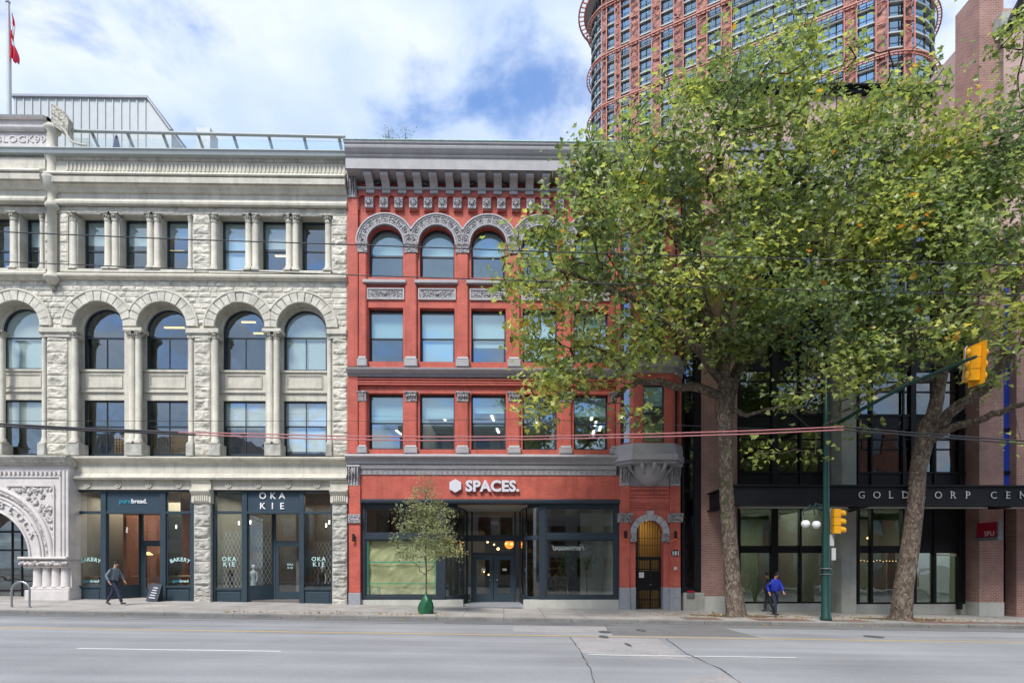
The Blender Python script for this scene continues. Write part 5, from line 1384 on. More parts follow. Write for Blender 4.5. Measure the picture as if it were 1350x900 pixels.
# canopy
yc_ = 21.5
cx0, cx1 = PX(966.5,yc_), XE
zc0, zc1_ = PZ(664,1100,yc_), PZ(641,1100,yc_)
b = MB()
b.box(cx0, cx1, yc_, yc_+.12, zc0, zc1_); b.box(cx0, cx1, yc_-.10, yc_+.3, zc1_+.001, zc1_+.06); b.box(cx0, cx1, yc_-.10, yc_+.3, zc0-.07, zc0-.001)
b.box(cx0, cx0+.12, yc_+.31, YO+.0, zc0, zc1_); b.box(cx0-.1, cx0+.25, yc_+.31, YO+.0, zc1_+.001, zc1_+.06); b.box(cx0-.1, cx0+.25, yc_+.31, YO+.0, zc0-.07, zc0-.001)
b.box(cx0+.26, cx1, yc_+.301, YGo-.08, zc1_-.06, zc1_+.0)
cn = b.build('canopy', 'black_metal', O)
b = MB(); b.box(px1_, cx1, YO-.25, YO-.02, zo(670,1100), zo(665.5,1100)); b.build('canopy_ledger', 'concrete_light', cn)
b = MB()
for u in (1120, 1302, 1400): b.box(PX(u)-.22, PX(u)+.22, YO-.9, YO-.26, zo(672,1300), zo(660,1300))
b.tube([(PX(1118),YO-.02,zo(674,1118)),(PX(1129),YO-.4,zo(670,1129)),(PX(1132),YO-.9,zo(662,1129))], .05, 6)
b.build('canopy_bracket', 'black_metal', cn)
SER = {'G':[], 'O':[], 'L':[(-.5,0),(-.5,1)], 'D':[(-.5,0),(-.5,1)], 'C':[], 'R':[(-.5,0),(-.5,1),(.5,0)], 'P':[(-.5,0),(-.5,1)], 'E':[(-.5,0),(-.5,1)], 'N':[(-.45,0),(-.45,1),(.5,1)], 'T':[(0,0)], 'S':[], 'I':[(0,0),(0,1)], 'M':[(-.5,0),(.5,0),(-.5,1),(.5,1)], 'F':[(-.5,0),(-.5,1)], 'A':[(-.5,0),(.5,0)]}
def serif_word(word, us, vb, y, h, mat, par, w=None, uref=None):
    for ch, u in zip(word, us):
        if ch == ' ': continue
        x = PX(u, y); z = PZ(vb, uref or u, y)
        o = text('letter', ch, mat, par, (x, y, z), h, .012, -.004, sx=1.0)
        if SER[ch]:
            b = MB(); hw_ = o.dimensions.x/2 if o.dimensions.x > .01 else h*.3
            bb = [v.co.x for v in o.data.vertices]; hw_ = (max(bb)-min(bb))/2*.86
            if ch == 'L': hw_ *= .95
            for sx_, t in SER[ch]: 
                xx = x+sx_*2*hw_*.93; b.box(xx-h*.14, xx+h*.14, y-.010, y+.010, z+(0 if t == 0 else h-.04*h-.02*h), z+(.05*h if t == 0 else h))
            b.build('serif', mat, o)
serif_word('GOLDCORP CENTRE', [1136,1156,1174.5,1193.5,1216,1237,1256.5,1276,1293,1310,1329,1348.5,1368,1388,1408], 656.6, yc_-.03, .29, 'letter_silver', cn, uref=1240)
b = MB(); b.box(PX(1325), PX(1500), YO+.62, YO+.7, zo(725,1340), zo(713,1340)); sp2 = b.build('sign_board', 'black_metal', O)
serif_word('SIMON FRASER', [1332.5,1337.5,1343.5,1351,1359,1363,1368,1374,1380,1386,1391,1396], 721.8, YO+.60, .15, 'letter_silver', sp2, uref=1340)
# entrance glazing beyond second pillar
b = MB(); b.box(x2b, PX(1343), YO+.7, YO+.78, zo(668,1330), zo(640,1330)); b.box(x2b, PX(1327.5), YO+.7, YO+.78, -1.6, zo(668,1330)); b.box(x2b, PX(1343), YO+.7, YO+.78, -1.6, zo(800,1330)); b.box(PX(1343)-.02, PX(1346), YO+.65, YO+.78, -1.6, zo(668,1330)); ef = b.build('entrance_frame', 'black_metal', O)
b = MB(); b.box(x2b+.1, PX(1343), YO+.74, YO+.746, zo(800,1330), zo(725,1330)); b.build('pane', 'glass_shop', ef)
b = MB(); b.box(PX(1326,26), PX(1345,26), 26, 26.1, PZ(790,1335,26), PZ(745,1335,26)); b.build('lobby_panel', 'tv_red', O)
b = MB(); b.box(PX(1324), PX(1360), 26.3, 26.4, -1.6, 5); b.build('lobby_wall', 'interior_dark', O)
b = MB(); b.box(PX(1329,YO+.7), PX(1338,YO+.7), YO+.72, YO+.73, zo(770,1333,YO+.7), zo(759,1333,YO+.7)); b.build('notice', 'letter_grey', ef)
# hydrant connection on the corner plinth
b = MB(); b.box(PX(904.5), PX(915), YO-.11, YO-.082, PZ(788,910), PZ(782,910))
for u in (907, 912.2): b.arch(PX(u), PZ(784.8,u), .03, .065, YO-.16, YO-.11, 0, 2*math.pi, 12)
hc = b.build('hose_connection', 'steel', O)
b = MB(); b.box(PX(904.8), PX(914.5), YO-.11, YO-.082, PZ(780.5,910), PZ(778,910)); b.build('red_plate', 'sfu_red', hc)
# projecting box sign
sx_ = 20.92
S = thing('box_sign', 'dark red box sign lettered SFU sticking out from the brick pillar under the canopy', 'sign', (sx_, 23.4, PZ(711,1335,22.8)))
zb1, zt1 = PZ(711.5,1335,22.8), PZ(687,1335,22.8)
b = MB(); b.box(sx_, sx_+.16, 22.85, 23.85, zb1+.14, zt1); b.build('red_box', 'sfu_red', S)
b = MB(); b.box(sx_-.03, sx_+.19, 22.78, 23.96, zb1, zb1+.139); b.box(sx_-.03, sx_+.19, 23.86, 23.97, zb1+.14, zt1); b.box(sx_-.01, sx_+.17, 22.77, 22.845, zb1+.14, zt1); b.build('bracket', 'sign_frame', S)
text('letters', 'SFU', 'letter_white', S, (sx_-.012, 22.97, zb1+.20), .22, .006, -.003, 1.0, 'RIGHT', rot=(90,0,-90))
# ================================================================== curved red-latticed tower far behind
T = thing('tower', 'tall curved glass tower wrapped in red latticed steel, rising behind the roofs', 'building', (50, 125, 0))
import itertools
e = Vector((.882,-.471)); nrm_ = Vector((.471,.882))
A0 = Vector((25.1,130.1)); B0 = Vector((72.0,105.05))
r1, r2 = 6.3, 11.5
c1 = A0+nrm_*r1; c2 = B0+nrm_*r2
def towerplan(off=0., n=14):
    P_ = []
    a_front = math.atan2(-nrm_.y, -nrm_.x)
    for k in range(n+1):
        a = a_front - math.pi*(1-k/n); P_.append(Vector((c1.x+(r1+off)*math.cos(a), c1.y+(r1+off)*math.sin(a))))
    for k in range(n+1):
        a = a_front + math.pi*(k/n); P_.append(Vector((c2.x+(r2+off)*math.cos(a), c2.y+(r2+off)*math.sin(a))))
    return P_
fh = 2.95; ztop_t = 140.0
b = MB(); b.zprism([(p.x,p.y) for p in towerplan(-.45)], 0, ztop_t); b.build('glass_wall', 'tower_glass', T)
b = MB(); b.zprism([(p.x,p.y) for p in towerplan(-1.5)], 0, ztop_t); b.build('core', 'interior_wall', T)
levels = [ztop_t-fh*k for k in range(1,46) if ztop_t-fh*k > 2]
for z in levels[:34]:
    b = MB(); b.zprism([(p.x,p.y) for p in towerplan(0)], z-.30, z); b.build('floor_slab', 'tower_slab', T)
b = MB()
for z in levels[34:]: b.zprism([(p.x,p.y) for p in towerplan(0)], z-.30, z)
tag(b.build('lower_slabs', 'tower_slab', T), kind='stuff')
pl = towerplan(-.38, 14); b = MB(); bs_ = MB()
# mullions along the visible front
seg = []
for p, q in zip(pl, pl[1:]):
    L_ = (q-p).length; n = max(1, int(L_/1.25))
    for k in range(n): seg.append(p.lerp(q, k/n))
for i, p in enumerate(seg):
    if p.y > 142: continue
    b.cyl(p.x, p.y, 60, ztop_t, .07 if i%3 else .14, 5)
b.build('mullions', 'black_metal', T)
b = MB()
for z in levels[:30]:
    vs = []; m = 0
    for p in pl:
        vs += [(p.x,p.y,z+.95),(p.x,p.y,z+1.05)]
    b.add(vs, [(2*i,2*i+2,2*i+3,2*i+1) for i in range(len(pl)-1)])
b.build('window_transoms', 'black_metal', T)
# latticed pilasters at the measured places
outer = towerplan(.55, 20)
def hit(u):
    t = math.tan(math.atan((u-CX)/F)+YAW); best = None
    for p, q in zip(outer, outer[1:]):
        f0 = p.x-t*p.y; f1 = q.x-t*q.y
        if f0*f1 <= 0 and abs(f0-f1) > 1e-9:
            h = p.lerp(q, f0/(f0-f1))
            if best is None or h.y < best.y: best = h
    return best
pil = [(792.6,800),(810,818),(830,842.6),(858.5,871),(887.6,901),(918,932.4),(950.4,964.6),(1112,1129.6),(1153.7,1171),(1191.6,1206.5),(1227,1243)]
for (ua, ub) in pil:
    p, q = hit(ua), hit(ub)
    if p is None or q is None: continue
    d = (q-p); w = d.length; d /= w; n = Vector((d.y,-d.x))
    b = MB(); rng = random.Random(int(ua))
    def bar(b, s0, z0, s1, z1, t=.10):
        P0 = p+d*s0; P1 = p+d*s1
        b.tube([(P0.x,P0.y,z0),(P1.x,P1.y,z1)], t, 4, caps=False, smooth=False)
    z = 62.
    for s in (0.10, w-.10): b.tube([(p.x+d.x*s,p.y+d.y*s,40),(p.x+d.x*s,p.y+d.y*s,ztop_t)], .16, 4, smooth=False)
    z = 82.5
    while z < ztop_t:
        bar(b, .1, z, w-.1, z, .12); bar(b, .1, z+.35, w-.1, z+.35, .06)
        for k in range(9):
            s0 = rng.uniform(.1,w-.1); z0 = rng.uniform(z+.3, z+fh*2-.2); a = rng.uniform(0, 6.28); ln = rng.uniform(.5,1.3)
            s1 = min(w-.1, max(.1, s0+ln*math.cos(a))); z1_ = min(z+fh*2, max(z+.2, z0+ln*math.sin(a)))
            bar(b, s0, z0, s1, z1_, .075)
        for k in range(3): bar(b, .1, z+.4+k*fh*.62, w-.1, z+.4+(k+1)*fh*.62-.3 if k%2 else z+.9+k*fh*.62, .07)
        z += fh*2
    pil_ = b.build('lattice_pilaster', 'tower_red', T)
    b = MB(); P0 = p-n*.35+d*.35; P1 = q-n*.35-d*.35
    b.add([(P0.x,P0.y,82),(P1.x,P1.y,82),(P1.x,P1.y,ztop_t),(P0.x,P0.y,ztop_t),(P0.x-n.x*.05,P0.y-n.y*.05,82),(P1.x-n.x*.05,P1.y-n.y*.05,82),(P1.x-n.x*.05,P1.y-n.y*.05,ztop_t),(P0.x-n.x*.05,P0.y-n.y*.05,ztop_t)], [(0,1,2,3),(7,6,5,4),(0,4,5,1),(1,5,6,2),(2,6,7,3),(3,7,4,0)])
    b.build('backing', 'tower_perf', pil_)
# horizontal sun-shade rails every fourth floor and the big roof ring
def ringband(name, z, o0, o1, teeth, mat='tower_red', th=.25, step=1.0):
    P0 = towerplan(o0, 24); P1 = towerplan(o1, 24); b = MB()
    for Pq in (P0, P1):
        b.tube([(p.x,p.y,z) for p in Pq], th, 4, smooth=False)
    s = 0
    for (a0, a1), (c0, c1_) in zip(zip(P0,P0[1:]), zip(P1,P1[1:])):
        L_ = (a1-a0).length; n = max(1, int(round(L_/step)))
        for k in range(n):
            A = a0.lerp(a1,k/n); C = c0.lerp(c1_,k/n)
            if A.y < 143: b.tube([(A.x,A.y,z),(C.x,C.y,z)], teeth, 4, caps=False, smooth=False)
    return b.build(name, mat, T)
for k in range(5): ringband('shade_rail', 135.2-11.8*k, .35, 1.0, .11, th=.16)
ringband('roof_ring', 139.2, 1.6, 3.0, .15, step=1.6, th=.24)
b = MB(); b.zprism([(p.x,p.y) for p in towerplan(1.6)], 139.6, 140.4); b.build('roof', 'tower_slab', T)
# ================================================================== street things
def gside(u, v):         # point on the far pavement seen at a pixel
    y = 21.
    for _ in range(40): y = F*(EYE-zside(PX(u,y),y))/(v-HZ)
    return Vector((PX(u,y), y, zside(PX(u,y),y)))
# bicycle stand
g_ = gside(27, 799.5); x0, x1 = PX(15.5,g_.y), PX(39,g_.y); xm = (x0+x1)/2; r = (x1-x0)/2
K = thing('bike_rack', 'steel hoop bicycle rack on the pavement before the carved entrance', 'bike rack', (xm, g_.y, g_.z))
b = MB(); h = .95-r
b.tube([(x0,g_.y,g_.z),(x0,g_.y,g_.z+h)]+[(xm-r*math.cos(a),g_.y,g_.z+h+r*math.sin(a)) for a in [math.pi*k/12 for k in range(1,12)]]+[(x1,g_.y,g_.z+h),(x1,g_.y,g_.z)], .035, 10); b.build('hoop', 'steel', K)
for x in (x0,x1):
    b = MB(); b.cyl(x, g_.y, g_.z, g_.z+.02, .08, 12); b.build('foot_plate', 'steel', K)
# folding chalk board by the bakery door
Kb = Vector((PX(203.5,23.7), 23.7, zside(PX(203.5,23.7),23.7)))
K = thing('sandwich_board', 'leaning dark folding pavement board beside the bakery door', 'sandwich board', Kb)
for s in (-1, 1):
    b = MB(); b.box(-.24,.24,-.015,.015,0,.78); b.xform(Matrix.Translation((0,s*.2,0)) @ Matrix.Rotation(R(14*s),4,'X') @ Matrix.Rotation(R(8),4,'Y'))
    p = b.build('board', 'dark_clad', K, loc=Kb)
    if s < 0:
        for j in range(5):
            b = MB(); b.box(-.15+.02*j,.12-.03*(j%2),-.022,-.0165,.15+.11*j,.19+.11*j); b.xform(Matrix.Translation((0,s*.2,0)) @ Matrix.Rotation(R(14*s),4,'X') @ Matrix.Rotation(R(8),4,'Y')); b.build('chalk_line', 'letter_grey', p, loc=Kb)
# signal pole with twin globe lamps and mast arm
gp = gside(1089, 818); px_, py_, pz_ = gp
SP = thing('signal_pole', 'dark green street pole with twin white globe lamps and an arm over the road', 'street lamp', (px_, py_, pz_))
b = MB(); b.lathe([(.001,pz_),(.20,pz_),(.20,pz_+.1),(.165,pz_+.16),(.16,pz_+1.7),(.135,pz_+1.8),(.11,pz_+5.5),(.085,pz_+9.2),(.02,pz_+9.3)], px_, py_, 18); b.build('pole', 'pole_green', SP)
b = MB(); b.cyl(px_, py_, pz_+1.93, pz_+1.96, .195, 16); b.cyl(px_, py_, pz_+1.72, pz_+1.74, .195, 16); b.build('band', 'steel', SP)
zA = PZ(558,1090,py_)
end = Vector((PX(1287,14.3), 14.3, PZ(470,1287,14.3)))
b = MB(); b.tube([(px_,py_,zA-.25),(px_+(end.x-px_)*.3, py_+(end.y-py_)*.3, zA+.0),(px_+(end.x-px_)*.65, py_+(end.y-py_)*.65, zA+.22),(end.x,end.y,end.z)], [.07,.06,.05,.04], 10)
b.build('mast_arm', 'pole_green', SP)
zl = PZ(675,1080,py_)
b = MB()
b.tube([(px_-.1,py_,zl-.0),(px_-.32,py_-.0,zl+.18),(px_-.62,py_,zl+.22),(px_-.84,py_,zl+.08),(px_-.86,py_,zl-.12)], .028, 8)
b.tube([(px_-.1,py_,zl+.25),(px_-.4,py_,zl+.33),(px_-.45,py_,zl+.08),(px_-.42,py_,zl-.1)], .025, 8)
b.tube([(px_-.1,py_,zl-.25),(px_-.26,py_,zl-.05),(px_-.34,py_,zl+.17)], .018, 6)
b.sphere((px_-.62,py_,zl+.24), .05, 8, 6); b.build('lamp_bracket', 'pole_green', SP)
for u, v in ((1062,690.2),(1076,691.2)):
    c = P(u, v, py_); b = MB(); b.sphere(c, .155, 16, 12); gl_ = b.build('globe', 'globe', SP)
    b = MB(); b.cyl(c.x, c.y, c.z+.13, c.z+.2, .08, 12, r2=.05); b.build('cap', 'pole_green', gl_)
b = MB(); b.box(px_+.14, px_+.30, py_-.01, py_+.01, PZ(719,1095,py_), PZ(703,1095,py_)); b.box(px_+.20, px_+.36, py_-.02, py_-.01, PZ(738,1097,py_), PZ(722,1097,py_)); b.build('small_sign', 'letter_silver', SP)
def signal(name, label, loc, rz, backplate, group, tilt=0):
    """local: faces +X, 3 lamps stacked, centre at loc"""
    K = thing(name, label, 'traffic light', loc, group)
    b = MB(); w = .17
    for k in range(3):
        z = -.36+.36*(k)-.0
        b.bbox(-w, w, -.16, .16, z-.17, z+.17, .03)
    b.box(-w*.6,w*.6,-.1,.1,-.53,.53)
    m = Matrix.Rotation(R(90+rz),4,'Z')          # the builder's front is -Y; turn it to +X
    b.xform(m); b.build('housing', 'yellow_signal', K, loc=loc)
    for k, c in enumerate(('lens_green','lens_amber','lens_red')):
        z = -.36+.36*k
        v = MB(); n = 16; vs = []
        for i in range(n+1):
            a = math.pi*(-.25+1.5*i/n)
            vs += [(.145*math.cos(a),-.16,z+.145*math.sin(a)),(.145*math.cos(a),-.38-.0,z+.145*math.sin(a)+.0-.03),(.135*math.cos(a),-.38,z+.135*math.sin(a)-.03),(.135*math.cos(a),-.16,z+.135*math.sin(a))]
        fs = []
        for i in range(n):
            for q in range(4): fs.append((4*i+q,4*i+4+q,4*i+4+(q+1)%4,4*i+(q+1)%4))
        v.add(vs, fs); v.xform(m); vv = v.build('visor', 'yellow_signal', K, loc=loc)
        l = MB(); l.arch(0, z, .0005, .125, -.18, -.165, 0, 2*math.pi, 18); l.xform(m); l.build('lens', c, K, loc=loc)
    if backplate:
        l = MB(); l.box(-.34,.34,-.165,-.162,-.66,.66); l.xform(m); l.build('backplate', 'yellow_signal', K, loc=loc)
        l = MB()
        for k in range(3): l.sphere((0,.16,-.36+.36*k), .13, 12, 8, sy=.5)
        l.xform(m); l.build('lamp_back', 'yellow_signal', K, loc=loc)
    l = MB(); l.tube([(.0,.18,-.5),(.0,.23,-.45),(.0,.23,.5),(0,.18,.55)], .025, 6); l.xform(m); l.build('bracket', 'steel', K, loc=loc)
    if tilt: K.rotation_euler = (R(tilt), 0, 0)
    K.scale = (.86,)*3
    return K
surf('lens_red', (.16,.01,.01), .2, .05); surf('lens_amber', (.2,.09,.01), .2, .05); surf('lens_green', (.01,.10,.06), .2, .05)
c = P(1101, 687, py_-.0); signal('traffic_signal', 'small yellow traffic light fixed low on the dark green pole', (px_+.33, py_-.05, c.z), 0, False, 'traffic lights')
c = P(1281.5, 480, 14.75); signal('traffic_signal', 'big yellow traffic light with backplate hanging on the arm among the leaves', c, -4, True, 'traffic lights', 4)
# overhead wires
def wire(label, pts, Y, r, mat, group='overhead wires'):
    b = MB(); q = []
    for a, c in zip(pts, pts[1:]):
        for t in np.linspace(0, 1, 9)[:-1]: q.append(P(a[0]+(c[0]-a[0])*t, a[1]+(c[1]-a[1])*t, Y))
    q.append(P(*pts[-1], Y)); b.tube(q, r, 6); o = b.build('overhead_wire', mat); return tag(o, label, 'wire', group)
wire('topmost thin black wire crossing the street at third floor height', [(-120,301),(0,305.5),(240,315.5),(450,322),(700,331),(1000,340),(1350,349.5),(1500,353)], 15.5, .016, 'wire_black')
wire('second thin black wire just below the topmost one', [(-120,341),(0,344.8),(240,354.5),(450,362),(700,370.5),(1000,381),(1350,389),(1500,392)], 15.6, .014, 'wire_black')
wire('faint thin wire crossing just above the thick trolley wires', [(-120,554.5),(470,555),(700,552),(1350,580)], 17.6, .007, 'wire_black')
wire('upper thick pink trolley wire across the red facade', [(235,569.5),(330,571.5),(450,574.5),(560,575.7),(690,575.3),(860,571.6),(1000,567.3),(1112,562.3)], 16.6, .019, 'wire_pink', 'trolley wires')
wire('lower thick pink trolley wire across the red facade', [(258,572.8),(340,576),(450,579),(560,580.6),(690,579.3),(860,575.8),(1000,571.5),(1112,566.3)], 16.6, .019, 'wire_pink', 'trolley wires')
wire('upper black trolley wire at the left joining the pink one', [(-120,551),(0,558.5),(120,565),(235,569.5)], 16.6, .03, 'wire_black', 'trolley wires')
wire('lower black trolley wire at the left joining the pink one', [(-120,555),(0,561.5),(120,567.5),(258,572.8)], 16.6, .03, 'wire_black', 'trolley wires')
wire('upper dark trolley wire beyond the traffic pole at the right', [(1112,562.3),(1200,570),(1350,581),(1500,592)], 16.6, .022, 'wire_black', 'trolley wires')
wire('lower dark trolley wire beyond the traffic pole at the right', [(1112,566.3),(1200,573.5),(1350,585),(1500,596)], 16.6, .022, 'wire_black', 'trolley wires')
# pigeons on the cornice ledge
zl_ = zr_(246.8)+.0
for i, (u, s, lb) in enumerate([(497,1,'leftmost pigeon between the cornice brackets of the red building'),(559.5,-1,'second pigeon from the left under the red cornice'),(621,1,'third pigeon from the left, sitting under the red cornice'),(662,-1,'rightmost pigeon perched under the red cornice')]):
    x = PX(u, FY-.05); K = thing('pigeon', lb, 'pigeon', (x, FY-.04, zl_), 'pigeons on the ledge')
    b = MB(); L_ = [(-.17,.0,.05),(-.10,0,.075),(-.02,0,.09),(.06,0,.11),(.10,0,.145),(.115,0,.185),(.13,0,.205),(.165,0,.20)]; rd = [.012,.04,.062,.055,.04,.028,.03,.006]
    b.tube([(x+s*a,FY-.04+c,zl_+d) for a,c,d in L_], rd, 8); b.build('body', 'pigeon_grey', K)
    for dy in (-.02,.02):
        b = MB(); b.tube([(x,FY-.04+dy,zl_+.05),(x+s*.005,FY-.04+dy,zl_+.001)], .007, 5); b.build('leg', 'sfu_red', K)
# flagpole with flag
yf = FY+1.6; fx = PX(12.5, yf)
K = thing('flagpole', 'white flagpole with a limp red and white flag on the stone building roof', 'flagpole', (fx, yf, zp(196)))
b = MB(); b.tube([(fx,yf,zp(200)),(fx-.02,yf,PZ(60,12,yf)),(fx-.06,yf,PZ(4,10,yf))], [.10,.085,.06], 12); b.build('pole', 'white_metal', K)
b = MB(); b.sphere((fx-.07,yf,PZ(3,10,yf)), .10, 12, 8, sz=.8); b.build('finial', 'steel', K)
b = MB(); nu, nv = 15, 36; z1_, z0_ = PZ(17,15,yf), PZ(79,18,yf)
def flagpt(i, j):
    s = i/nu; t = j/nv
    w = .62*(.12+.24*t+.08*math.sin(t*9))*(1 if t < .93 else 1-.0)
    x = fx+.10+w*s+.02*math.sin(9*t); y = yf+.10*math.sin(s*11+t*4)*(.3+t)
    z = z1_+(z0_-z1_)*t - .25*s*(1-t*.3)+.05*math.sin(s*9)
    return (x, y, z)
vs = [flagpt(i,j) for j in range(nv+1) for i in range(nu+1)]
fa = lambda j0, j1: [(j*(nu+1)+i, j*(nu+1)+i+1, (j+1)*(nu+1)+i+1, (j+1)*(nu+1)+i) for j in range(j0,j1) for i in range(nu)]
def white(j, i): return (8 <= j < 13 and i > 3) or (19 <= j < 24 and i > 6) or (13 <= j < 15 and i > 10)
b = MB(); F_ = fa(0, nv); b.add(vs, [f for k, f in enumerate(F_) if not white(k//nu, k%nu)], True); fl_ = b.build('flag', 'flag_red', K)
b = MB(); b.add(vs, [f for k, f in enumerate(F_) if white(k//nu, k%nu)], True); b.build('white_field', 'flag_white', fl_)
# closed parasol on the terrace
yu = FY+2.2; ux_ = PX(153.5, yu); zt_u = PZ(178.5,153,yu)
K = thing('closed_parasol', 'closed navy blue parasol on the roof terrace', 'parasol', (ux_, yu, zt_u-2.3))
b = MB(); b.cyl(ux_, yu, zt_u-2.3, zt_u+.05, .03, 8); b.build('pole', 'steel', K)
b = MB(); n = 16; pr = [(.02,0),(.06,-.08),(.10,-.3),(.16,-.62),(.21,-.85),(.19,-.95)]
vs = [(ux_+r_*(1+.25*math.cos(4*2*math.pi*k/n))*math.cos(2*math.pi*k/n), yu+r_*(1+.25*math.cos(4*2*math.pi*k/n))*math.sin(2*math.pi*k/n), zt_u+z_) for r_, z_ in pr for k in range(n)]
b.add(vs, [(j*n+k, j*n+(k+1)%n, (j+1)*n+(k+1)%n, (j+1)*n+k) for j in range(len(pr)-1) for k in range(n)], True); b.build('canopy', 'umbrella_navy', K)
# ceiling lights inside
def clight(bld, u, Y, z, L_, mat, dx=0):
    x = PX(u, Y); b = MB(); b.add([(x-.05,Y,z),(x+.05,Y,z),(x+.05+dx,Y+L_,z),(x-.05+dx,Y+L_,z)],[(0,1,2,3)]); b.add([(x-.05,Y,z+.02),(x+.05,Y,z+.02),(x+.05+dx,Y+L_,z+.02),(x-.05+dx,Y+L_,z+.02)],[(3,2,1,0)])
    return b.build('ceiling_light', mat, bld)
zc2_ = zr_(508)-.33; zc3_ = zr_(395)-.33
for u, Y in ((512,27.6),(522,30.6),(582,27.6),(569,30.6),(648,27.6),(655,30.2),(707,28),(781,27.4),(786,28.6),(792,29.6),(783,30.5)): clight(B, u, Y, zc2_, 1.0, 'lamp_white', .1)
clight(B, 651, 25.9, zc3_, .8, 'lamp_white', .05)
z2_ = zp(492)-.33; z3_ = zp(370)-.33; z4_ = zp(262)-.33
def hlight(bld, u, Y, z, L_, mat):
    x = PX(u, Y); b = MB(); b.box(x-L_/2, x+L_/2, Y-.05, Y+.05, z, z+.03); return b.build('ceiling_light', mat, bld)
for u, Y, L_ in ((322,27.3,1.1),(335,28.6,1.2),(230,28,1.0)): hlight(W, u, Y, z3_, L_, 'lamp_yellow')
for u, Y, L_ in ((330,29,1.3),(132,28,.4),(160,29,.4)): hlight(W, u, Y, z2_, L_, 'lamp_yellow')
clight(W, 312, 28.3, z2_, 1.2, 'lamp_warm', .7); clight(W, 340, 28.3, z2_, 1.2, 'lamp_warm', .7); clight(W, 58, 27, z2_, 1.0, 'lamp_white', .5)
hlight(W, 231, 26.4, z4_-.6, .9, 'lamp_yellow'); hlight(W, 370, 26.2, z4_-.9, .5, 'lamp_warm')
b = MB(); b.cyl(PX(195,27), 27, PZ(729,195,27)-.07, PZ(729,195,27)+.06, .22, 12, r2=.06); b.cyl(PX(219,28), 28, PZ(728,219,28)-.07, PZ(728,219,28)+.06, .22, 12, r2=.06); b.build('pendant_lamp', 'lamp_yellow', W)
b = MB()
for u, v in ((315,689),(326,690),(330,688),(434,688),(430,692),(224,694),(228,697),(232,694)): b.cyl(PX(u,25.2), 25.2, PZ(v,u,25.2)-.08, PZ(v,u,25.2)+.08, .035, 8)
b.build('track_light', 'lamp_white', W)
# counter tables and pots in the bakery windows
def table(label, u0, u1, v, Y, grp):
    x0, x1 = PX(u0,Y), PX(u1,Y); z = PZ(v,(u0+u1)/2,Y); zb = zf(x0)-.02
    K = thing('wooden_counter', label, 'table', ((x0+x1)/2, Y, zb), grp)
    b = MB(); b.bbox(x0,x1,Y-.25,Y+.3,z-.06,z,.01); b.build('top', 'wood', K)
    for x in (x0+.1,x1-.1): b = MB(); b.cyl(x, Y, zb, z-.06, .03, 8); b.build('leg', 'black_metal', K)
table('narrow wooden counter in the left bakery window', 110, 134, 758.5, 24.95, 'bakery counters')
table('wooden counter in the right bakery window', 224, 256, 758, 24.95, 'bakery counters')
table('wooden table behind the angled bakery glass', 161, 178, 758, 26.2, 'bakery counters')
def potplant(name, label, u, vb, vt, Y, spread, pot, n=120, ls=.11, trunk=.45, mat='leaf_green', grp=None, seed=3, zb=None):
    x = PX(u,Y); z0 = PZ(vb,u,Y) if zb is None else zb; z1 = PZ(vt,u,Y)
    K = thing(name, label, 'plant', (x,Y,z0), grp)
    hp_ = .22 if z1-z0 > 1 else .1
    b = MB(); b.lathe([(.001,z0),(hp_*.7,z0),(hp_,z0+hp_*1.5),(hp_*.9,z0+hp_*1.5),(hp_*.8,z0+hp_*1.3),(.001,z0+hp_*1.3)], x, Y, 12); b.build('pot', pot, K)
    b = MB(); rng = random.Random(seed)
    zt = z0+(z1-z0)*trunk; b.tube([(x,Y,z0+hp_),(x+.03,Y,(z0+zt)/2),(x-.02,Y,zt)], .022, 6)
    tips = []
    for k in range(14):
        a = rng.uniform(0,6.28); rr = rng.uniform(.3,1)*spread; zt2 = zt+(z1-zt)*rng.uniform(.1,1); e_ = (x+rr*math.cos(a), Y+rr*math.sin(a)*.7, zt2); b.tube([(x,Y,zt-.05),e_], .008, 4); tips.append(e_)
    b.build('stem', 'bark', K)
    l = MB()
    for k in range(n):
        t = rng.choice(tips); c = Vector(t)+Vector((rng.gauss(0,spread*.25),rng.gauss(0,spread*.2),rng.gauss(0,spread*.25)))
        a = rng.uniform(0,6.28); d = Vector((math.cos(a),math.sin(a),rng.uniform(-.6,.5))).normalized(); s = d.cross(Vector((rng.uniform(-.3,.3),rng.uniform(-.3,.3),1))).normalized()
        s_ = ls*rng.uniform(.6,1.2); l.add([c, c+d*s_*.6+s*s_*.35, c+d*s_*1.4, c+d*s_*.6-s*s_*.35], [(0,1,2,3)])
    l.build('foliage', mat, K); return K
# lit rooms: soft ceiling lamps behind the shop glass (the photo shows the lamps on)
def room(name, x0, x1, y0, y1, z, watts, col=(1,.86,.68)):
    l = bpy.data.lights.new(name, 'AREA'); l.shape = 'RECTANGLE'; l.size = x1-x0; l.size_y = y1-y0; l.energy = watts; l.color = col
    o = bpy.data.objects.new(name, l); COL.objects.link(o); o.location = ((x0+x1)/2,(y0+y1)/2,z)
room('bakery_ceiling_lamp', PX(100), PX(250), 25.2, 29, zp(650), 190)
room('clothes_shop_ceiling_lamp', PX(290), PX(430), 25, 27.5, zp(650), 60, (1,.92,.8))
room('red_shop_ceiling_lamp', PX(490), PX(800), 25.2, 30, zr_(664), 1300, (1,.88,.72))
room('gallery_ceiling_lamp', PX(990), PX(1240), 25.5, 29, PZ(668,1100,YGo), 260, (.95,1,.8))
room('porch_ceiling_lamp', xd-.2, xd+.4, FY+.9, FY+1.8, zr_(679), 6, (1,.68,.30))
room('office_ceiling_lamp', PX(480), PX(800), 25.6, 31, zc2_-.1, 90, (1,.95,.85))
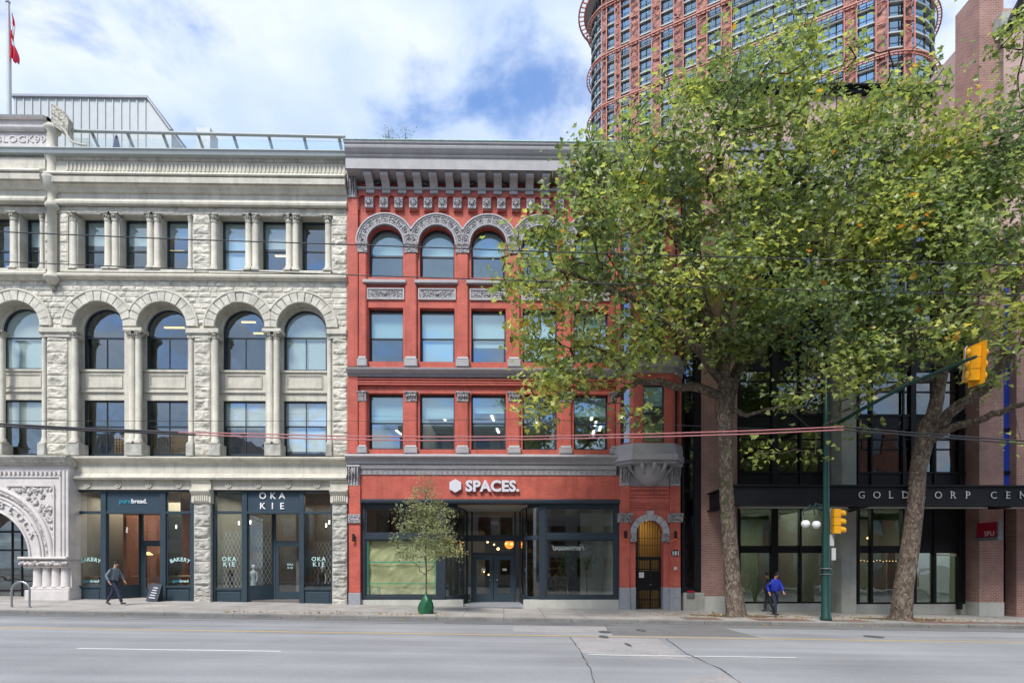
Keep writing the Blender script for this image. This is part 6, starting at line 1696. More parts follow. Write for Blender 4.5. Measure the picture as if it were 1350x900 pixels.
# ================================================================== foliage and bark
def leafmat(name, stops, rough=.36, trans=.45, spec=.5):
    m, nt, bs = newmat(name); L = nt.links.new
    at = nd(nt, 'ShaderNodeAttribute'); at.attribute_name = 'tint'
    cr = nd(nt, 'ShaderNodeValToRGB'); e_ = cr.color_ramp.elements
    while len(e_) < len(stops): e_.new(.5)
    for q, (p, c) in zip(e_, stops): q.position = p; q.color = c4(c)
    L(at.outputs['Fac'], cr.inputs[0]); L(cr.outputs[0], bs.inputs['Base Color']); bs.inputs['Roughness'].default_value = rough; bs.inputs['Specular IOR Level'].default_value = spec
    tl = nd(nt, 'ShaderNodeBsdfTranslucent'); hs = nd(nt, 'ShaderNodeHueSaturation', Saturation=1.05, Value=1.95); L(cr.outputs[0], hs.inputs['Color']); L(hs.outputs[0], tl.inputs[0])
    mx = nd(nt, 'ShaderNodeMixShader'); mx.inputs[0].default_value = trans; L(bs.outputs[0], mx.inputs[1]); L(tl.outputs[0], mx.inputs[2])
    L(mx.outputs[0], nt.nodes['Material Output'].inputs['Surface'])
leafmat('leaf_plane', [(0,(.080,.118,.052)),(.40,(.160,.212,.066)),(.70,(.29,.335,.080)),(.94,(.50,.49,.115)),(.97,(.45,.30,.04)),(1,(.45,.16,.03))])
leafmat('leaf_sapling', [(0,(.16,.19,.10)),(.6,(.28,.31,.15)),(1,(.50,.46,.22))])
leafmat('leaf_green', [(0,(.03,.10,.02)),(1,(.10,.22,.04))]); leafmat('leaf_pale', [(0,(.10,.14,.11)),(1,(.20,.26,.20))])
leafmat('leaf_fallen', [(0,(.20,.13,.04)),(.6,(.30,.22,.06)),(1,(.36,.16,.05))], trans=.1)
def barkmat():
    m, nt, bs = newmat('bark'); L = nt.links.new
    g = nd(nt, 'ShaderNodeNewGeometry'); mp = nd(nt, 'ShaderNodeMapping'); mp.inputs['Scale'].default_value = (1,1,.55); L(g.outputs['Position'], mp.inputs[0])
    n0 = nd(nt, 'ShaderNodeTexNoise', Scale=6.0, Detail=5.0); L(mp.outputs[0], n0.inputs['Vector'])
    va = nd(nt, 'ShaderNodeVectorMath', operation='MULTIPLY_ADD'); va.inputs[1].default_value = (.25,.25,.25); L(n0.outputs['Color'], va.inputs[0]); L(mp.outputs[0], va.inputs[2])
    vo = nd(nt, 'ShaderNodeTexVoronoi', Scale=15.0); L(va.outputs[0], vo.inputs['Vector'])
    cr = nd(nt, 'ShaderNodeValToRGB'); e_ = cr.color_ramp.elements; e_.new(.5); e_.new(.8)
    for q, (p, c) in zip(e_, [(0,(.065,.047,.036)),(.45,(.115,.085,.064)),(.75,(.17,.13,.10)),(1,(.25,.205,.16))]): q.position = p; q.color = c4(c)
    sp = nd(nt, 'ShaderNodeSeparateColor'); L(vo.outputs['Color'], sp.inputs[0]); L(sp.outputs[0], cr.inputs[0])
    n2 = nd(nt, 'ShaderNodeTexNoise', Scale=30.0, Detail=4.0); L(g.outputs['Position'], n2.inputs['Vector'])
    mr = nd(nt, 'ShaderNodeMapRange'); mr.inputs[1].default_value = .3; mr.inputs[2].default_value = .7; mr.inputs[3].default_value = .7; mr.inputs[4].default_value = 1.25; L(n2.outputs[0], mr.inputs[0])
    vm = nd(nt, 'ShaderNodeVectorMath', operation='SCALE'); L(cr.outputs[0], vm.inputs[0]); L(mr.outputs[0], vm.inputs['Scale'])
    # red spray paint low on the right-hand trunk
    px = nd(nt, 'ShaderNodeSeparateXYZ'); L(g.outputs['Position'], px.inputs[0])
    n3 = nd(nt, 'ShaderNodeTexNoise', Scale=2.5, Detail=4.0); L(g.outputs['Position'], n3.inputs['Vector'])
    def rng_(inp, a, b_, c, d):
        q = nd(nt, 'ShaderNodeMapRange'); q.inputs[1].default_value = a; q.inputs[2].default_value = b_; q.inputs[3].default_value = c; q.inputs[4].default_value = d; L(inp, q.inputs[0]); return q.outputs[0]
    def mul(a, b_):
        q = nd(nt, 'ShaderNodeMath', operation='MULTIPLY'); L(a, q.inputs[0]); L(b_, q.inputs[1]); return q.outputs[0]
    msk = mul(mul(rng_(n3.outputs[0], .47, .53, 0, .75), rng_(px.outputs[2], 1.5, 1.1, 0, 1)), rng_(px.outputs[0], 12, 13, 0, 1))
    msk = mul(msk, rng_(px.outputs[0], 15.0, 14.8, 0, 1))
    mx = nd(nt, 'ShaderNodeMix'); mx.data_type = 'RGBA'; mx.inputs[7].default_value = (.36,.055,.03,1); L(msk, mx.inputs[0]); L(vm.outputs[0], mx.inputs[6])
    n5 = nd(nt, 'ShaderNodeTexNoise', Scale=3.0, Detail=5.0); L(g.outputs['Position'], n5.inputs['Vector'])
    m5 = mul(rng_(n5.outputs[0], .50, .60, 0, .8), mul(rng_(px.outputs[0], 8.35, 8.5, 0, 1), mul(rng_(px.outputs[0], 8.9, 8.8, 0, 1), mul(rng_(px.outputs[2], 2.8, 3.2, 0, 1), rng_(px.outputs[2], 5.2, 4.6, 0, 1)))))
    my = nd(nt, 'ShaderNodeMix'); my.data_type = 'RGBA'; my.inputs[7].default_value = (.045,.075,.012,1); L(m5, my.inputs[0]); L(mx.outputs[2], my.inputs[6])
    L(my.outputs[2], bs.inputs['Base Color']); bs.inputs['Roughness'].default_value = .85
    b = nd(nt, 'ShaderNodeBump', Strength=.8, Distance=.02); ad = nd(nt, 'ShaderNodeMath', operation='ADD'); L(vo.outputs['Distance'], ad.inputs[0]); L(n2.outputs[0], ad.inputs[1]); L(ad.outputs[0], b.inputs['Height']); L(b.outputs[0], bs.inputs['Normal'])
barkmat()
surf('twig', (.065,.045,.032), .85, .2, 4)
LEAF = np.array([(0,0),(.18,.10),(.52,.04),(.40,.30),(.50,.58),(.24,.56),(0,1.0)])      # half outline of a lobed leaf (x, along)
def leaves(name, mat, parent, centres, size, tint, rng, normals=None, simple=False):
    """one mesh of small lobed leaves, each folded along its midrib"""
    n = len(centres); base = wloc(parent) if parent else Vector((0,0,0))
    H = LEAF if not simple else np.array([(0,0),(.30,.4),(.22,.75),(0,1.0)])
    m = len(H)
    up = np.array([0,0,1.0])
    nv = rng.normal(0,.55,(n,3)) + np.array([0,-.25,.85])
    if normals is not None: nv += normals*.5
    nv /= np.linalg.norm(nv,axis=1,keepdims=True)
    d = rng.normal(0,1,(n,3)); d[:,2] -= .45; d -= nv*np.sum(d*nv,axis=1,keepdims=True); d /= np.linalg.norm(d,axis=1,keepdims=True)
    s = np.cross(nv, d)
    sz = (size*rng.uniform(.5,1.35,n))[:,None,None]
    fold = rng.uniform(.05,.5,n)[:,None,None]; droop = rng.uniform(0,.35,n)[:,None,None]
    pr = H[None,:,0:1]; al = H[None,:,1:2]
    D = d[:,None,:]; S = s[:,None,:]; N = nv[:,None,:]; C = centres[:,None,:]
    R_ = C + sz*(D*al + S*pr + N*(pr*fold - al*al*droop)); L_ = C + sz*(D*al - S*pr + N*(pr*fold - al*al*droop))
    V = np.concatenate([R_, L_[:,1:-1]], axis=1)               # right side incl. ends, then left inner points
    k = V.shape[1]; V = V.reshape(-1,3) - np.array(base)
    right = list(range(m)); left = [0]+[m+i for i in range(m-2)]+[m-1]
    idx = np.array(right + left[::-1]); 
    loops = (np.arange(n)[:,None]*k + idx[None,:]).ravel().astype(np.int32)
    me = bpy.data.meshes.new(name); me.vertices.add(len(V)); me.vertices.foreach_set('co', V.ravel().astype(np.float32))
    me.loops.add(len(loops)); me.loops.foreach_set('vertex_index', loops)
    me.polygons.add(2*n); me.polygons.foreach_set('loop_start', (np.arange(2*n)*m).astype(np.int32))
    me.update(calc_edges=True); me.validate()
    at = me.attributes.new('tint', 'FLOAT', 'FACE'); at.data.foreach_set('value', np.repeat(tint,2).astype(np.float32))
    me.materials.append(M[mat]); o = bpy.data.objects.new(name, me); COL.objects.link(o)
    if parent: o.parent = parent; WL[o.name] = base
    return o
def grow(T, trunk, limbs, blobs, ntips, nleaf, lsize, seed, clr=.42, mat='leaf_plane', rtip=.0135, nside=10, gap=.55, ymax=23.4, wr=.6, thin=1.0):
    rng = np.random.default_rng(seed); rr = random.Random(seed)
    nodes = []; par = []; fixed = []
    tb = MB(); tb.tube([p for p,_ in trunk], [r for _,r in trunk], 14); 
    tr = tb
    sk = []
    for p, r in trunk[2:]: nodes.append(np.array(p)); par.append(len(nodes)-2); 
    lb = MB()
    for limb in limbs:
        pts = [Vector(p) for p,_ in limb]; rad = [r for _,r in limb]
        P_ = []; Q = []
        for i in range(len(pts)-1):
            for t in np.linspace(0,1,5)[:-1]:
                j = Vector((rr.uniform(-1,1),rr.uniform(-1,1),rr.uniform(-1,1)))*(.09 if 0 < i+t else 0)
                P_.append(pts[i].lerp(pts[i+1],t)+j*(1 if t else .3)); Q.append(rad[i]+(rad[i+1]-rad[i])*t)
        P_.append(pts[-1]); Q.append(rad[-1])
        lb.tube(P_, Q, nside)
        for p in P_[1:]: nodes.append(np.array(p)); par.append(len(nodes)-2)
    # tips inside the crown, kept apart, favouring the outside of each blob
    tips = []; out = []
    B_ = np.array([b[:6] for b in blobs]); vol = B_[:,3]*B_[:,4]*B_[:,5]; w = np.array([b[6] if len(b) > 6 else 1. for b in blobs])*vol**(2/3.); w /= w.sum()
    while len(tips) < ntips:
        i = rng.choice(len(blobs), p=w); v = rng.normal(0,1,3); v /= np.linalg.norm(v); r = rng.uniform(.25,1)**(1/2.6)
        c = B_[i,:3]; p = c+v*r*B_[i,3:6]
        if p[1] > ymax: continue
        ns = noise.noise(Vector(p*.55)+Vector((seed,0,0)))
        if ns < -.07*thin: continue
        tips.append(p); out.append(v)
    tips = np.array(tips); out = np.array(out)
    N = np.array(nodes)
    d0 = np.array([np.min(np.linalg.norm(N-p,axis=1)) for p in tips]); order = np.argsort(d0)
    cap = len(nodes)+len(tips)*3+8; A = np.zeros((cap,3)); A[:len(nodes)] = N; cnt = len(nodes); nb0 = cnt
    edges = []; weight = np.zeros(cap)
    for i in order:
        p = tips[i]; dd = np.linalg.norm(A[:cnt]-p,axis=1) + np.maximum(0, A[:cnt,2]-p[2]-.3)*.8; j = int(np.argmin(dd)); q = A[j]; L_ = np.linalg.norm(p-q); k = 1 if L_ < .5 else 2 if L_ < 1.2 else 3
        last = j
        for s in range(1,k+1):
            t = s/k; x = q+(p-q)*t
            if s < k: x = x+rng.normal(0,.10*L_**.7,3)+np.array([0,0,.06*L_])
            if cnt >= cap: break
            A[cnt] = x; edges.append((last,cnt)); last = cnt; cnt += 1
    w_ = np.zeros(cnt)
    child = {}
    for a, c in edges: child.setdefault(a, []).append(c)
    for a, c in reversed(edges):
        w_[c] = max(w_[c], 1.0); w_[a] += w_[c] if a >= nb0 else 0
    rad = rtip*np.maximum(1,w_)**.42
    tw = MB()
    for a, c in edges:
        ra = rad[a] if a >= nb0 else min(rad[c]*1.25, .09); tw.tube([A[a],A[c]], [min(ra,rad[c]*1.5), rad[c]], 4 if rad[c] < .03 else 6, caps=False)
    tr.v, off = tr.v, len(tr.v)
    tk = tr.build('trunk', 'bark', T)
    lb.build('limb', 'bark', tk); tag(tw.build('twigs', 'twig', tk), kind='stuff')
    # leaves around every tip
    n = nleaf; C = np.repeat(tips, n, axis=0)+rng.normal(0,clr,(len(tips)*n,3))*np.array([1,1,.8]); O_ = np.repeat(out, n, axis=0)
    ct = np.array([noise.noise(Vector(p*.45)) for p in tips]); ct = np.repeat(ct, n)
    tint = np.clip(.48+ct*.55+rng.normal(0,.17,len(C)),0,.93)
    odd = rng.random(len(C)) < .006; tint[odd] = rng.uniform(.95,1,odd.sum())
    hot = np.repeat(rng.random(len(tips)) < .02, n) & (rng.random(len(C)) < .4); tint[hot] = rng.uniform(.9,1,hot.sum())
    keep = C[:,1] < 23.75
    C = C[keep]
    return leaves('crown', mat, T, C, lsize, tint[keep], rng, O_[keep])
pt = lambda u, v, y: P(u, v, y)
def blob(u, v, ru, rv, y, ry, w=1.):
    c = P(u, v, y); return (c.x, c.y, c.z, ru*y/F, ry, rv*y/F, w)
g1 = gside(971, 812); y1 = g1.y
T1 = thing('plane_tree', 'huge leafy plane tree before the red building with a straight bare trunk', 'tree', g1, 'street plane trees')
trunk = [((g1.x,y1,g1.z-.1),.54),((g1.x-.02,y1,g1.z+.12),.39),((P(966,770,y1)),.32),((P(961,700,y1)),.295),((P(957,640,y1)),.27),((P(957,590,y1)),.28),((P(955,560,y1)),.31),((P(955,535,y1)),.38),((P(957,515,y1)),.33),((P(958,500,y1)),.28)]
limbs = [
 [(pt(955,525,y1),.20),(pt(925,512,y1-.4),.17),(pt(880,505,y1-.9),.13),(pt(840,502,y1-1.3),.11),(pt(815,520,y1-1.6),.07),(pt(798,533,y1-1.7),.03)],
 [(pt(840,502,y1-1.3),.07),(pt(820,480,y1-1.5),.06),(pt(790,462,y1-2),.04),(pt(740,455,y1-2.2),.02)],
 [(pt(957,520,y1),.26),(pt(946,470,y1-.2),.22),(pt(930,400,y1-.5),.17),(pt(895,320,y1-.8),.12),(pt(850,250,y1-.8),.07),(pt(810,205,y1-.6),.03)],
 [(pt(960,525,y1),.26),(pt(976,480,y1+.2),.22),(pt(985,410,y1+.3),.18),(pt(1005,310,y1+.2),.14),(pt(1025,200,y1),.10),(pt(1028,90,y1-.2),.05),(pt(1025,35,y1-.2),.02)],
 [(pt(955,515,y1),.24),(pt(958,440,y1-.8),.20),(pt(965,330,y1-1),.14),(pt(950,220,y1-.6),.09),(pt(930,110,y1-.4),.03)],
 [(pt(975,480,y1+.2),.16),(pt(1035,430,y1-.2),.14),(pt(1085,350,y1-.4),.10),(pt(1120,260,y1-.3),.06),(pt(1135,180,y1-.2),.03)],
 [(pt(950,500,y1),.18),(pt(900,440,y1-2),.14),(pt(830,390,y1-3),.10),(pt(750,360,y1-3.3),.06),(pt(690,350,y1-3.4),.03)],
 [(pt(958,535,y1),.10),(pt(985,547,y1-.6),.07),(pt(1030,535,y1-1),.05),(pt(1075,545,y1-1.4),.03)],
]
blobs = [blob(1018,85,48,62,20.2,2.2), blob(940,140,62,62,20.2,2.6), blob(868,190,62,62,20,2.6), blob(806,250,52,62,19.6,2.6), blob(770,215,26,36,19.5,1.4),
 blob(760,330,66,52,18.4,2.8), blob(715,300,26,20,17.6,1.2,.7), blob(684,352,42,28,17.3,1.6), blob(715,412,52,40,17.5,2.2), blob(820,400,85,62,18.6,3,.8), blob(780,470,88,38,18.2,2.4,.8), blob(735,520,48,38,17.9,1.6,.9), blob(700,545,26,22,17.8,1,.5), blob(850,545,40,20,18,1.2,.3),
 blob(900,290,110,110,19.6,3.2), blob(1000,230,110,130,20,3.2), blob(1085,280,95,120,20.2,3), blob(960,390,120,66,19.4,3.2), blob(1060,425,100,62,19.6,3), blob(900,455,60,34,18.6,2,.5), blob(1055,510,65,24,18.8,1.8,.45), blob(1085,590,28,14,18.5,.9,.35), blob(1010,592,16,12,18.5,.5,.15)]
grow(T1, trunk, limbs, blobs, 1080, 23, .180, 11, clr=.36)
g2 = gside(1188, 816.5); y2 = g2.y
T2 = thing('plane_tree', 'leaning plane tree at the right with red paint low on its trunk', 'tree', g2, 'street plane trees')
trunk = [((g2.x-.02,y2,g2.z-.1),.50),((g2.x,y2,g2.z+.12),.39),((P(1191,775,y2)),.34),((P(1200,720,y2)),.32),((P(1207,660,y2)),.30),((P(1210,620,y2)),.29),((P(1217,585,y2)),.33),((P(1222,560,y2)),.34)]
limbs = [
 [(pt(1220,570,y2),.28),(pt(1236,525,y2),.24),(pt(1243,470,y2-.1),.22),(pt(1236,380,y2-.3),.16),(pt(1222,260,y2-.3),.10),(pt(1205,140,y2-.3),.05),(pt(1195,80,y2-.3),.02)],
 [(pt(1222,572,y2),.22),(pt(1262,535,y2-1),.20),(pt(1300,512,y2-1.8),.18),(pt(1322,478,y2-2),.16),(pt(1345,455,y2-2.4),.13),(pt(1400,430,y2-3),.08)],
 [(pt(1218,582,y2),.18),(pt(1262,560,y2-.8),.15),(pt(1300,551,y2-1.4),.13),(pt(1335,535,y2-2),.10),(pt(1390,520,y2-2.6),.06)],
 [(pt(1243,480,y2),.18),(pt(1272,400,y2-.3),.15),(pt(1300,300,y2-.5),.11),(pt(1325,190,y2-.5),.07),(pt(1342,100,y2-.4),.03)],
 [(pt(1238,500,y2),.14),(pt(1205,500,y2-.3),.12),(pt(1160,515,y2-.8),.08),(pt(1115,540,y2-1.2),.05),(pt(1085,560,y2-1.5),.02)],
 [(pt(1240,480,y2),.15),(pt(1212,455,y2-1.5),.12),(pt(1170,400,y2-2.4),.09),(pt(1140,330,y2-2.6),.05)],
 [(pt(1322,478,y2-2),.10),(pt(1345,380,y2-2.2),.08),(pt(1370,300,y2-2),.05)],
]
blobs = [blob(1110,130,58,55,20.4,2.4), blob(1178,120,48,62,20.4,2.4), blob(1160,210,80,90,20,2.8), blob(1215,270,60,80,20,2.8), blob(1300,290,75,110,19.6,2.8), blob(1335,170,38,80,19.8,2), blob(1352,60,28,40,19.5,1.2), blob(1290,210,36,60,19.8,1.8),
 blob(1390,250,60,150,19.5,3), blob(1180,350,100,85,19.4,3), blob(1290,390,100,60,19,2.8), blob(1170,440,70,55,19,2.6), blob(1120,490,45,34,19,2,.6), blob(1150,545,45,18,18.8,1.4,.35), blob(1205,450,26,36,19.2,1.2,.4), blob(1390,450,60,60,18,2.5), blob(1345,585,14,14,17.5,.5,.2), blob(1330,470,40,30,17.5,1.4,.4), blob(1272,448,20,12,14.1,.35,2.2), blob(1303,458,10,18,14.0,.35,2.2), blob(1290,425,30,18,14.6,.8,1.5)]
grow(T2, trunk, limbs, blobs, 930, 23, .180, 23, clr=.36)
# young street tree
g3 = gside(561.5, 808); y3 = g3.y
T3 = thing('young_tree', 'slender young street tree with sparse pale green leaves before the red shopfront', 'tree', g3)
trunk = [(g3,.035),((g3.x+.01,y3,g3.z+.4),.032),(P(562,750,y3),.03),(P(561,720,y3),.028),(P(562,690,y3),.024),(P(561,655,y3),.015),(P(560,622,y3),.006)]
limbs = [[(P(561,757,y3),.014),(P(548,742,y3-.1),.012),(P(533,733,y3-.2),.009),(P(523,728,y3-.2),.005)],[(P(562,752,y3),.014),(P(578,738,y3),.012),(P(593,722,y3+.1),.008),(P(606,716,y3+.1),.005)],
 [(P(561,735,y3),.012),(P(550,715,y3+.2),.009),(P(537,690,y3+.3),.006)],[(P(562,730,y3),.012),(P(575,705,y3-.3),.008),(P(588,680,y3-.3),.005)],[(P(561,710,y3),.01),(P(552,690,y3-.3),.008),(P(540,665,y3-.3),.004)],[(P(562,700,y3),.01),(P(572,680,y3+.2),.007),(P(582,655,y3+.2),.004)]]
blobs = [blob(561,640,13,20,y3,.35,.5), blob(560,665,24,20,y3,.6), blob(545,682,28,20,y3,.6), blob(578,685,26,20,y3,.6), blob(562,700,36,24,y3,.9), blob(540,712,24,14,y3,.6,.7), blob(590,722,26,14,y3,.6,.8), blob(530,728,14,10,y3,.4,.5), blob(565,722,36,18,y3,.9,.7)]
grow(T3, trunk, limbs, blobs, 420, 12, .07, 31, clr=.10, mat='leaf_sapling', rtip=.0025, nside=6, thin=9.0)
# watering bag at its foot
K = thing('watering_bag', 'green watering bag zipped round the foot of the young street tree', 'watering bag', g3)
b = MB(); n = 24; pr = [(.24,0),(.255,.08),(.25,.22),(.23,.38),(.19,.52),(.13,.62),(.06,.68),(.05,.74)]
vs = []
for j, (r_, z_) in enumerate(pr):
    for k in range(n):
        a = 2*math.pi*k/n; q = r_*(1+.13*math.sin(2*a+j*.8)+.09*math.sin(5*a-j*1.3)+.06*math.sin(11*a+j)+.05*math.sin(17*a-2.1*j)); vs.append((g3.x+q*math.cos(a)+.02*z_, g3.y+q*math.sin(a), g3.z+z_))
b.add(vs, [(j*n+k, j*n+(k+1)%n, (j+1)*n+(k+1)%n, (j+1)*n+k) for j in range(len(pr)-1) for k in range(n)], True); b.add(vs[:n],[tuple(range(n))]); b.build('bag', 'bag_green', K)
# shrub on the roof behind the cornice
for u, v0, v1, lb in ((512.5,171,200,'left sapling showing above the red cornice'),(534.5,175,200,'right sapling showing above the red cornice')):
    yq = FY+1.2; c = P(u, v1, yq); K = thing('roof_sapling', lb, 'tree', (c.x,c.y,zr_(214)), 'rooftop saplings')
    zt_ = PZ(v0,u,yq); b = MB(); b.tube([(c.x,yq,zr_(214)),(c.x,yq,zt_)], .015, 5)
    b.build('trunk', 'twig', K); rg = np.random.default_rng(int(u)); C = np.array([(c.x,yq,zt_-.55)])+rg.normal(0,1,(320,3))*np.array([.17,.17,.33]); C[:,0] += .0
    leaves('crown', 'leaf_pale', K, C, .07, rg.random(320), rg, simple=True)
# fallen leaves and soil
rg = np.random.default_rng(5); C = []
for k in range(1500):
    m = rg.random()
    if m < .35: x, y = g1.x+rg.normal(0,1.5), g1.y+rg.normal(0,.5)
    elif m < .7: x, y = g2.x+rg.normal(0,1.8), g2.y+rg.normal(0,.5)
    elif m < .85: x, y = PX(540)+rg.uniform(-6,2), KY+rg.uniform(.3,.8)
    else: x, y = rg.uniform(-20,20), KY-rg.uniform(.02,.35)
    y = min(max(y, KY-.6), 23.2); z = zside(x,y) if y > KY+.16 else (zk(x) if y > KY else zroad(x,y)+.004)
    C.append((x,y,z+.012))
fo = leaves('fallen_leaves', 'leaf_fallen', None, np.array(C), .085, rg.random(len(C)), rg, simple=True); tag(fo, 'scattered dry leaves on the pavement and along the kerb', 'leaves', kind='stuff')
for gq, nm in ((g1,'a'),(g2,'b')):
    b = MB(); n = 26; q = [(gq.x+(1.5+.3*math.sin(3*a)+.2*math.sin(7*a))*math.cos(a), min(max(gq.y+(.62+.08*math.sin(5*a))*math.sin(a),KY+.17),23.5)) for a in [2*math.pi*k/n for k in range(n)]]
    b.add([(x,y,zside(x,y)+.009) for x,y in q], [tuple(range(n))]); tag(b.build('tree_pit_soil', 'soil'), kind='structure')
# potted plants indoors
potplant('ficus_plant', 'tall potted fig tree behind the right shop window', 773, 784, 712, 25.6, .55, 'black_metal', 230, .10, .55, 'leaf_green', 'window plants', 5, zb=zfd-.04)
potplant('leafy_plant', 'bushy bright green plant in an orange pot behind the right shop window', 748, 784, 733, 25.3, .42, 'terracotta', 170, .16, .4, 'leaf_green', 'window plants', 6, zb=zfd-.04)
potplant('counter_plant', 'small green plant on the right bakery counter', 233, 758, 746, 24.95, .12, 'shop_panel', 70, .07, .3, 'leaf_green', None, 7)
# ================================================================== people
def skinmesh(name, mat, pts, edges, rad, parent, loc, sub=1, root=0, rz=0, scale=1.):
    me = bpy.data.meshes.new(name); me.from_pydata([tuple(Vector(p)*scale) for p in pts], edges, []); o = bpy.data.objects.new(name, me); COL.objects.link(o)
    md = o.modifiers.new('s', 'SKIN'); md.use_smooth_shade = True
    sv = me.skin_vertices[0].data
    for i, r in enumerate(rad):
        rr = r if hasattr(r, '__len__') else (r, r); sv[i].radius = (rr[0]*scale, rr[1]*scale); sv[i].use_root = (i == root)
    if sub: m2 = o.modifiers.new('u', 'SUBSURF'); m2.levels = sub; m2.render_levels = sub
    bpy.context.view_layer.update()
    m_ = bpy.data.meshes.new_from_object(o.evaluated_get(bpy.context.evaluated_depsgraph_get())); bpy.data.objects.remove(o)
    m_.transform(Matrix.Rotation(rz,4,'Z')); m_.materials.clear(); m_.materials.append(M[mat]); m_.name = name
    q = bpy.data.objects.new(name, m_); COL.objects.link(q); q.parent = parent; q.location = Vector(loc)-wloc(parent); WL[q.name] = Vector(loc)
    return q
def person(label, loc, J, top, legs, hair='hair_dark', rz=0, group=None, H=1.0, jr=1.0, shoes='shoe'):
    """J: joints in metres, figure faces +X: pelvis, chest, neck, head, per side shoulder/elbow/wrist/hip/knee/ankle/toe"""
    K = thing('person', label, 'person', loc, group)
    V = []; E = []; Rr = []
    def add(p, r, link=None):
        V.append(Vector(p)); Rr.append(r)
        if link is not None: E.append((link, len(V)-1))
        return len(V)-1
    g = lambda k: Vector(J[k])
    pe = add(g('pelvis'), (.10,.08)); ab = add(g('pelvis').lerp(g('chest'),.5), (.09,.075), pe); ch = add(g('chest'), (.085,.07), ab); nk = add(g('neck'), .055, ch)
    hd0 = add(g('neck').lerp(g('head'),.45), (.060,.062), nk); hd = add(g('head'), (.078,.088), hd0); hd2 = add(g('head')+Vector((-.012,0,.085)), (.060,.07), hd)
    f = Vector(J.get('face', (1,0,0))).normalized()
    no = add(g('head')+f*.088+Vector((0,0,-.008)), .016, hd); 
    for s in ('l','r'):
        sh = add(g('sh'+s)-Vector((0,0,.015)), .026, ch); el = add(g('el'+s), .034, sh); wr = add(g('wr'+s), .030, el)
        d = (g('wr'+s)-g('el'+s)).normalized(); sd = Vector((0,1,0)) if abs(d.y) < .8 else Vector((1,0,0)); sd = (sd-d*sd.dot(d)).normalized(); nn = d.cross(sd)
        pm = add(g('wr'+s)+d*.05, (.034,.02), wr)
        for q, (o, L_) in enumerate(((-.026,.075),(-.009,.085),(.009,.08),(.026,.065))):
            a = add(g('wr'+s)+d*.09+sd*o, .009, pm); a2 = add(g('wr'+s)+d*(.09+L_*.5)+sd*o*1.1+nn*.012, .008, a); add(g('wr'+s)+d*(.085+L_)+sd*o*1.1+nn*.032, .007, a2)
        th = add(g('wr'+s)+d*.045+sd*.036+nn*.008, .011, pm); add(g('wr'+s)+d*.085+sd*.052+nn*.02, .009, th)
        hp_ = add(g('hp'+s), .065, pe); kn = add(g('kn'+s), .045, hp_); an = add(g('an'+s), .036, kn)
    skinmesh('body', 'skin', V, E, Rr, K, loc, 1, 0, rz, H)
    # top
    Vt = []; Et = []; Rt = []
    def addt(p, r, link=None):
        Vt.append(Vector(p)); Rt.append(r)
        if link is not None: Et.append((link, len(Vt)-1))
        return len(Vt)-1
    up = (g('chest')-g('pelvis')).normalized()
    a0 = addt(g('pelvis')-up*(.13 if J['pelvis'][2] > .8 else .02), (.175*jr,.135*jr)); a1 = addt(g('pelvis').lerp(g('chest'),.45), (.16*jr,.13*jr), a0); a2 = addt(g('chest'), (.165*jr,.135*jr), a1); a3 = addt(g('chest').lerp(g('neck'),.72), (.10,.09), a2); addt(g('chest').lerp(g('neck'),1.0), (.068,.068), a3)
    for s in ('l','r'):
        b0 = addt(g('sh'+s), .078*jr, a2); b1 = addt(g('sh'+s).lerp(g('el'+s),.5), .066*jr, b0); b2 = addt(g('el'+s), .060*jr, b1); addt(g('el'+s).lerp(g('wr'+s),1.0), .043, b2)
    skinmesh('jacket', top, Vt, Et, Rt, K, loc, 1, 0, rz, H)
    Vl = [g('pelvis')]; El = []; Rl_ = [(.15,.125)]
    for s in ('l','r'):
        n = len(Vl); Vl += [g('hp'+s), g('hp'+s).lerp(g('kn'+s),.5), g('kn'+s), g('kn'+s).lerp(g('an'+s),.95)]; Rl_ += [.10,.088,.070,.058]; El += [(0,n),(n,n+1),(n+1,n+2),(n+2,n+3)]
    skinmesh('trousers', legs, Vl, El, Rl_, K, loc, 1, 0, rz, H)
    for s in ('l','r'):
        an, to = g('an'+s), g('to'+s); skinmesh('shoe', shoes, [an+(an-to).normalized()*.05-Vector((0,0,.02)), an.lerp(to,.35)-Vector((0,0,.0)), to], [(0,1),(1,2)], [(.042,.042),(.046,.042),(.038,.028)], K, loc, 1, 0, rz, H)
    h0 = g('head'); skinmesh('hair', hair, [h0-f*.045+Vector((0,0,-.01)), h0-f*.012+Vector((0,0,.07)), h0+f*.05+Vector((0,0,.092))], [(0,1),(1,2)], [(.072,.08),(.074,.078),(.038,.05)], K, loc, 1, 1, rz, H)
    for s in (-1,1):
        sd = Vector((-f.y,f.x,0)); c = h0+f*.080+sd*s*.030+Vector((0,0,.018)); b = MB(); b.sphere(Vector((0,0,0)), .009, 6, 4); b.xform(Matrix.Rotation(rz,4,'Z') @ Matrix.Translation(c*H)); b.build('eye', 'shoe', K, loc=loc)
    return K
walk = dict(pelvis=(0,0,.95), chest=(.03,0,1.30), neck=(.05,0,1.50), head=(.10,0,1.63), shl=(.03,.18,1.42), ell=(.14,.25,1.16), wrl=(.26,.20,.98), shr=(.03,-.18,1.42), elr=(-.13,-.25,1.17), wrr=(-.02,-.27,.95),
 hpl=(0,.09,.90), knl=(-.10,.10,.50), anl=(-.32,.10,.13), tol=(-.18,.10,.03), hpr=(.02,-.09,.90), knr=(.24,-.10,.50), anr=(.36,-.10,.10), tor=(.53,-.11,.09))
gm = gside(150, 797)
person('man in a grey jacket and navy trousers striding past the bakery', gm, walk, 'jacket_grey', 'navy', rz=R(4), H=1.0)
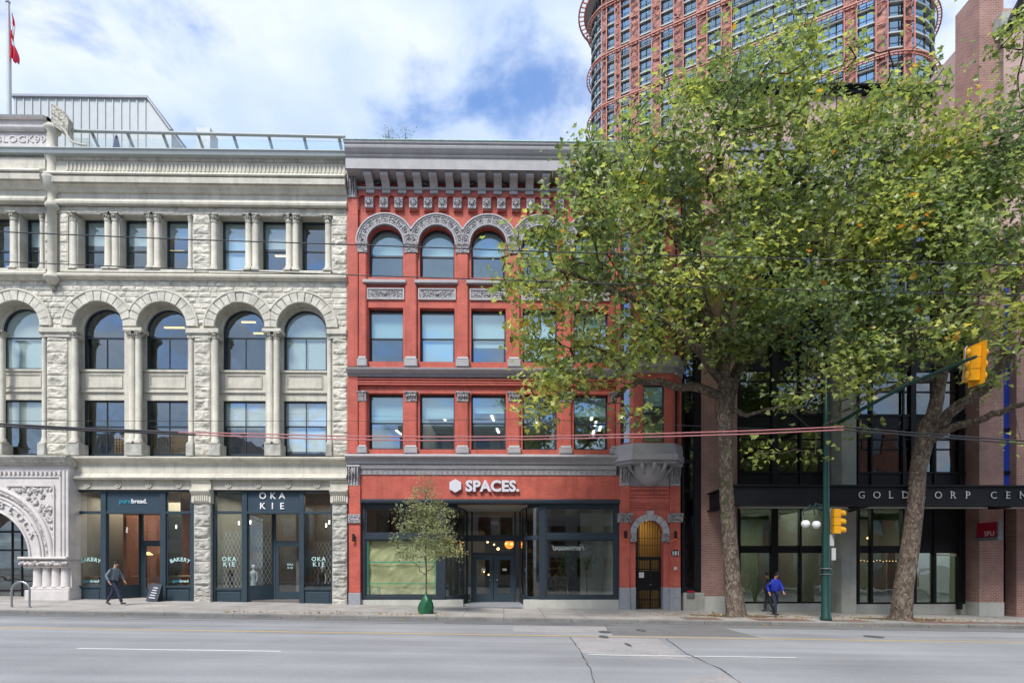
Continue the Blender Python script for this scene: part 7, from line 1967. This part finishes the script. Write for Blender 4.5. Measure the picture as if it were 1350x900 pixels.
stroll = dict(walk); stroll.update(anl=(-.16,.10,.10), tol=(-.02,.10,.03), knl=(-.02,.10,.50), knr=(.12,-.1,.5), anr=(.16,-.10,.08), tor=(.32,-.11,.04))
gb = gside(1021, 811); person('person in a bright blue jacket walking past the dark shop windows', gb, stroll, 'blue_jacket', 'navy', rz=R(-70), H=1.0, jr=1.2)
gc = gside(1014, 806.5); person('person in dark clothes partly hidden behind the blue jacket', gc, stroll, 'dark_cloth', 'dark_cloth', rz=R(160), H=1.0, jr=1.1)
sit = dict(pelvis=(0,0,.52), chest=(.08,0,.86), neck=(.14,0,1.05), head=(.20,0,1.18), shl=(.10,.18,.98), ell=(.26,.22,.76), wrl=(.48,.10,.80), shr=(.10,-.18,.98), elr=(.26,-.22,.76), wrr=(.48,-.10,.80),
 hpl=(.02,.1,.50), knl=(.42,.12,.52), anl=(.42,.12,.10), tol=(.56,.12,.03), hpr=(.02,-.1,.50), knr=(.42,-.12,.52), anr=(.42,-.12,.10), tor=(.56,-.12,.03))
def seat(u, Y, label, topm, rz, dz=.38, lab='stool', fz=None):
    z = (zf(PX(u))+.0) if fz is None else fz; x = PX(u,Y)
    person(label, (x,Y,z+dz), sit, topm, 'navy', rz=R(rz))
    K = thing('stool', lab, 'stool', (x,Y,z), 'stools')
    b = MB(); b.cyl(x, Y, z+.38+dz, z+.43+dz, .17, 14); b.build('seat', 'wood', K)
    for k in range(4): a = R(45+90*k); b = MB(); b.tube([(x+.1*math.cos(a),Y+.1*math.sin(a),z+.38+dz),(x+.18*math.cos(a),Y+.18*math.sin(a),z)], .014, 6); b.build('leg', 'black_metal', K)
seat(119, 25.7, 'customer in a pale shirt seated behind the left bakery window', 'shirt_pale', -90, .12, 'stool under the customer in the pale shirt')
seat(177, 27.0, 'customer in a red shirt leaning over a table inside the bakery', 'shirt_red', -170, .1, 'stool under the customer in the red shirt')
seat(232, 26.0, 'office worker seated behind a second floor window of the stone building', 'shirt_pale', -120, .05, 'stool of the office worker upstairs', fz=zp(625)-.04)
# mannequins in the clothes shop
def mannequin(u, v0, v1, Y, label, dress):
    x = PX(u,Y); z0 = PZ(v1,u,Y); h = 1.0
    K = thing('mannequin', label, 'mannequin', (x,Y,z0), 'shop mannequins')
    b = MB(); b.cyl(x, Y, z0, z0+.03, .16, 16); b.cyl(x, Y, z0+.03, z0+.5, .015, 8); b.build('stand', 'steel', K)
    b = MB(); b.lathe([(.16,z0+.25),(.13,z0+.5),(.12,z0+.62),(.085,z0+.82),(.13,z0+1.02),(.15,z0+1.12),(.07,z0+1.2),(.03,z0+1.21)], x, Y, 16); b.build('dress', dress, K)
    b = MB()
    for s in (-1,1): b.tube([(x+s*.13,Y,z0+1.14),(x+s*.19,Y,z0+.9),(x+s*.15,Y-.05,z0+.68)], [.05,.04,.03], 8)
    b.build('sleeves', 'letter_silver' if dress != 'shirt_pale' else dress, K)
    b = MB(); b.tube([(x,Y,z0+1.19),(x,Y,z0+1.30)], .035, 8); b.sphere((x,Y,z0+1.38), .08, 10, 8, sz=1.2); b.build('head', 'letter_white', K)
zfl_ = lambda u: zf(PX(u))+.18
def man2(u, Y, label, dress):
    x = PX(u,Y); v1 = HZ-(zfl_(u)-EYE)*F/Y; mannequin(u, 0, v1, Y, label, dress)
man2(305, 25.3, 'shop mannequin in a maroon outfit behind the left lattice screen', 'maroon')
man2(334, 25.7, 'shop mannequin in white in the angled shop window', 'shirt_pale')
man2(424.5, 25.3, 'shop mannequin in a dark dress behind the right window', 'dark_cloth')
# ================================================================== the other side of the street (seen only in the glass)
surf('far_stone', (.42,.40,.36), .85, .1, 1); surf('far_brick', (.30,.13,.09), .9, .1, 1); surf('far_grey', (.34,.35,.37), .8, .1, 1); glass('far_glass', (.1,.12,.14), .2)
def opposite(label, x0, x1, h, mat, nx, nz):
    K = thing('street_building', label, 'building', ((x0+x1)/2, -8, -.3), 'buildings across the street')
    b = MB(); hz_ = h/nz; wx = (x1-x0)/nx; rc = []
    for i in range(nx):
        for j in range(nz): rc.append((x0+wx*(i+.22), x0+wx*(i+.78), hz_*(j+.18) , hz_*(j+.80)))
    b.wall(x0, x1, -.6, h, -8.3, -8, rc); b.box(x0, x1, -24, -23.7, -.6, h); b.box(x0, x0+.3, -23.6, -8.31, -.6, h); b.box(x1-.3, x1, -23.6, -8.31, -.6, h); b.box(x0+.3, x1-.3, -23.6, -8.31, h-.5, h-.1); b.build('wall', mat, K)
    b = MB(); b.xprof([(-8.3,h-.6),(-7.9,h-.6),(-7.7,h-.3),(-7.5,h-.05),(-7.5,h+.15),(-8.3,h+.2)], x0-.1, x1+.1); b.build('cornice', 'far_stone', K)
    b = MB(); b.box(x0+.3, x1-.3, -8.25, -8.22, 0, h-.6); b.build('windows', 'far_glass', K)
opposite('cream building across the street, west end', -46, -27, 15, 'far_stone', 7, 4)
opposite('brick building across the street, before the stone one', -26.8, -11, 12.5, 'far_brick', 6, 3)
opposite('pale stone building straight across the street', -10.8, 4, 16, 'far_stone', 6, 4)
opposite('grey building across the street, right of the pale one', 4.2, 18, 13, 'far_grey', 5, 4)
opposite('brick building across the street, east end', 18.2, 44, 17, 'far_brick', 9, 4)
for x, lb in ((13,'plane tree across the street, nearer the corner'),(25,'plane tree across the street, farther east')):
    dup(T1, (x,-4.6,-.3), label=lb, group='street trees across the road', rz=R(140))
# ================================================================== camera, sky, sun
cam = bpy.data.cameras.new('camera'); co = bpy.data.objects.new('camera', cam); COL.objects.link(co)
co.location = (0, 0, EYE); co.rotation_euler = (R(90), 0, -YAW)
cam.sensor_width = 36; cam.lens = 36*F/1350; cam.shift_x = 0; cam.shift_y = (HZ-450)/1350
cam.clip_end = 3000
bpy.context.scene.camera = co
sc = bpy.context.scene
w = bpy.data.worlds.new('World'); sc.world = w; w.use_nodes = True
nt = w.node_tree; L = nt.links.new
bg = nt.nodes['Background']
SUN_EL, SUN_AZ = 52, 205                       # azimuth measured clockwise from +Y: behind the camera, a little left
sky = nd(nt, 'ShaderNodeTexSky'); sky.sky_type = 'NISHITA'; sky.sun_disc = False
sky.sun_elevation = R(SUN_EL); sky.sun_rotation = R(SUN_AZ); sky.air_density = 1.0; sky.dust_density = .6; sky.ozone_density = 2.0
tc = nd(nt, 'ShaderNodeTexCoord'); sp = nd(nt, 'ShaderNodeSeparateXYZ'); L(tc.outputs['Generated'], sp.inputs[0])
ad = nd(nt, 'ShaderNodeMath', operation='ADD'); ad.inputs[1].default_value = .18; L(sp.outputs[2], ad.inputs[0])
mx0 = nd(nt, 'ShaderNodeMath', operation='MAXIMUM'); mx0.inputs[1].default_value = .05; L(ad.outputs[0], mx0.inputs[0])
dv = nd(nt, 'ShaderNodeVectorMath', operation='DIVIDE'); cb = nd(nt, 'ShaderNodeCombineXYZ')
for i in range(3): L(mx0.outputs[0], cb.inputs[i])
L(tc.outputs['Generated'], dv.inputs[0]); L(cb.outputs[0], dv.inputs[1])
mp = nd(nt, 'ShaderNodeMapping'); mp.inputs['Location'].default_value = (CLX, CLY, 0) if 'CLX' in globals() else (24.91, 2.98, 0); mp.inputs['Scale'].default_value = (1, 1, 0); L(dv.outputs[0], mp.inputs[0])
n1 = nd(nt, 'ShaderNodeTexNoise', Scale=3.4, Detail=9.0, Roughness=.58, Distortion=.25); L(mp.outputs[0], n1.inputs['Vector'])
r1 = nd(nt, 'ShaderNodeMapRange'); r1.interpolation_type = 'SMOOTHSTEP'; r1.inputs[1].default_value = .32; r1.inputs[2].default_value = .53; r1.inputs[3].default_value = .18; L(n1.outputs[0], r1.inputs[0])
n2 = nd(nt, 'ShaderNodeTexNoise', Scale=2.6, Detail=6.0); L(mp.outputs[0], n2.inputs['Vector'])
r2 = nd(nt, 'ShaderNodeMapRange'); r2.inputs[1].default_value = .35; r2.inputs[2].default_value = .65; r2.inputs[3].default_value = 4.7; r2.inputs[4].default_value = 5.9; L(n2.outputs[0], r2.inputs[0])
r3 = nd(nt, 'ShaderNodeMapRange'); r3.inputs[1].default_value = .44; r3.inputs[2].default_value = .68; L(n2.outputs[0], r3.inputs[0])
cm = nd(nt, 'ShaderNodeMix'); cm.data_type = 'RGBA'; cm.inputs[6].default_value = (.70,.85,1.12,1); cm.inputs[7].default_value = (.96,.985,1.03,1); L(r3.outputs[0], cm.inputs[0])
cv = nd(nt, 'ShaderNodeVectorMath', operation='SCALE'); L(cm.outputs[2], cv.inputs[0]); L(r2.outputs[0], cv.inputs['Scale'])
sv = nd(nt, 'ShaderNodeVectorMath', operation='MULTIPLY'); sv.inputs[1].default_value = (.72, 1.10, 1.5); L(sky.outputs[0], sv.inputs[0])
mx = nd(nt, 'ShaderNodeMix'); mx.data_type = 'RGBA'; L(r1.outputs[0], mx.inputs[0]); L(sv.outputs[0], mx.inputs[6]); L(cv.outputs[0], mx.inputs[7])
L(mx.outputs[2], bg.inputs[0]); bg.inputs[1].default_value = .115
sl = bpy.data.lights.new('sun', 'SUN'); sl.energy = 2.6; sl.angle = R(16); sl.color = (1, .96, .90)
so = bpy.data.objects.new('sun', sl); COL.objects.link(so)
az = R(SUN_AZ); el = R(SUN_EL)
dirv = Vector((math.sin(az)*math.cos(el), math.cos(az)*math.cos(el), math.sin(el)))
so.rotation_euler = dirv.to_track_quat('Z', 'Y').to_euler(); so.location = dirv*60
sc.view_settings.view_transform = 'Standard'; sc.view_settings.look = 'None'; sc.view_settings.exposure = 0.76; sc.view_settings.gamma = 1
sc.render.engine = 'CYCLES'; sc.cycles.max_bounces = 8; sc.cycles.transparent_max_bounces = 24; sc.cycles.diffuse_bounces = 3; sc.cycles.glossy_bounces = 4
sc.cycles.use_denoising = True; sc.cycles.caustics_reflective = False; sc.cycles.caustics_refractive = False
